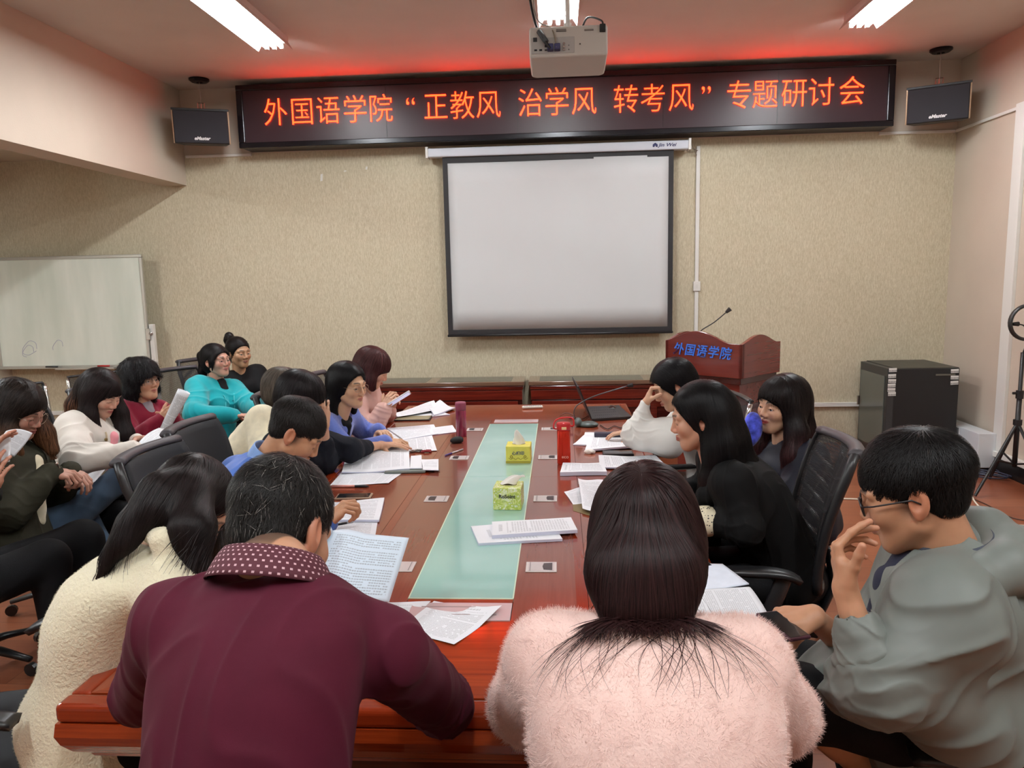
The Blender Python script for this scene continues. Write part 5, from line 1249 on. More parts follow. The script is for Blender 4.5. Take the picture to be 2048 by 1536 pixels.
def glasses(parent, c, R, s, m, r=.0225, shape=1.0, lens=True, thick=.0011):
    c = V(*c); t = thing('glasses', None, None); t.parent = parent
    P = lambda x, y, z: c + R @ (V(x, y, z) * s)
    ring = MB()
    for sx in (-1, 1):
        ring.tube([P(sx * .033 + r * math.cos(a) * 1.08, .103 - abs(sx * .033 + r * math.cos(a)) * .14, .001 + r * shape * math.sin(a)) for a in np.linspace(0, 2 * PI, 25)[:-1]], thick * s, 6, closed=True)
        ring.tube([P(sx * (.033 + r * 1.05), .095, .006), P(sx * .076, .07, .007), P(sx * .082, -.002, .006), P(sx * .08, -.018, -.008)], thick * .9 * s, 6)
    ring.tube([P(-.012, .101, .006), P(0, .104, .0085), P(.012, .101, .006)], thick * s, 6)
    fr = ring.build('frame', m, t, smooth=True)
    if lens:
        for sx in (-1, 1):
            vs = [P(sx * .033 + r * math.cos(a) * 1.06, .103 - abs(sx * .033 + r * math.cos(a)) * .14, .001 + r * shape * math.sin(a)) for a in np.linspace(0, 2 * PI, 25)[:-1]]
            MB().add(vs, [tuple(range(24))]).build('lens', M_lens, t)
    return t
g = N('spectacle_lens'); tr_ = g.n('ShaderNodeBsdfTransparent'); gl_ = g.n('ShaderNodeBsdfGlossy'); gl_.inputs['Roughness'].default_value = .03
mx_ = g.n('ShaderNodeMixShader'); mx_.inputs[0].default_value = .07; tr_.inputs[0].default_value = (.93, .94, .96, 1)
g.l(tr_.outputs[0], mx_.inputs[1]); g.l(gl_.outputs[0], mx_.inputs[2]); g.l(mx_.outputs[0], g.out.inputs[0]); M_lens = g.m
M_gold = mat('thin_gold_rim', (170, 150, 130), .3, .9); M_dkrim = mat('dark_rim', (28, 22, 24), .35); M_eye = mat('eye_white', (216, 208, 202), .2); M_iris = mat('dark_iris', (26, 18, 16), .12)

def hair_cap(kind, **k):
    """hair in the head's own coordinates (x right, y forward, z up)"""
    th = k.get('th', 0.0)
    if kind == 'male':
        cap = uni(.02, ell((0, -.020, .040), (.081 + th, .104 + th, .092 + th)), ell((0, -.045, -.02), (.070, .062, .058)))
        op = ell((0, .118, -.045), (.098 * k.get('ow', 1), .088, .108 * k.get('oh', 1)))
        def f(q):
            d = smax(cap(q), -op(q), .008)
            side = q[:, 2] - np.where(q[:, 1] > .0, .004, np.maximum(-.062, .004 + (q[:, 1]) * 1.15))
            d = d + k.get('taper', .009) * smooth01(.05 - q[:, 2], 0, .10) * (q[:, 1] < .05)
            ear = ell((0, -.008, -.012), (.2, .021, .036))(q)
            d = smax(d, -side * .8, .008)
            return smax(d, -ear, .006)
        return f
    cap = uni(.03, ell((0, -.022, .038), (.084 + th, .108 + th, .093 + th)), ell((0, -.045, -.02), (.078 + th, .070 + th, .075)))
    oh, ow, oz = k.get('oh', 1), k.get('ow', 1), k.get('oz', 0)
    op = ell((k.get('ox', 0), .118, -.040 + oz), (.112 * ow, .085 * k.get('od', 1.16), .112 * oh))
    def f(q):
        d = smax(cap(q), -op(q), .010)
        if k.get('ear'): d = smax(d, -ell((0, -.006, -.016), (.2, .020, .034))(q), .006)
        return d
    return f

def make_person(S):
    h = S.get('h', .004); name = 'person'
    hc = V(*S['head']); R = head_axes(S['az'], S.get('pitch', 0), S.get('roll', 0)); hs = S.get('hs', 1.0); male = S.get('male', False)
    pel = V(*S['pelvis']); ba = math.radians(S['baz']); bf = V(math.cos(ba), math.sin(ba), 0)
    root = thing('person', S['label'], 'person', (pel[0], pel[1], 0), 0, S.get('group'))
    inv = T(-pel[0], -pel[1], 0)
    Lc = lambda q: hc + R @ (V(*q) * hs)
    nb = V(*S['neck']) if 'neck' in S else hc + nrm(nrm(pel - hc) * 1.0 - bf * .10) * .185 * hs
    To = Torso(pel, nb, bf if 'tf' not in S else S['tf'], S.get('ws', 1), S.get('ds', 1), S.get('bend', .02), S.get('prof'))
    sw = S.get('sw', .165 if male else .150)
    shR = V(*S['shR']) if 'shR' in S else To.pt(.93, sw, 0); shL = V(*S['shL']) if 'shL' in S else To.pt(.93, -sw, 0)
    ua, fa = (.285, .255) if male else (.262, .235)
    A = {}
    for sd, sh, sg in (('R', shR, 1), ('L', shL, -1)):
        wr = S.get('wr' + sd); 
        if wr is None: wr = To.pt(.15, sg * .12, .30)
        wr = V(*wr); pole = S.get('pole' + sd, To.right * sg * .6 + V(0, 0, -1)); el = V(*S['el' + sd]) if 'el' + sd in S else ik(sh, wr, ua, fa, pole)
        hd = dict(S.get('hand' + sd, {})); hf = hd.pop('f', nrm(wr - el)); hn = hd.pop('n', V(0, 0, -1))
        A[sd] = dict(sh=sh, el=el, wr=wr, hand=hand_sdf(wr, hf, hn, sd == 'R', s=S.get('hand_s', 1.0 if male else .92), **hd), show=S.get('show' + sd, True))
    # --- body: head, neck, trunk, arms and hands in one surface
    hf_ = head_sdf(hc, R, hs, male, smile=S.get('smile', 0), cheek=S.get('cheek', 1))
    rN = .056 if male else .046
    neck = uni(.02, rc(Lc((0, -.022, -.045)), nb, rN, rN * 1.08), rc(Lc((0, .0, -.06)), nb + bf * .01, rN * .8, rN))
    trunk = To.sdf(-.022, top=.98)
    arms = [uni(.02, rc(a['sh'], a['el'], .044, .036), rc(a['el'], a['wr'], .036 if male else .033, .0235 if male else .0205)) for a in A.values()]
    for a in A.values():
        a['arm_r'] = None
    hands = [a['hand'][0] for a in A.values() if a['show']]
    low = uni(.03, neck, trunk, *arms)
    def body(p):
        d = smin(hf_(p), low(p), .016)
        for g in hands: d = smin(d, g(p), .014)
        return d
    pts = [hc, pel, nb] + [x for a in A.values() for x in (a['sh'], a['el'], a['wr'])]
    legs = []
    hip = {}
    for sd, sg in (('R', 1), ('L', -1)):
        hp = pel + np.cross(bf, V(0, 0, 1)) * sg * .085 + V(0, 0, -.01)
        kn = V(*S['kn' + sd]) if 'kn' + sd in S else hp + bf * .41 + np.cross(bf, V(0, 0, 1)) * sg * .02 + V(0, 0, .0)
        an = V(*S['an' + sd]) if 'an' + sd in S else V(kn[0], kn[1], .10) - bf * .03
        legs.append((hp, kn, an)); hip[sd] = (hp, kn, an)
    if S.get('bare'):
        hp, kn, an = hip[S['bare']]; shin = uni(.02, rc(kn, an, .05, .031), rc(kn + (an - kn) * .2, kn + (an - kn) * .5, .052, .042))
        b0 = body; thigh = rc(pel, kn, .06, .05); body = lambda p: np.minimum(b0(p), np.minimum(shin(p), thigh(p)))
        pts += [kn, an]
    lo, hi = bounds(pts, .20)
    zmin = S.get('body_zmin', pel[2] - .05)
    if not S.get('bare'): lo[2] = max(lo[2], zmin)
    v, f = surf(body, lo, hi, h)
    col = head_colour(v, hc, R, hs, S.get('skin', (206, 160, 132)), **S.get('face', {}))
    hm = np.zeros(len(v))
    for a in A.values():                                   # knuckles and fingertips a little redder
        for tp in a['hand'][1]: hm = np.maximum(hm, np.exp(-((v - tp) ** 2).sum(1) / .00018))
    col = col * (1 - .35 * hm[:, None]) + np.array(lin((212, 140, 120))) * .35 * hm[:, None]
    def out(nm, v, f, m, col=None, extra=None, par=root):
        if extra is not None: extra = (extra[0] - V(pel[0], pel[1], 0), extra[1], extra[2])
        return np_mesh(nm, np.asarray(v) - V(pel[0], pel[1], 0), f, m, par, col, extra=extra)
    out('body', v, f, M_skin, col)
    # --- eyes
    for sx in (-1, 1):
        if S.get('eyes', False):
            e = Lc((sx * .031, .0768, .0012)); gz = R @ nrm(V(*S.get('gaze', (0, 1, 0))))
            me = MB(); prof = [(0, -.0118)] + [(.0118 * math.sin(a), -.0118 * math.cos(a)) for a in np.linspace(.2, PI - .5, 10)]
            Mx = inv @ frame(e, np.cross(gz, (0.01, 0, 1)), np.cross(np.cross((0.01, 0, 1), gz), gz) * -1)
            zc = Vector(gz); xx = zc.orthogonal().normalized(); yy = zc.cross(xx)
            Mx = inv @ Matrix(((xx[0], yy[0], zc[0], e[0]), (xx[1], yy[1], zc[1], e[1]), (xx[2], yy[2], zc[2], e[2]), (0, 0, 0, 1)))
            me.lathe([(max(r_, .0002) * hs, z_ * hs) for r_, z_ in prof], 16, Mx)
            ob = me.build('eye', M_eye, root, smooth=True)
            MB().lathe([(.0056 * hs, .0098 * hs), (.0050 * hs, .0112 * hs), (.0025 * hs, .0119 * hs), (.0003, .0121 * hs)], 14, Mx).build('iris', M_iris, ob, smooth=True)
    # --- clothes
    tp = S['top']; e = tp.get('ease', .012); rr = tp.get('r', (.062, .052, .042)); amp = tp.get('amp', .004)
    sl = []
    for i, sd in enumerate('RL'):
        a = A[sd]; sl.append(sleeve(a['sh'], a['el'], a['wr'], rr, tp.get('fold', .0045), S.get('seed', 1) * 7 + i, tp.get('end', .97), droop=tp.get('droop', 0)))
    sho = [rc(To.pt(.93, sg * .05, 0), a, .050 + e, rr[0] * .98) for sg, a in ((1, shR), (-1, shL))]
    tor = To.sdf(e, top=tp.get('topt', .99), bot=tp.get('bot', -.12))
    wr_ = wrinkle(S.get('seed', 1), amp, tp.get('freq', 24), tp.get('ani', (1, 1, .7)))
    addf = tp.get('add', lambda To, A, nb, Lc: [])(To, A, nb, Lc)
    base = uni(tp.get('k', .035), tor, *sho, *sl, *addf)
    neckcut = rc(nb - To.up * .0, Lc((0, -.01, -.07)), rN + .003, rN + .004) if tp.get('cutneck', True) else None
    chest = tp.get('chest', 0)
    if chest:
        bb = [ell(To.pt(.66, sg * .07, .085 + e), (.075, .06 + chest, .075), np.stack([To.right, To.fwd, To.up], 1)) for sg in (1, -1)]
        base0 = base; base = lambda p: smin(base0(p), np.minimum(bb[0](p), bb[1](p)), .05)
    def cloth(p):
        d = base(p) - wr_(p)
        if neckcut is not None: d = smax(d, -neckcut(p), .006)
        return d
    lo, hi = bounds([pel, nb, shR, shL] + [A[s_][k_] for s_ in 'RL' for k_ in ('el', 'wr')] + list(tp.get('pts', [])), .20)
    ht = tp.get('h', h * 1.15); cv, cf = surf(cloth, lo, hi, ht)
    fz = tp.get('fuzz'); ex = None; ccol = None
    if fz:
        ex = fuzz(cv, cf, fz['n'], fz['len'], fz['w'], None, fz['rgb'], None, 3, fz.get('jit', .6)); ccol = np.tile(np.array(lin(tp['rgb'])), (len(cv), 1))
    top = out(tp['name'], cv, cf, tp['mat'], ccol, ex)
    ctx = dict(root=root, To=To, nb=nb, Lc=Lc, hc=hc, R=R, hs=hs, A=A, bf=bf, inv=inv, top=top, rN=rN, cloth=cloth, out=out, h=h, hip=hip)
    # --- trousers and shoes
    bt = S.get('bottom')
    if bt:
        r1, r2, r3 = bt.get('r', (.088, .066, .052)); parts = [ell(pel + V(0, 0, -.01), (.16, .15, .12))]
        ends = []
        for sd, (hp, kn, an) in hip.items():
            en = an if not (S.get('bare') == sd) else kn + (an - kn) * .12
            parts += [rc(hp, kn, r1, r2), rc(kn, en, r2 * .98, r3)]; ends += [kn, an]
        bw = wrinkle(S.get('seed', 1) + 50, .005, 20); bb_ = uni(.03, *parts)
        lo, hi = bounds([pel] + ends, .13)
        bv, bfc = surf(lambda p: bb_(p) - bw(p), lo, hi, bt.get('h', max(.008, h * 1.6)))
        out(bt.get('name', 'trousers'), bv, bfc, bt['mat'])
        for sd, (hp, kn, an) in hip.items():
            if S.get('shoes', True):
                fd = nrm(V(*S.get('foot' + sd, bf))); up_ = V(0, 0, 1) if 'foot' + sd not in S else nrm(np.cross(np.cross(fd, V(0, 0, 1)), fd))
                rt_ = np.cross(fd, up_); Rs = np.stack([rt_, fd, up_], 1)
                sf = uni(.02, ell(an + fd * .06 - up_ * .055, (.042, .135, .036), Rs), rc(an - up_ * .005, an - up_ * .05, .040, .042))
                sole = lambda p, an=an, up_=up_: -((p - V(*an).astype(F32)) @ up_.astype(F32)) - .092
                fs = lambda p, sf=sf, sole=sole: smax(sf(p), sole(p), .008)
                lo, hi = bounds([an, an + fd * .12, an - up_ * .09], .09); sv, sq = surf(fs, lo, hi, .008)
                out('shoe', sv, sq, S.get('shoe', M_shoe))
    # --- hair
    hr = S['hair']; r_ = np.random.default_rng(S.get('seed', 1) + 100)
    cap = hair_cap(hr.get('kind', 'long'), **hr.get('cap', {})); R32 = R.astype(F32); hc32 = hc.astype(F32)
    locks = [schain([Lc(q) if not world else V(*q) for q, world in [(x, ch.get('world', False)) for x in ch['pts']]], ch['r'], ch.get('k', .03)) for ch in hr.get('locks', [])]
    ridg = wrinkle(S.get('seed', 1) + 30, hr.get('ridge', .0015), 60, (1, 1, .25))
    lw = hr.get('lw', .03)
    def hairf(p):
        q = ((p - hc32) @ R32) / F32(hs); d = cap(q) * F32(hs)
        for L_ in locks: d = smin(d, L_(p), lw)
        return d - ridg(p)
    fo = hr.get('open')                                        # keep locks out of the face
    if fo is not None:
        opn = ell(fo[0], fo[1])
        hf0 = hairf
        hairf = lambda p: smax(hf0(p), -opn(((p - hc32) @ R32) / F32(hs)) * F32(hs), .008)
    hp_pts = [hc] + [Lc(q) if not ch.get('world', False) else V(*q) for ch in hr.get('locks', []) for q in ch['pts']]
    lo, hi = bounds(hp_pts, .15); hv, hq = surf(hairf, lo, hi, hr.get('h', h))
    hb = np.array(lin(hr.get('rgb', (24, 20, 20)))); hcol = np.tile(hb * .8, (len(hv), 1))
    crown = V(*hr.get('crown', (0, -.03, .12)))
    grav = V(*hr.get('grav', (0, 0, -1))).astype(F32)
    def dirf(p):
        q = ((p - hc32) @ R32) / F32(hs); a = q - crown.astype(F32)
        if 'part' in hr:
            px_, y0, y1 = hr['part']; a = np.stack([q[:, 0] - px_, q[:, 1] - np.clip(q[:, 1], y0, y1), q[:, 2] - .11], 1)
        k = np.exp(-np.maximum(0, .03 - q[:, 2]) * 12)[:, None] * hr.get('rad', 1.0)
        an = a / (np.linalg.norm(a, axis=1, keepdims=True) + 1e-6)
        loc = an * k + V(*hr.get('comb', (0, 0, 0))).astype(F32)
        return (loc @ R32.T + grav * (1.15 - k * hr.get('gk', .8))).astype(F32)
    exs = []
    colf = None
    if hr.get('tips'):
        tz, tc, trg = hr['tips']                              # world height where the colour turns to tc over trg
        def colf(vv, cc): 
            m = smooth01(tz - vv[:, 2], 0, trg)[:, None] * .8; return cc * (1 - m) + np.array(lin(tc)) * m * (cc.mean(1, keepdims=True) / (cc.mean() + 1e-6))
        hcol = colf(hv, hcol)
    q = ((hv - hc32) @ R32) / F32(hs)
    for ps in hr.get('passes', [dict(n=900, steps=8, step=.018, w=.0032)]):
        msk = np.ones(len(hv), bool)
        if 'zmin' in ps: msk &= q[:, 2] > ps['zmin']
        if 'zmax' in ps: msk &= q[:, 2] < ps['zmax']
        if 'wz' in ps: msk &= (hv[:, 2] > ps['wz'][0]) & (hv[:, 2] < ps['wz'][1])
        if 'ymax' in ps: msk &= q[:, 1] < ps['ymax']
        st = pick(hv, ps['n'], msk, r_)
        if len(st) == 0: continue
        dfn = ps.get('dirf', None)
        dd = dirf if dfn is None else (lambda p, dfn=dfn: (dfn(((p - hc32) @ R32) / F32(hs)) @ R32.T).astype(F32))
        exs.append(strands(hairf, st, dd, ps['steps'], ps['step'], ps['w'], ps.get('lift', .0012), ps.get('tip', .25), ps.get('jit', .12), r_, ps.get('free', 0), ps.get('rgb', hr.get('rgb', (24, 20, 20))), ps.get('var', .35), colf, ps.get('curl', 0)))
    ex = joinx(*exs) if exs else None
    ctx['hairo'] = out('hair', hv, hq, M_hair, hcol, ex)
    ctx['hairf'] = hairf
    if S.get('specs'):
        o = glasses(root, hc, R, hs, S['specs'].get('m', M_gold), S['specs'].get('r', .0225), S['specs'].get('shape', .95), S['specs'].get('lens', True), S['specs'].get('thick', .0011)); o.location = (-pel[0], -pel[1], 0)
    if S.get('post'): S['post'](ctx)
    return ctx
M_shoe = mat('dark_shoe', (30, 28, 28), .5)
def ring_part(ctx, name, m, rr, r, lift=0, drop=0, ry=None, fwd_off=0, n=28, at_=None):
    """ribbed or plain neckline ring round the neck"""
    To = ctx['To']; c = (ctx['nb'] if at_ is None else at_) + To.up * lift + To.fwd * fwd_off
    o = MB().tube(ring_pts(c, To.up, To.fwd, rr, n, ry, drop=drop), r, 10, closed=True).build(name, m, ctx['root'], smooth=True); p = ctx['root'].location
    o.location = (-p[0], -p[1], 0); return o

def unroot(o, c): p = c['root'].location; o.location = (-p[0], -p[1], 0); return o
def onto(c, p, lift=.003):
    q = np.array([p], F32)
    for _ in range(3): q = q - (evalf(c['cloth'], q) - lift)[:, None] * grad(c['cloth'], q, .004)
    return q[0].astype(float)
def W_locks(hc, az, pitch, specs, hs=1.0, roll=0):
    """locks that hang straight down: start in head coordinates, then world offsets (right, ahead of the face's heading, down)"""
    R = head_axes(az, pitch, roll); a = math.radians(az); f = V(math.cos(a), math.sin(a), 0); r = V(math.sin(a), -math.cos(a), 0); out = []
    for st, offs, rad in specs:
        p = V(*hc) + R @ (V(*st) * hs); out.append(dict(world=True, k=.03, pts=[p] + [p + r * o[0] + f * o[1] + V(0, 0, -o[2]) for o in offs], r=rad))
    return out
def zipline(c, name, m, pts, r=.003):
    p = c['root'].location
    return unroot(MB().tube(crom(pts), r, 6).build(name, m, c['root'], smooth=True), c)
def sdf_part(c, name, f, pts, pad, m, h=.005):
    lo, hi = bounds(pts, pad); v, q = surf(f, lo, hi, h); return c['out'](name, v, q, m)


def hood_part(c, m, r=.036, w=.09, back=.02, h=.0045):
    """a hood lying folded behind the neck"""
    To, nb = c['To'], c['nb']; P = lambda x, y, z: nb + To.right * x + To.fwd * y + To.up * z
    ch = schain([P(-w * .55, .085, -.055), P(-w * .95, .045, -.018), P(-w, -.02, .008), P(-w * .6, -.085, .014), P(0, -.112, .008), P(w * .6, -.085, .014), P(w, -.02, .008), P(w * .95, .045, -.018), P(w * .55, .085, -.055)], (r * .45, r * .7, r * .95, r * 1.1, r * 1.15, r * 1.1, r * .95, r * .7, r * .45), .02)
    Ra = np.stack([To.right, To.fwd, To.up], 1); bag = ell(P(0, -.120 - back, -.05), (w * 1.2, .055, .10), Ra)
    hole = rc(P(0, 0, -.06), c['Lc']((0, -.015, -.06)), .058, .066); wk = wrinkle(31, .006, 22)
    def f(p): return smax(smin(ch(p), bag(p), .018) - wk(p), -hole(p), .022)
    return sdf_part(c, 'hood', f, [nb], .27, m, h)
# ================================================================ THE PEOPLE
def want(k): return True
M_blacktr = fab('black_trousers', (15, 15, 17)); M_jeans = fab('blue_jeans', (58, 76, 96), bump=.5, bscale=700)
def short_passes(n, rgb, w=.0014, grey=0):
    ps = [dict(n=n, steps=5, step=.0055, w=w, lift=[.001, .0015, .003, .0045, .006], jit=.3, var=.3, rgb=rgb)]
    if grey: ps.append(dict(n=grey, steps=5, step=.0055, w=w * .6, lift=[.0015, .003, .004, .006, .008], jit=.45, rgb=(140, 136, 130), var=.2))
    return ps

M_scarf = fab('blue_white_scarf', (70, 80, 190), var=.9, vs=25)
# ---- man in the maroon sweater, near end of the table
g = N('dotted_collar'); co = g.n('ShaderNodeUVMap'); sc_ = g.n('ShaderNodeMapping'); g.l(co.outputs[0], sc_.inputs[0]); sc_.inputs['Scale'].default_value = (44, 11, 1)
sp_ = g.n('ShaderNodeSeparateXYZ'); g.l(sc_.outputs[0], sp_.inputs[0])
fx = g.math('FRACT', g.math('ADD', sp_.outputs[0], g.math('MULTIPLY', g.math('FLOOR', sp_.outputs[1]), .5))); fy = g.math('FRACT', sp_.outputs[1])
d1 = g.math('MULTIPLY', g.math('LESS_THAN', g.math('ABSOLUTE', g.math('SUBTRACT', fx, .5)), .17), g.math('LESS_THAN', g.math('ABSOLUTE', g.math('SUBTRACT', fy, .5)), .17))
g.l(g.mix(d1, (*lin((74, 22, 36)), 1), (*lin((206, 170, 176)), 1)), g.b.inputs['Base Color']); g.P(Roughness=.8); M_dots = g.m
def post_G(c):
    unroot(collar_mesh('shirt_collar', c['nb'] + c['To'].up * .006 - c['To'].fwd * .008, nrm(c['To'].up + c['R'][:, 2] * .4), c['To'].fwd, .072, .078, .050, M_dots, c['root'], .026, .3), c)
if want('G'):
    make_person(dict(label='man in a maroon sweater with dotted collar, back to the camera, reading', seed=3, male=True, h=.003,
        head=at(562, 1064, Y=1.30), az=74, pitch=-38, roll=4, hs=1.03, pelvis=(-.47, .93, .54), baz=80, neck=at(548, 1150, Y=1.17), bend=.05, ws=1.0, ds=1.05, sw=.18,
        shR=at(765, 1300, Y=1.19), shL=at(355, 1250, Y=1.14), elR=at(885, 1408, Y=1.44), wrR=at(735, 1300, z=.80), elL=at(290, 1385, Y=1.36), wrL=at(640, 1190, z=.86),
        handL=dict(n=(1, 0, -.3), curl=(45, 45, 45, 45)), handR=dict(curl=(25, 25, 30, 35)),
        skin=(196, 148, 118), face=dict(lips=(170, 100, 90), buzz=((44, 38, 36), .8, -.085)),
        top=dict(name='sweater', mat=fab('maroon_knit', (72, 15, 34), .8, .35, 900, .0006, .07, 14, .1), ease=.012, r=(.072, .062, .056), end=.30, amp=.0075, fold=.008, freq=22, h=.0042, topt=1.0),
        bottom=dict(mat=M_blacktr),
        hair=dict(kind='male', rgb=(40, 37, 36), h=.003, cap=dict(th=.002), crown=(.012, -.045, .12), rad=1.2, gk=1.0, ridge=.001,
                  passes=short_passes(12000, (36, 34, 33), .0012, 420)),
        post=post_G))

# ---- woman in the fluffy pink sweater, near end
def post_H(c):
    r = np.random.default_rng(12); n = 100
    st = np.array([at(1288 + x, 1205 + 12 * abs(x) / 110, Y=1.13) for x in r.uniform(-105, 120, n) ** 1]).astype(F32)
    st = st - evalf(c['cloth'], st)[:, None] * grad(c['cloth'], st, .004) ; lat = (r.normal(size=n) * .55).astype(F32); ph = r.uniform(0, 6, n)
    def df(p, lat=lat): k = np.sin(p[:, 2] * 45 + ph) * .6; return np.stack([lat * .8 + k, -.25 + 0 * k, -1 + 0 * k], 1).astype(F32)
    st2 = np.array([at(1288 + x, 1200 + 10 * abs(x) / 110, Y=1.13) for x in r.uniform(-100, 104, 300)]).astype(F32)
    st2 = st2 - evalf(c['cloth'], st2)[:, None] * grad(c['cloth'], st2, .004); l2 = (r.normal(size=300) * .3).astype(F32) + (st2[:, 0] - .15) * 1.2
    v2, q2, c2 = strands(c['cloth'], st2, lambda p: np.stack([l2 + np.sin(p[:, 2] * 40 + st2[:, 0] * 200) * .15, -.2 + 0 * l2, -1 + 0 * l2], 1).astype(F32), 7, .009, .0026, .006, .15, .08, r, 0, (36, 18, 18), .3)
    c['out']('hair_ends', v2, q2, M_hair, c2, par=c['hairo'])
    v, q, cl = strands(c['cloth'], st, df, 14, .011, .0010, .003, .3, .15, r, 0, (34, 18, 18), .3)
    c['out']('loose_strands', v, q, M_hair, cl, par=c['hairo'])
    unroot(ring_part(c, 'collar', mat('spotted_collar', (206, 190, 160), .8, var=.3, vscale=60), .052, .010, .012), c)
if want('H'):
    hH = at(1288, 1074, Y=1.32)
    make_person(dict(label='woman in a fluffy pink sweater with long dark brown hair, back to the camera', seed=4, h=.003,
        head=hH, az=91, pitch=-16, hs=1.0, pelvis=(.15, .95, .54), baz=90, neck=at(1290, 1255, Y=1.17), bend=.045, ws=1.10, ds=1.12,
        shR=at(1480, 1335, Y=1.19), shL=at(1105, 1325, Y=1.19), elR=at(1560, 1425, Y=1.38), wrR=at(1440, 1310, z=.80), elL=at(1052, 1405, Y=1.38), wrL=at(1150, 1310, z=.80),
        skin=(214, 172, 146),
        top=dict(name='sweater', mat=attr_mat('fluffy_pink_wool', .95, .5, 250, .003, .0, **{'Sheen Weight': .6, 'Sheen Roughness': .4}), rgb=(240, 206, 196), ease=.018, r=(.078, .070, .060), end=.55, amp=.004, freq=14, fold=.010, droop=.01, h=.0045, topt=1.0,
                 fuzz=dict(n=150000, len=.0085, w=.00035, rgb=(246, 216, 207), jit=.8)),
        bottom=dict(mat=M_blacktr),
        hair=dict(rgb=(31, 15, 15), h=.003, cap=dict(th=.008), ridge=.0025, part=(-.012, -.09, .06), rad=1.0, lw=.05,
            locks=[dict(world=True, k=.05, pts=[hH + V(x, -.040, .0), at(1288 + px_, 1150, Y=1.20), at(1288 + px_ * 1.12, 1222, Y=1.15)], r=(.050, .041, .024)) for x, px_ in ((-.034, -47), (-.014, -18), (.014, 17), (.034, 50))],
            passes=[dict(n=4200, steps=16, step=.018, w=.0022, zmin=-.02, lift=.0016, jit=.08), dict(n=3200, steps=12, step=.018, w=.002, zmax=0, ymax=.03, jit=.10, free=3),
                    dict(n=520, steps=12, step=.02, w=.0013, wz=(1.02, 1.14), ymax=-.03, jit=.25, free=8, curl=.5, lift=.003)]),
        post=post_H))

# ---- woman in the cream cardigan, bending over the left table corner
def post_F(c):
    To = c['To']
    M = attr_mat('cream_wool_col', .95)
if want('F'):
    hF = at(384, 1012, Y=1.92)
    nF = at(305, 1105, Y=1.82)
    make_person(dict(label='woman in a cream wool cardigan bending low over the left table corner', seed=5, h=.0035,
        head=hF, az=12, pitch=-50, roll=0, hs=1.0, pelvis=at(215, 1470, Y=1.74), baz=12, neck=nF, bend=.07, ws=1.0, ds=1.05,
        shR=at(352, 1195, Y=1.68), shL=at(300, 1090, Y=2.0), elR=at(405, 1275, Y=1.72), wrR=at(520, 1185, z=.82), wrL=at(520, 1085, z=.82), poleL=(0, .4, -1),
        skin=(206, 160, 132), specs=dict(m=M_dkrim, r=.024),
        top=dict(name='cardigan', mat=attr_mat('cream_wool', .95, .8, 120, .006, .12, **{'Sheen Weight': .4}), rgb=(238, 230, 200), ease=.016, r=(.080, .072, .054), end=.95, amp=.007, freq=24, fold=.009, droop=.02, h=.0055, topt=.98, bot=-.30, k=.05,
                 fuzz=dict(n=60000, len=.0035, w=.0004, rgb=(240, 233, 205), jit=.8),
                 add=lambda To, A, nb, Lc: [schain([at(290, 1062, Y=1.76), at(330, 1080, Y=1.71), at(345, 1115, Y=1.70)], (.022, .026, .018), .04), rc(To.pt(.05, 0, -.06), To.pt(-.22, .05, .04), .15, .17)], pts=[at(200, 1536, Y=1.6)]),
        bottom=dict(mat=M_blacktr),
        hair=dict(rgb=(24, 18, 18), h=.0035, cap=dict(th=.004, oh=1.05, ow=1.1), ridge=.002, part=(-.01, -.08, .07), lw=.03,
            locks=[dict(world=True, k=.05, pts=[at(385, 965, Y=1.90), at(320, 985, Y=1.80), at(262, 1045, Y=1.73), at(205, 1120, Y=1.68)], r=(.066, .040, .018, .004)),
                   dict(world=True, k=.05, pts=[at(360, 990, Y=1.86), at(310, 1020, Y=1.76), at(250, 1085, Y=1.70), at(190, 1160, Y=1.66)], r=(.05, .030, .012, .003)),
                   dict(world=True, k=.04, pts=[at(380, 985, Y=1.84), at(385, 1060, Y=1.74), at(398, 1140, Y=1.70)], r=(.056, .046, .026)),
                   dict(world=True, k=.04, pts=[at(430, 1040, Y=2.0), at(440, 1100, Y=1.98), at(425, 1140, Y=1.96)], r=(.03, .028, .015))],
            tips=(1.02, (92, 66, 48), .25),
            passes=[dict(n=3000, steps=14, step=.016, w=.0026, lift=.0016, jit=.08, dirf=None, wz=(1.1, 1.4)), dict(n=1500, steps=12, step=.02, w=.0022, wz=(.95, 1.14), jit=.16, free=4),
                    dict(n=140, steps=12, step=.02, w=.0012, wz=(1.0, 1.12), jit=.3, free=3, lift=.003)]),
        post=post_F))

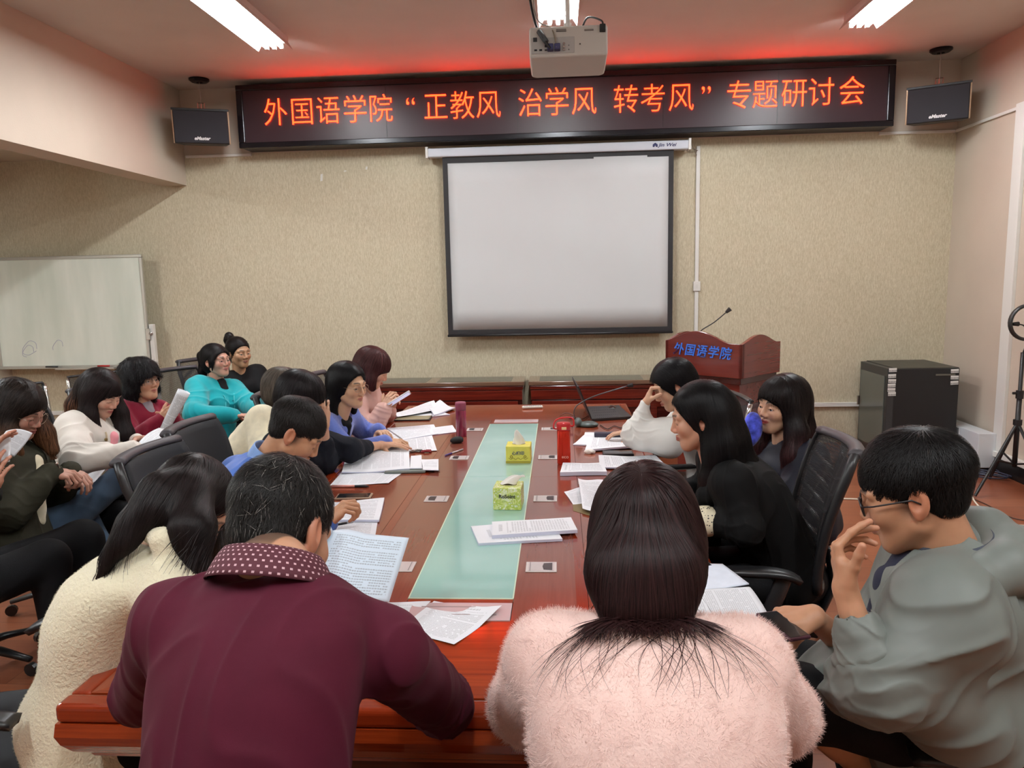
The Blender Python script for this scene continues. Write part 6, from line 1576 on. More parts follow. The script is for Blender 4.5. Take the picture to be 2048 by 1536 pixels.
# ---- man in the grey jacket at the right
def post_L(c):
    To = c['To']; m = fab('grey_nylon_jacket', (112, 117, 112)); A = c['A']['L']
    hood_part(c, m, .050, .108, .035, .004)
    unroot(collar_mesh('shirt_collar', c['nb'] + To.up * .012 - To.fwd * .005, nrm(To.up + c['R'][:, 2] * .4), To.fwd, .066, .072, .050, fab('slate_shirt', (66, 70, 80), .85), c['root'], .008, .3, droop=.015), c)
    sdf_part(c, 'inner_shirt', schain([To.pt(.95, 0, .06), To.pt(.80, 0, .115), To.pt(.6, 0, .15)], (.05, .042, .03), .02), [To.pt(.95), To.pt(.6, 0, .13)], .09, fab('navy_tee', (44, 46, 62)), .005)
    d = nrm(A['wr'] - A['el']); cc = A['el'] + d * .085; wk = wrinkle(77, .005, 70)
    cf_ = schain([cc - d * .03, cc, cc + d * .022], (.066, .052, .045), .01)
    ho = rc(cc, cc + d * .08, .034, .034)
    sdf_part(c, 'elastic_cuff', lambda p: smax(cf_(p) - wk(p), -ho(p), .004), [cc], .09, m, .0035)
    q0, q1, q2 = To.pt(.86, -.08, .115), To.pt(.80, -.135, .10), To.pt(.84, -.175, .055)
    sdf_part(c, 'chest_flap', lambda p: schain([q0, q1, q2], (.018, .020, .018), .01)(p) - 0, [q0, q2], .05, m, .004)
    b = MB()
    for q in (q1, q0):
        ax = nrm(q - To.pt(.82, 0, 0)); b.tube([tuple(q + ax * .019), tuple(q + ax * .0245)], .0085, 14)
    unroot(b.build('snap_button', mat('snap_metal', (190, 186, 178), .3, .7), c['root']), c)
if want('L'):
    hL = at(1826, 986, Y=1.62)
    make_person(dict(label='man in a grey hooded jacket and glasses touching his mouth, near right', seed=6, male=True, h=.0028,
        head=hL, az=154, pitch=-20, roll=0, hs=1.05, pelvis=at(1850, 1420, Y=1.72), baz=168, neck=at(1898, 1105, Y=1.60), bend=.03, ws=1.0, ds=1.08,
        shL=at(1890, 1230, Y=1.46), shR=at(1850, 1140, Y=1.84), elL=at(1750, 1368, Y=1.40), wrL=at(1690, 1176, Y=1.47), wrR=at(1625, 1232, Y=1.62), poleR=(.5, .4, -1),
        hand_s=.93, handL=dict(f=nrm(at(1676, 1106, Y=1.50) - at(1690, 1176, Y=1.47)), n=(1, -.15, .1), curl=((48, 14, 6), (58, 22, 12), (66, 34, 20), (72, 45, 25)), thumb=(22, 0), spread=.8),
        handR=dict(f=(-1, .05, -.12), n=(.1, .2, -1), curl=(35, 45, 50, 55), thumb=(20, 10)),
        skin=(190, 140, 108), face=dict(lips=(160, 96, 84), buzz=((60, 50, 46), .6, -.05), brows=(34, 28, 26)), specs=dict(m=M_dkrim, r=.0235, shape=.8, thick=.0022), eyes=False,
        bare='L', knL=at(1600, 1400, Y=1.62) + V(0, 0, 0), anL=at(1752, 1560, Y=1.72), footL=(-.5, 0, -.5),
        knR=at(1560, 1330, Y=1.9),
        top=dict(name='jacket', mat=fab('grey_nylon_jacket', (112, 117, 112), .5, .15, 700, .0005, .05, 8, .05), ease=.038, r=(.098, .076, .048), end=.14, amp=.013, freq=24, fold=.010, droop=.06, k=.06, h=.0042, topt=.97, bot=-.22,
                 add=lambda To, A, nb, Lc: [rc(A['L']['el'] + V(.07, .03, -.02), To.pt(.30, -.15, -.02), .075, .12), schain([To.pt(.55, -.08, .10), To.pt(.30, -.08, .22), To.pt(.14, -.08, .33)], (.075, .085, .06), .05)]),
        bottom=dict(mat=M_blacktr, r=(.095, .078, .07)),
        hair=dict(kind='male', rgb=(22, 20, 20), h=.0028, cap=dict(th=.002, oh=.90, ow=1.0, taper=.016), crown=(-.01, -.06, .13), rad=1.2, gk=1.0, ridge=.002,
                  passes=[dict(n=9000, steps=7, step=.0065, w=.0016, lift=[.001, .002, .003, .004, .006, .008, .009], jit=.28, var=.35)]),
        post=post_L))
# ---- left side of the table
if want('E'):
    hE = at(592, 866, Y=2.78)
    def post_E(c):
        unroot(collar_mesh('shirt_collar', c['nb'] + c['To'].up * .012, nrm(c['To'].up + c['R'][:, 2] * .35), c['To'].fwd, .068, .070, .052, fab('light_blue_shirt', (126, 160, 214), .8, .2), c['root'], .012, .35, droop=.01), c)
    make_person(dict(label='man in a blue sweater and light blue shirt collar bending over his papers', seed=7, male=True, h=.0035,
        head=hE, az=12, pitch=-40, hs=1.04, pelvis=(-1.32, 2.84, .54), baz=0, neck=at(538, 922, Y=2.79), bend=.05, ws=1.0, ds=1.05,
        shR=at(492, 1010, Y=2.64), shL=at(478, 945, Y=2.98), wrR=at(655, 1045, z=.81), wrL=(-1.18, 3.0, .62), handR=dict(curl=(45, 55, 60, 62), thumb=(30, 15), n=(.2, .3, -1)),
        skin=(196, 146, 112), face=dict(buzz=((40, 36, 34), .8, -.04), lips=(168, 104, 92)),
        top=dict(name='sweater', mat=fab('blue_knit', (66, 108, 190), .85, .4, 700, .0008, .10, 16, .35), ease=.016, r=(.072, .062, .046), amp=.008, fold=.008, h=.005, freq=30),
        bottom=dict(mat=M_blacktr),
        hair=dict(kind='male', rgb=(34, 31, 30), h=.0035, cap=dict(th=.001, oh=.98, ow=1.02, taper=.013), crown=(-.01, -.07, .12), rad=1.2, gk=1.0, ridge=.001, passes=short_passes(6000, (36, 33, 32), .0015, 0)),
        post=post_E))
if want('C'):
    hC = at(603, 800, Y=3.42)
    make_person(dict(label='person in dark clothes and black glasses resting the head on one hand', seed=8, h=.004,
        head=hC, az=4, pitch=-28, hs=1.0, pelvis=(-1.38, 3.40, .53), baz=0, bend=.04, neck=hC + V(-.05, 0, -.17),
        elR=at(650, 925, z=.80), wrR=at(648, 848, Y=3.42), elL=at(700, 900, Y=3.62), wrL=at(762, 890, z=.79), handR=dict(f=(-.1, .1, 1), n=(-.3, .8, .1), curl=(25, 25, 30, 30), thumb=(10, 0)), handL=dict(f=(1, 0, 0), n=(0, 0, -1), curl=(8, 8, 10, 12)),
        skin=(206, 160, 130), specs=dict(m=M_dkrim, r=.022, thick=.0018), face=dict(flush=.5),
        top=dict(name='jacket', mat=fab('dark_navy_cloth', (20, 22, 30)), ease=.02, r=(.070, .060, .044), end=.5, amp=.006, h=.006),
        bottom=dict(mat=M_blacktr),
        hair=dict(rgb=(28, 23, 24), h=.004, cap=dict(th=.010, oh=.72), ridge=.002, crown=(0, -.03, .12),
            locks=W_locks(hC, 4, -28, [((s_ * .066, -.03, .0), [(s_ * .008, -.01, .07), (s_ * .0, -.0, .10)], (.034, .030, .022)) for s_ in (-1, 1)]), passes=[dict(n=1600, steps=7, step=.016, w=.0026)])))
if want('D'):
    hD = at(570, 785, Y=3.98)
    make_person(dict(label='person in a cream jacket with greyish hair, almost hidden behind the bent man', seed=9, h=.005,
        head=hD, az=-5, pitch=-15, pelvis=(-1.78, 3.72, .53), baz=0, neck=hD + V(-.05, -.02, -.18), wrR=at(575, 850, Y=3.6), wrL=(-1.2, 3.9, .80), skin=(204, 162, 134), showR=False,
        top=dict(name='jacket', mat=fab('cream_jacket', (224, 214, 186)), ease=.03, r=(.08, .07, .055), amp=.008, h=.007),
        bottom=dict(mat=M_blacktr),
        hair=dict(rgb=(82, 74, 66), h=.005, cap=dict(th=.010), ridge=.002, passes=[dict(n=900, steps=7, step=.016, w=.003)])))
if want('B'):
    hB = at(697, 772, Y=4.05)
    make_person(dict(label='woman in a periwinkle blue sweater and glasses, writing at the table', seed=10, h=.0035,
        head=hB, az=-26, pitch=-6, hs=1.0, pelvis=(-1.50, 4.10, .53), baz=-8, neck=hB + V(-.07, .01, -.17), bend=.03, eyes=True, gaze=(.45, .9, .0),
        elR=at(700, 905, Y=3.92), wrR=at(772, 885, z=.79), elL=at(735, 870, Y=4.40), wrL=at(758, 862, z=.80), handR=dict(f=(1, .1, -.05), n=(.1, .3, -1), curl=((30, 45, 25), (40, 50, 30), (50, 60, 40), (55, 60, 40)), thumb=(35, 20)), handL=dict(f=(.6, -.8, 0), curl=(20, 20, 25, 25)),
        skin=(212, 168, 134), specs=dict(m=M_gold, r=.022, shape=.8), face=dict(lips=(176, 96, 88)),
        top=dict(name='sweater', mat=attr_mat('periwinkle_wool', .95, .5, 300, .002, .15, **{'Sheen Weight': .5}), rgb=(100, 122, 204), ease=.016, r=(.068, .058, .046), amp=.005, fold=.006, h=.005, fuzz=dict(n=24000, len=.004, w=.0005, rgb=(112, 134, 214), jit=.7)),
        bottom=dict(mat=M_blacktr),
        hair=dict(rgb=(16, 15, 17), h=.0035, cap=dict(th=.010, ow=1.05, oh=1.08), part=(.01, -.06, .07), ridge=.0015,
            locks=W_locks(hB, -26, -6, [((-.068, -.02, .01), [(-.014, -.02, .10), (-.006, -.02, .17)], (.030, .028, .016)), ((.066, -.035, .01), [(.016, -.03, .10), (.018, -.02, .19), (.014, -.01, .23)], (.034, .034, .028, .014)), ((0, -.09, .0), [(0, -.01, .10), (0, -.01, .18)], (.05, .05, .03))]), passes=[dict(n=2200, steps=10, step=.018, w=.0026, jit=.06)]),
        post=lambda c: sdf_part(c, 'neck_scarf', uni(.012, schain([c['nb'] + c['To'].right * x_ + c['To'].fwd * y_ + c['To'].up * z_ for x_, y_, z_ in ((-.06, 0, .01), (-.045, .05, -.008), (0, .068, -.02), (.045, .05, -.008), (.06, 0, .01))], (.014, .018, .020, .018, .014)), rc(c['nb'] + c['To'].fwd * .08 - c['To'].up * .02, c['nb'] + c['To'].fwd * .10 - c['To'].up * .08 + c['To'].right * .02, .016, .022)), [c['nb']], .16, fab('black_lace', (20, 20, 24), .8, .8, 900)) ))
if want('A'):
    hA_ = at(746, 738, Y=4.78)
    make_person(dict(label='woman in a pink down jacket holding a phone at the far left', seed=11, h=.004,
        head=hA_, az=8, pitch=-30, hs=1.0, pelvis=(-1.48, 4.88, .53), baz=-2, neck=hA_ + V(-.08, 0, -.155), bend=.04,
        wrR=at(768, 818, Y=4.62), wrL=at(776, 822, Y=4.78), poleR=(-.2, -.4, -1), handR=dict(f=(.5, .2, .9), n=(.5, .9, .1), curl=((35, 45, 30),) * 4, thumb=(10, 10)), handL=dict(f=(.5, -.1, .9), n=(.5, -.8, .1), curl=((35, 45, 30),) * 4, thumb=(10, 10)),
        skin=(214, 168, 140), face=dict(flush=.4),
        top=dict(name='down_jacket', mat=fab('pink_nylon', (204, 160, 148), .5, .15, 300, .001, .05, 8, .1), ease=.034, r=(.085, .074, .058), amp=.004, fold=.012, h=.006, end=.93, add=lambda To, A, nb, Lc: [schain([To.pt(.95, s_ * .07, .05), To.pt(.80, s_ * .05, .11), To.pt(.6, s_ * .03, .13)], (.035, .032, .03), .02) for s_ in (-1, 1)]),
        bottom=dict(mat=M_blacktr),
        hair=dict(rgb=(64, 34, 34), h=.004, cap=dict(th=.014, oh=.66), ridge=.002, crown=(0, -.02, .13), rad=1.1,
            locks=W_locks(hA_, 4, -30, [((s_ * .064, -.02, .0), [(s_ * .012, .005, .07), (s_ * .004, .02, .125)], (.04, .038, .022)) for s_ in (-1, 1)] + [((0, -.08, 0), [(0, -.01, .07), (0, .0, .12)], (.05, .05, .03))]), passes=[dict(n=1800, steps=8, step=.016, w=.0028, jit=.06)]),
        post=lambda c: hood_part(c, fab('pink_nylon', (204, 160, 148)), .030, .09, .01)))
# ---- right side of the table
if want('I'):
    hI = at(1345, 772, Y=3.92)
    make_person(dict(label='woman in a white puff-sleeved blouse leaning her brow on her fist', seed=12, h=.0035,
        head=hI, az=184, pitch=-28, roll=-4, hs=1.0, pelvis=(.80, 3.98, .53), baz=186, neck=hI + V(.10, .02, -.15), bend=.05,
        elL=at(1272, 868, Y=3.82), wrL=at(1291, 806, Y=3.86), elR=at(1330, 880, Y=4.1), wrR=at(1270, 870, z=.80), handL=dict(f=(.35, .1, .8), n=(.8, -.1, -.3), curl=((60, 80, 50),) * 4, thumb=(30, 20)),
        skin=(216, 172, 142), face=dict(lips=(186, 96, 90)),
        top=dict(name='blouse', mat=fab('white_blouse', (222, 220, 214), .7, .15, 300, .001, .03, 8, .1), ease=.018, r=(.060, .074, .030), end=.94, amp=.008, fold=.012, droop=.02, h=.0045, k=.05, freq=20,
                 add=lambda To, A, nb, Lc: [schain([at(1290, 885, Y=3.76), at(1340, 885, Y=3.76), at(1368, 860, Y=3.82)], (.045, .07, .055), .05)]),
        bottom=dict(mat=fab('grey_skirt', (110, 104, 98))),
        hair=dict(rgb=(18, 16, 18), h=.0035, cap=dict(th=.013, oh=1.06, ear=True), part=(-.02, -.05, .07), ridge=.0015, comb=(0, -.3, 0),
            locks=W_locks(hI, 184, -28, [((0, -.085, -.01), [(.02, .0, .08), (.03, .03, .15), (.03, .05, .22)], (.05, .045, .03, .012))]),
            passes=[dict(n=2200, steps=8, step=.016, w=.0024, jit=.07), dict(n=160, steps=10, step=.018, w=.0014, jit=.2, free=6, zmax=-.03)]),
        ))
def post_J(c):
    To = c['To']; A = c['A']['L']
    w0, e0 = A['wr'], A['el']
    d = nrm(w0 - e0)
    sdf_part(c, 'shirt_cuff', uni(.02, rc(e0 + d * .13, w0 - d * .01, .050, .040), rc(e0 + d * .13, e0 + d * .17, .054, .05)), [w0, e0], .07, M_spot, .0045)
    sdf_part(c, 'shirt_front', uni(.02, schain([To.pt(.97, 0, .05), To.pt(.78, .0, .115), To.pt(.6, -.01, .12)], (.03, .045, .035), .02)), [To.pt(.97), To.pt(.6, 0, .12)], .08, M_spot, .005)
    unroot(MB().tube(ring_pts(to_pt(c, .86, -.04, .165), To.right, To.up, .020, 20), .003, 6, closed=True).build('brooch', M_chrome, c['root'], smooth=True), c)
def to_pt(c, *a): return c['To'].pt(*a)
g = N('spotted_cream_silk'); vo = g.n('ShaderNodeTexVoronoi'); g.l(g.coord('Object', (1, 1, 1)), vo.inputs['Vector']); vo.inputs['Scale'].default_value = 95
g.l(g.mix(g.math('LESS_THAN', g.math('ADD', vo.outputs[0], g.math('MULTIPLY', g.noise(g.coord('Object'), 60, 1), .25)), .40), (*lin((226, 216, 186)), 1), (*lin((28, 24, 24)), 1)), g.b.inputs['Base Color']); g.P(Roughness=.5); M_spot = g.m
if want('J'):
    hJ = at(1398, 835, Y=2.78)
    make_person(dict(label='woman in a black blazer with long straight black hair, in profile, speaking', seed=13, h=.003,
        head=hJ, az=172, pitch=-14, hs=1.0, pelvis=(.86, 2.80, .53), baz=178, neck=hJ + V(.07, 0, -.175), bend=.035, ws=1.04,
        elL=at(1490, 1055, Y=2.58), wrL=at(1410, 1042, z=.80), elR=(.62, 3.05, .80), wrR=(.40, 2.95, .80), handL=dict(f=(-1, .25, 0), curl=(12, 12, 15, 18)),
        skin=(206, 156, 128), face=dict(lips=(176, 84, 80), flush=.45),
        top=dict(name='blazer', mat=fab('black_blazer', (9, 9, 10), .75, .25, 500, .0006, .1, 20, .15), ease=.022, r=(.074, .064, .052), end=.62, amp=.007, fold=.007, freq=32, h=.0045, chest=.02,
                 add=lambda To, A, nb, Lc: [schain([nb + V(.02, -.075, -.02), nb + V(-.06, -.09, -.10), nb + V(-.11, -.05, -.22)], (.02, .03, .015), .02)]),
        bottom=dict(mat=M_blacktr),
        hair=dict(rgb=(16, 14, 15), h=.003, cap=dict(th=.008, oh=1.10, ear=True, ow=1.06), part=(-.03, -.05, .075), ridge=.002, lw=.04, rad=1.0,
            locks=W_locks(hJ, 176, -14, [((-.055, -.060, .0), [(-.012, -.02, .10), (-.02, -.05, .22), (-.01, -.09, .34)], (.045, .055, .05, .018)), ((-.060, -.04, -.05), [(-.012, .005, .08), (-.01, .02, .18), (0, .02, .30)], (.026, .032, .03, .014)), ((.0, -.09, .0), [(.0, -.03, .10), (.0, -.08, .22), (0, -.13, .33)], (.06, .06, .055, .02)), ((.06, -.04, 0), [(.01, -.02, .1), (.01, -.05, .25)], (.045, .045, .03))]),
            passes=[dict(n=4500, steps=15, step=.018, w=.0022, jit=.05, zmin=-.06), dict(n=2200, steps=10, step=.018, w=.002, jit=.09, zmax=-.02, free=2)],
            tips=(1.0, (58, 36, 32), .25)),
        post=post_J))
if want('K'):
    hK = at(1562, 812, Y=3.36)
    make_person(dict(label='smiling woman with long wavy dark hair and navy jacket behind the black blazer', seed=14, h=.0035,
        head=hK, az=207, pitch=-2, roll=4, hs=1.02, pelvis=(1.12, 3.42, .53), baz=200, neck=hK + V(.03, .02, -.19), bend=.02, eyes=True, gaze=(-.1, 1, .0), smile=1.2,
        wrL=(.72, 3.18, .70), wrR=(.66, 3.40, .72),
        skin=(216, 170, 140), face=dict(lips=(200, 72, 76), flush=.35),
        top=dict(name='jacket', mat=fab('navy_down_jacket', (18, 21, 36), .55, .2), ease=.034, r=(.08, .07, .055), amp=.008, fold=.01, h=.006),
        bottom=dict(mat=M_blacktr),
        hair=dict(rgb=(26, 20, 20), h=.0035, cap=dict(th=.014, oh=.80, ow=.92), ridge=.003, crown=(.0, -.02, .13), lw=.04,
            locks=W_locks(hK, 207, -2, [((-.072, .0, .0), [(-.028, .0, .10), (-.040, .03, .20), (-.025, .05, .29)], (.036, .045, .045, .025)), ((.072, -.02, .0), [(.024, .0, .10), (.03, .02, .20), (.02, .03, .27)], (.036, .045, .042, .022)), ((0, -.09, .0), [(0, -.02, .12), (0, -.03, .24)], (.06, .065, .05))]),
            passes=[dict(n=2600, steps=12, step=.018, w=.0026, jit=.10, curl=.35, free=1)], tips=(1.05, (62, 34, 36), .2)),
        post=lambda c: (sdf_part(c, 'scarf', uni(.02, ell(at(1506, 855, Y=3.30), (.04, .05, .07)), ell(at(1500, 872, Y=3.28), (.03, .04, .05))), [at(1506, 860, Y=3.3)], .13, M_scarf))))
# ---- row by the wall, from the far end
def pony(hc, az, pitch, len_=.25):
    return W_locks(hc, az, pitch, [((0, -.11, .06), [(0, -.035, .02), (0, -.04, .14), (0, -.02, len_)], (.022, .028, .026, .010))])
if want('M'):
    hM = at(478, 706, Y=5.78)
    make_person(dict(label='girl in a black bomber jacket with a high ponytail in the far corner', seed=15, h=.0045,
        head=hM, az=-34, pitch=-4, hs=.98, pelvis=(-2.62, 5.9, .52), baz=-38, neck=hM + V(-.02, .02, -.18), bend=.01, eyes=True, gaze=(.25, 1, .05),
        wrR=(-2.35, 5.55, .62), wrL=(-2.22, 5.68, .62), skin=(190, 146, 112), face=dict(lips=(158, 92, 82)),
        top=dict(name='bomber_jacket', mat=fab('black_bomber', (13, 13, 15), .75, .2), ease=.034, r=(.08, .07, .055), amp=.008, fold=.010, h=.007),
        bottom=dict(mat=M_blacktr),
        hair=dict(rgb=(24, 20, 20), h=.0045, cap=dict(th=.002, oh=1.04, ow=1.3, ear=True), crown=(0, .10, .10), ridge=.001, grav=(0, 0, -.2), comb=(0, -1, .2),
            locks=[dict(pts=[(0, -.09, .10), (0, -.135, .125), (0, -.155, .09), (0, -.15, .04)], r=(.022, .026, .026, .016))], passes=[dict(n=900, steps=6, step=.014, w=.0026)]),
        post=lambda c: unroot(MB().tube(ring_pts(c['Lc']((0, -.112, .108)), c['R'] @ V(0, -.8, .5), c['R'] @ V(0, .5, .8), .022, 14), .008, 6, closed=True).build('hair_tie', mat('cream_hair_tie', (214, 204, 186), .8), c['root'], smooth=True), c)))
if want('N'):
    hN = at(433, 722, Y=5.36)
    def post_N(c):
        To = c['To']; hood_part(c, fab('teal_fleece', (24, 160, 168)), .034, .095, .02)
        text_mesh('lettering', 'C', .045, mat('dark_teal_print', (20, 70, 90), .7), c['root'], c['inv'] @ frame(onto(c, To.pt(.70, -.085, .16), .004), To.right * .95 - To.fwd * .3, To.up), .001)
        sdf_part(c, 'inner_shirt', schain([c['nb'] + To.fwd * .035 + To.up * .012, To.pt(.9, 0, .075), To.pt(.8, 0, .105)], (.05, .046, .025), .02), [c['nb'], To.pt(.8, 0, .1)], .08, fab('black_tee', (24, 24, 26)), .006)
        for s_ in (-1, 1): zipline(c, 'drawstring', mat('teal_cord', (80, 190, 195), .7), [onto(c, To.pt(t_, s_ * .05, .16)) for t_ in (.84, .74, .64, .55)], .0035)
    make_person(dict(label='girl in a teal hoodie and round glasses, hair tied back', seed=16, h=.004,
        head=hN, az=-22, pitch=2, hs=1.0, pelvis=(-2.60, 5.28, .52), baz=-28, neck=hN + V(-.02, .01, -.185), bend=.01, eyes=True, gaze=(.15, 1, .0), smile=.5, cheek=1.06,
        elR=(-2.52, 4.92, .80), wrR=(-2.28, 4.98, .78), wrL=(-2.12, 5.12, .78), poleL=(.3, .4, -1), skin=(212, 162, 140), face=dict(lips=(186, 100, 100), flush=.7), specs=dict(m=M_gold, r=.025, shape=1.0),
        top=dict(name='hoodie', mat=fab('teal_fleece', (24, 160, 168), .9, .35, 300, .001, .10, 10, .3), ease=.040, r=(.088, .078, .056), amp=.011, fold=.008, droop=.02, h=.0055, freq=30, chest=.01),
        bottom=dict(mat=M_jeans),
        hair=dict(rgb=(26, 22, 23), h=.004, cap=dict(th=.005, oh=.98, ow=1.25, ear=True), ridge=.0015, part=(0, -.05, .08), grav=(0, 0, -.6), comb=(0, -.5, 0),
            locks=W_locks(hN, -22, 2, [((s_ * .062, .052, .05), [(s_ * .016, -.012, .05), (s_ * .014, -.014, .11)], (.007, .006, .003)) for s_ in (-1, 1)]) + pony(hN, -22, 2), passes=[dict(n=1300, steps=7, step=.015, w=.0026)]), post=post_N))
if want('O'):
    hO = at(284, 762, Y=4.42)
    def post_O(c):
        To = c['To']; hood_part(c, fab('maroon_fleece', (122, 20, 44)), .030, .09, .018)
        sdf_part(c, 'inner_shirt', schain([c['nb'] + To.fwd * .03 + To.up * .01, To.pt(.9, 0, .07), To.pt(.82, 0, .10)], (.05, .04, .02), .02), [c['nb'], To.pt(.8, 0, .1)], .08, fab('grey_tee', (150, 145, 150)), .006)
        text_mesh('lettering', 'EST', .03, mat('cream_print', (220, 190, 170), .7), c['root'], c['inv'] @ frame(onto(c, To.pt(.6, -.07, .158), .004), To.right * .95 - To.fwd * .3, To.up) @ Rz(-1.1), .001)
    make_person(dict(label='girl in a maroon hoodie with short tousled black hair holding rolled papers', seed=17, h=.004,
        head=hO, az=-18, pitch=2, roll=-2, hs=1.0, pelvis=(-2.62, 4.36, .52), baz=-15, neck=hO + V(-.03, .01, -.175), bend=.02, eyes=True, gaze=(.1, 1, .05),
        wrR=at(322, 842, Y=4.15), wrL=at(345, 835, Y=4.28), handR=dict(f=(.55, -.1, .5), n=(.2, .9, -.1), curl=((45, 60, 30),) * 4, thumb=(20, 10)), handL=dict(f=(.2, -.5, .5), n=(.1, -.9, 0), curl=((45, 60, 30),) * 4, thumb=(20, 10)),
        skin=(204, 158, 128), specs=dict(m=M_gold, r=.023, shape=.75), face=dict(lips=(170, 92, 84)),
        top=dict(name='hoodie', mat=fab('maroon_fleece', (122, 20, 44), .9, .35, 300, .001, .1, 10, .25), ease=.034, r=(.082, .07, .05), amp=.010, fold=.008, droop=.02, h=.006, freq=32),
        bottom=dict(mat=M_blacktr),
        hair=dict(rgb=(24, 22, 24), h=.004, cap=dict(th=.024, oh=.70, ow=.9), ridge=.006, crown=(0, -.02, .13),
            locks=W_locks(hO, -18, 2, [((s_ * .074, -.015, .0), [(s_ * .01, .0, .06), (s_ * -.002, .01, .105)], (.040, .036, .020)) for s_ in (-1, 1)] + [((0, -.09, 0), [(0, -.01, .07)], (.055, .05))]),
            passes=[dict(n=2600, steps=8, step=.013, w=.0026, jit=.5, curl=.5, lift=.003, free=2)]), post=post_O))
if want('P'):
    hP = at(203, 788, Y=3.84)
    def post_P(c):
        To = c['To']
        sdf_part(c, 'pink_shirt', schain([onto(c, To.pt(t_, .0, .15), -.020) for t_ in (.85, .7, .55, .4, .3)], (.036, .034, .032, .030, .028), .02), [To.pt(.8, 0, .1), To.pt(.3, 0, .12)], .09, fab('pink_tee', (232, 150, 158)), .006)
        for s_ in (-1, 1):
            zipline(c, 'placket', mat('cream_stitch', (206, 188, 158), .7), [onto(c, To.pt(t_, s_ * (.035 + .03 * t_), .16), .002) for t_ in (.95, .85, .75, .65, .55, .45, .35, .25)], .006)
        b = MB()
        for t_ in (.8, .6, .4): q = onto(c, To.pt(t_, .075, .17), .001); b.tube([tuple(q), tuple(q + To.fwd * .008)], .008, 10)
        unroot(b.build('button', mat('brass_button', (150, 126, 80), .35, .6), c['root']), c)
    make_person(dict(label='girl in a white jacket with long brown-black hair reading a handout', seed=18, h=.0038,
        head=hP, az=-10, pitch=-30, hs=.98, pelvis=(-2.55, 3.72, .52), baz=-4, neck=hP + V(-.06, 0, -.17), bend=.03,
        elR=at(155, 915, Y=3.42), wrR=at(272, 905, Y=3.45), wrL=at(275, 880, Y=3.85), handR=dict(f=(1, .1, .05), n=(0, .5, -.7), curl=((15, 25, 20),) * 4, thumb=(30, 0)), handL=dict(f=(.8, -.3, .1), n=(.1, -.6, -.7), curl=((20, 30, 20),) * 4),
        skin=(212, 166, 144), face=dict(lips=(186, 90, 92), flush=.5),
        top=dict(name='jacket', mat=fab('white_denim_jacket', (224, 216, 206), .75, .25, 400, .0008, .05, 8, .1), ease=.036, r=(.084, .076, .046), end=.95, amp=.012, fold=.010, droop=.02, freq=30, h=.0055, k=.05,
                 add=lambda To, A, nb, Lc: [schain([To.pt(.98, s_ * .05, -.0), To.pt(.96, s_ * .075, .04), To.pt(.86, s_ * .085, .11)], (.022, .024, .014), .01) for s_ in (-1, 1)] + [rc(A['R']['wr'] - nrm(A['R']['wr'] - A['R']['el']) * .05, A['R']['wr'] - nrm(A['R']['wr'] - A['R']['el']) * .01, .043, .040)]),
        bottom=dict(mat=M_blacktr),
        hair=dict(rgb=(32, 24, 24), h=.0038, cap=dict(th=.010, oh=.76, ow=.95), ridge=.002, part=(0, -.05, .05), lw=.035,
            locks=W_locks(hP, -10, -30, [((.072, -.02, .0), [(.014, -.0, .11), (.008, .03, .22), (-.02, .06, .31)], (.042, .042, .034, .012)), ((-.072, -.0, .0), [(-.02, .02, .12), (-.01, .05, .24), (.01, .08, .34)], (.036, .042, .045, .022)), ((.02, -.08, .0), [(.02, -.05, .10), (.03, -.07, .2)], (.055, .055, .035))]),
            passes=[dict(n=2400, steps=12, step=.018, w=.0026, jit=.07), dict(n=260, steps=8, step=.018, w=.002, ymax=-.02, zmax=-.02, free=2, rgb=(96, 64, 46), var=.3, lift=.004)]), post=post_P))
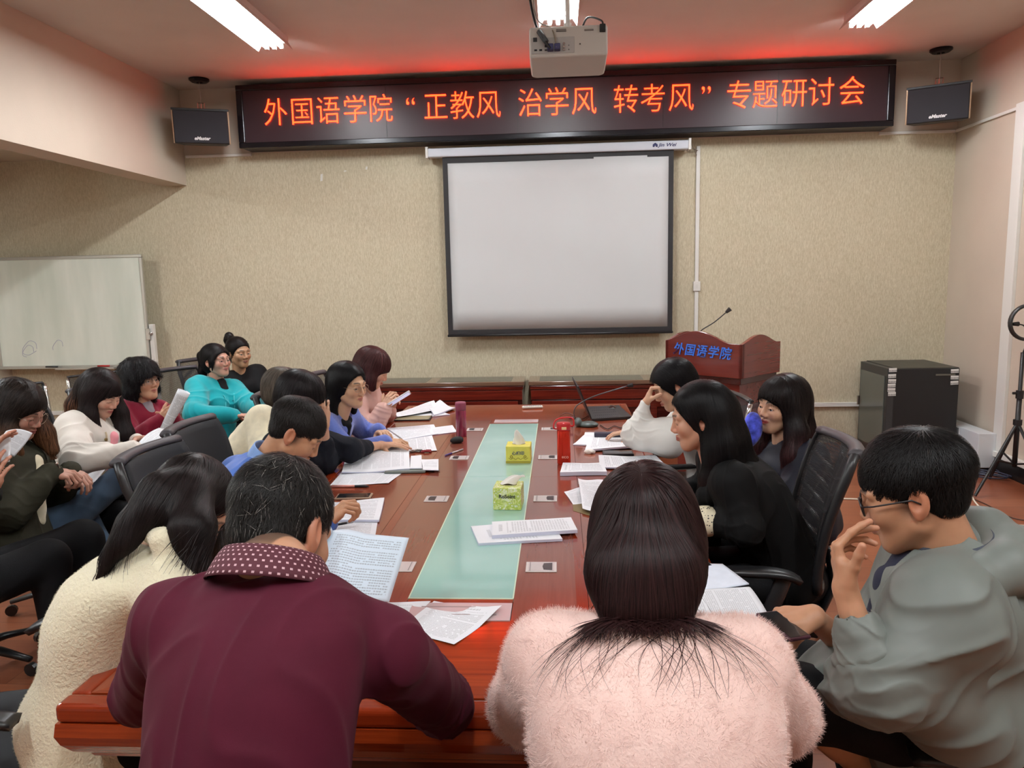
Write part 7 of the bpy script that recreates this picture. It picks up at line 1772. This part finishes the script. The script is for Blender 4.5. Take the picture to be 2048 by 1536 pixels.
if want('Q'):
    hQ = at(38, 822, Y=3.12)
    def post_Q(c):
        To = c['To']
        sdf_part(c, 'cream_shirt', schain([onto(c, To.pt(t_, .0, .15), -.026) for t_ in (.85, .7, .55, .4, .3)], (.040, .042, .042, .040, .036), .02), [To.pt(.8, 0, .1), To.pt(.3, 0, .12)], .09, fab('cream_tee', (226, 214, 184)), .006)
    make_person(dict(label='girl in an olive jacket, blue jeans and round glasses writing on her lap', seed=19, h=.0038,
        head=hQ, az=0, pitch=-26, hs=1.0, pelvis=(-2.42, 3.02, .52), baz=8, neck=hQ + V(-.06, 0, -.17), bend=.03,
        wrR=at(104, 945, Y=3.08), wrL=at(140, 942, Y=3.28), handR=dict(f=(.9, .3, -.25), n=(.1, .3, -.9), curl=((40, 50, 30), (45, 55, 30), (50, 60, 40), (55, 60, 40)), thumb=(35, 20)), handL=dict(f=(.8, -.2, -.3), n=(0, 0, -1), curl=((30, 40, 30),) * 4),
        skin=(196, 146, 126), face=dict(lips=(160, 80, 80), flush=.6), specs=dict(m=M_gold, r=.026, shape=1.0),
        knR=at(150, 1000, z=.60), anR=V(-1.95, 3.15, .10), knL=at(240, 958, z=.68), anL=at(215, 1020, z=.42), footL=(.3, -.2, -.5),
        top=dict(name='olive_jacket', mat=fab('olive_twill', (48, 46, 35), .8, .3), ease=.034, r=(.082, .072, .05), amp=.012, fold=.009, droop=.02, freq=30, h=.0055),
        bottom=dict(mat=M_jeans, r=(.092, .068, .055)),
        hair=dict(rgb=(34, 27, 24), h=.0038, cap=dict(th=.014, oh=.84, ow=.95), ridge=.003, part=(-.01, -.05, .06), lw=.035,
            locks=W_locks(hQ, 0, -26, [((.072, -.01, .0), [(.014, .01, .10), (.006, .04, .18)], (.045, .045, .025)), ((-.072, -.0, .0), [(-.02, .03, .12), (-.02, .07, .20)], (.038, .045, .025)), ((0, -.08, 0), [(0, -.02, .1)], (.06, .05))]),
            passes=[dict(n=2200, steps=10, step=.017, w=.0028, jit=.12, curl=.2, free=1)], tips=(1.13, (100, 66, 44), .1)), post=post_Q))
if want('R'):
    make_person(dict(label='person in black trousers cut off at the left edge, hand holding a paper', seed=20, h=.005,
        head=(-2.50, 2.30, 1.22), az=5, pitch=-20, pelvis=(-2.45, 2.36, .52), baz=25, wrR=at(-22, 985, Y=2.55), wrL=at(-25, 930, Y=2.62), handR=dict(f=(.3, .2, 1), n=(-.2, .9, 0), curl=(15, 20, 25, 30)), handL=dict(f=(.4, .1, .8), n=(.3, .2, -.2), curl=(10, 15, 20, 20), thumb=(10, 0)),
        skin=(190, 136, 112), elR=(-2.35, 2.5, .80),
        knR=at(95, 1120, z=.58), anR=at(140, 1330, z=.14), knL=at(165, 1078, z=.58), anL=at(215, 1290, z=.14),
        top=dict(name='dark_coat', mat=fab('dark_olive_coat', (26, 25, 22)), ease=.03, r=(.08, .07, .05), amp=.008, h=.007),
        bottom=dict(mat=M_blacktr, r=(.10, .082, .07)),
        hair=dict(rgb=(30, 24, 22), h=.005, cap=dict(th=.01), passes=[dict(n=500, steps=7, step=.018, w=.003)])))

# ---------------------------------------------------------------- things people hold
def held(name, label, c, m, cat='document', bend=None, wave=.004, solid=.0015):
    C = [V(*p) for p in c]; o0 = quad_pt(C, .5, .5)
    b = MB().grid(lambda u, v: quad_pt(C, u, v) - o0 + V(0, 0, wave * math.sin(u * 5) * math.sin(v * 4)) + (V(*bend(u, v)) if bend else 0), 16, 16)
    o = b.build(name, m, None, smooth=True, solid=solid); o.location = tuple(o0); return tag(o, label, cat, 'handouts held by the people along the wall')
held('handout', 'handout pages held open by the girl in the white jacket', [at(262, 905, Y=3.50), at(318, 856, Y=3.78), at(385, 864, Y=3.72), at(322, 897, Y=3.46)], M_p1, bend=lambda u, v: (0, 0, .02 * math.sin(PI * u)))
rp = thing('rolled_papers', 'papers rolled into a tube in the hands of the girl in maroon', 'papers', tuple(at(347, 815, Y=4.12)), 0)
r0 = np.array(rp.location); a_, b_ = at(326, 862, Y=4.12) - r0, at(367, 782, Y=4.16) - r0; ax_ = nrm(b_ - a_); e1_ = nrm(np.cross(ax_, (0, 1, 0.1))); e2_ = np.cross(ax_, e1_)
MB().grid(lambda u, v: a_ + (b_ - a_) * v + (e1_ * math.cos(u * 11) + e2_ * math.sin(u * 11)) * (.012 + .016 * u) * (1 + .5 * v), 60, 8).build('sheet', M_p1, rp, smooth=True, solid=.001)
held('handout', 'printed sheet on a brown folder on the lap of the girl in olive', [at(118, 960, z=.70), at(150, 940, z=.72), at(213, 938, z=.76), at(184, 968, z=.73)], M_p2)
held('folder', 'brown folder under the printed sheet on the olive girl\'s lap', [at(75, 975, z=.69), at(95, 958, z=.70), at(165, 960, z=.70), at(135, 974, z=.69)], mat('brown_folder', (134, 98, 52), .6), cat='folder')
held('handout', 'folded handout at the left edge held up by the cut-off person', [at(12, 862, Y=2.78), at(65, 866, Y=2.86), at(28, 915, Y=2.78), at(-20, 905, Y=2.70)], M_p3, bend=lambda u, v: (0, 0, .012 * math.sin(PI * u)))
held('handout', 'front leaf of paper at the very left edge', [at(-60, 868, Y=2.62), at(22, 874, Y=2.66), at(20, 925, Y=2.62), at(-60, 940, Y=2.58)], M_pw)
p_, q_ = at(775, 812, Y=4.62), at(822, 783, Y=4.66)
o = thing('smartphone', 'white phone held up by the woman in the pink down jacket', 'phone', tuple((p_ + q_) / 2)); d = nrm(q_ - p_); n_ = nrm(np.cross(d, (0, -1, .35)))
s2 = np.cross(n_, d); Mx = Matrix(((d[0], s2[0], n_[0], 0), (d[1], s2[1], n_[1], 0), (d[2], s2[2], n_[2], 0), (0, 0, 0, 1)))
MB().box((-.082, -.038, -.005), (.082, .038, .004), Mx).build('case', mat('white_phone', (222, 220, 224), .3), o, bevel=.003)
g = N('lit_phone_screen'); g.P(**{'Base Color': lin((200, 205, 235)), 'Roughness': .1, 'Emission Color': lin((205, 212, 245)), 'Emission Strength': .45}); MB().box((-.074, -.034, .004), (.074, .034, .0046), Mx).build('screen', g.m, o)
pa, pb = at(1545, 1236, Y=1.60), at(1580, 1262, Y=1.56)
o = thing('smartphone', 'dark red phone in the hand of the man in the grey jacket', 'phone', tuple((pa + pb) / 2)); d = nrm(pb - pa); s2 = nrm(V(0, .3, 1)); n_ = nrm(np.cross(d, s2)); s2 = np.cross(n_, d)
Mx = Matrix(((d[0], s2[0], n_[0], 0), (d[1], s2[1], n_[1], 0), (d[2], s2[2], n_[2], 0), (0, 0, 0, 1)))
MB().box((-.045, -.004, -.035), (.055, .004, .035), Mx).build('case', mat('dark_red_phone', (70, 34, 46), .3), o, bevel=.003); MB().box((-.04, .004, -.031), (.05, .0048, .031), Mx).build('screen', M_scr, o)
def held_pen(label, a, b2, m):
    t = thing('pen', label, 'pen', tuple(a)); d = V(*b2) - V(*a)
    MB().tube([(0, 0, 0), tuple(d * .9)], .0042, 8).build('barrel', m, t, smooth=True); MB().tube([tuple(d * .9), tuple(d)], [.004, .0008], 8).build('tip', M_black, t); return t
held_pen('silver pen in the writing hand of the woman in periwinkle', at(774, 857, Y=4.1), at(806, 880, Y=4.12), mat('silver_barrel', (190, 186, 190), .3, .5))
held_pen('grey pen in the hand of the girl in olive', at(112, 926, Y=3.05), at(128, 950, Y=3.12), M_chrome)
tb2 = thing('paper_bag', 'crumpled orange-brown paper wrapper by the girl in maroon', 'wrapper', tuple(at(346, 902, Y=3.75)))
wt = wrinkle(9, .012, 60); vb, fb = surf(lambda p: ell((0, 0, 0), (.03, .03, .05))(p) - wt(p), (-.08, -.08, -.09), (.08, .08, .09), .005); np_mesh('wrapper', vb, fb, mat('orange_wrapper', (206, 140, 112), .5), tb2)
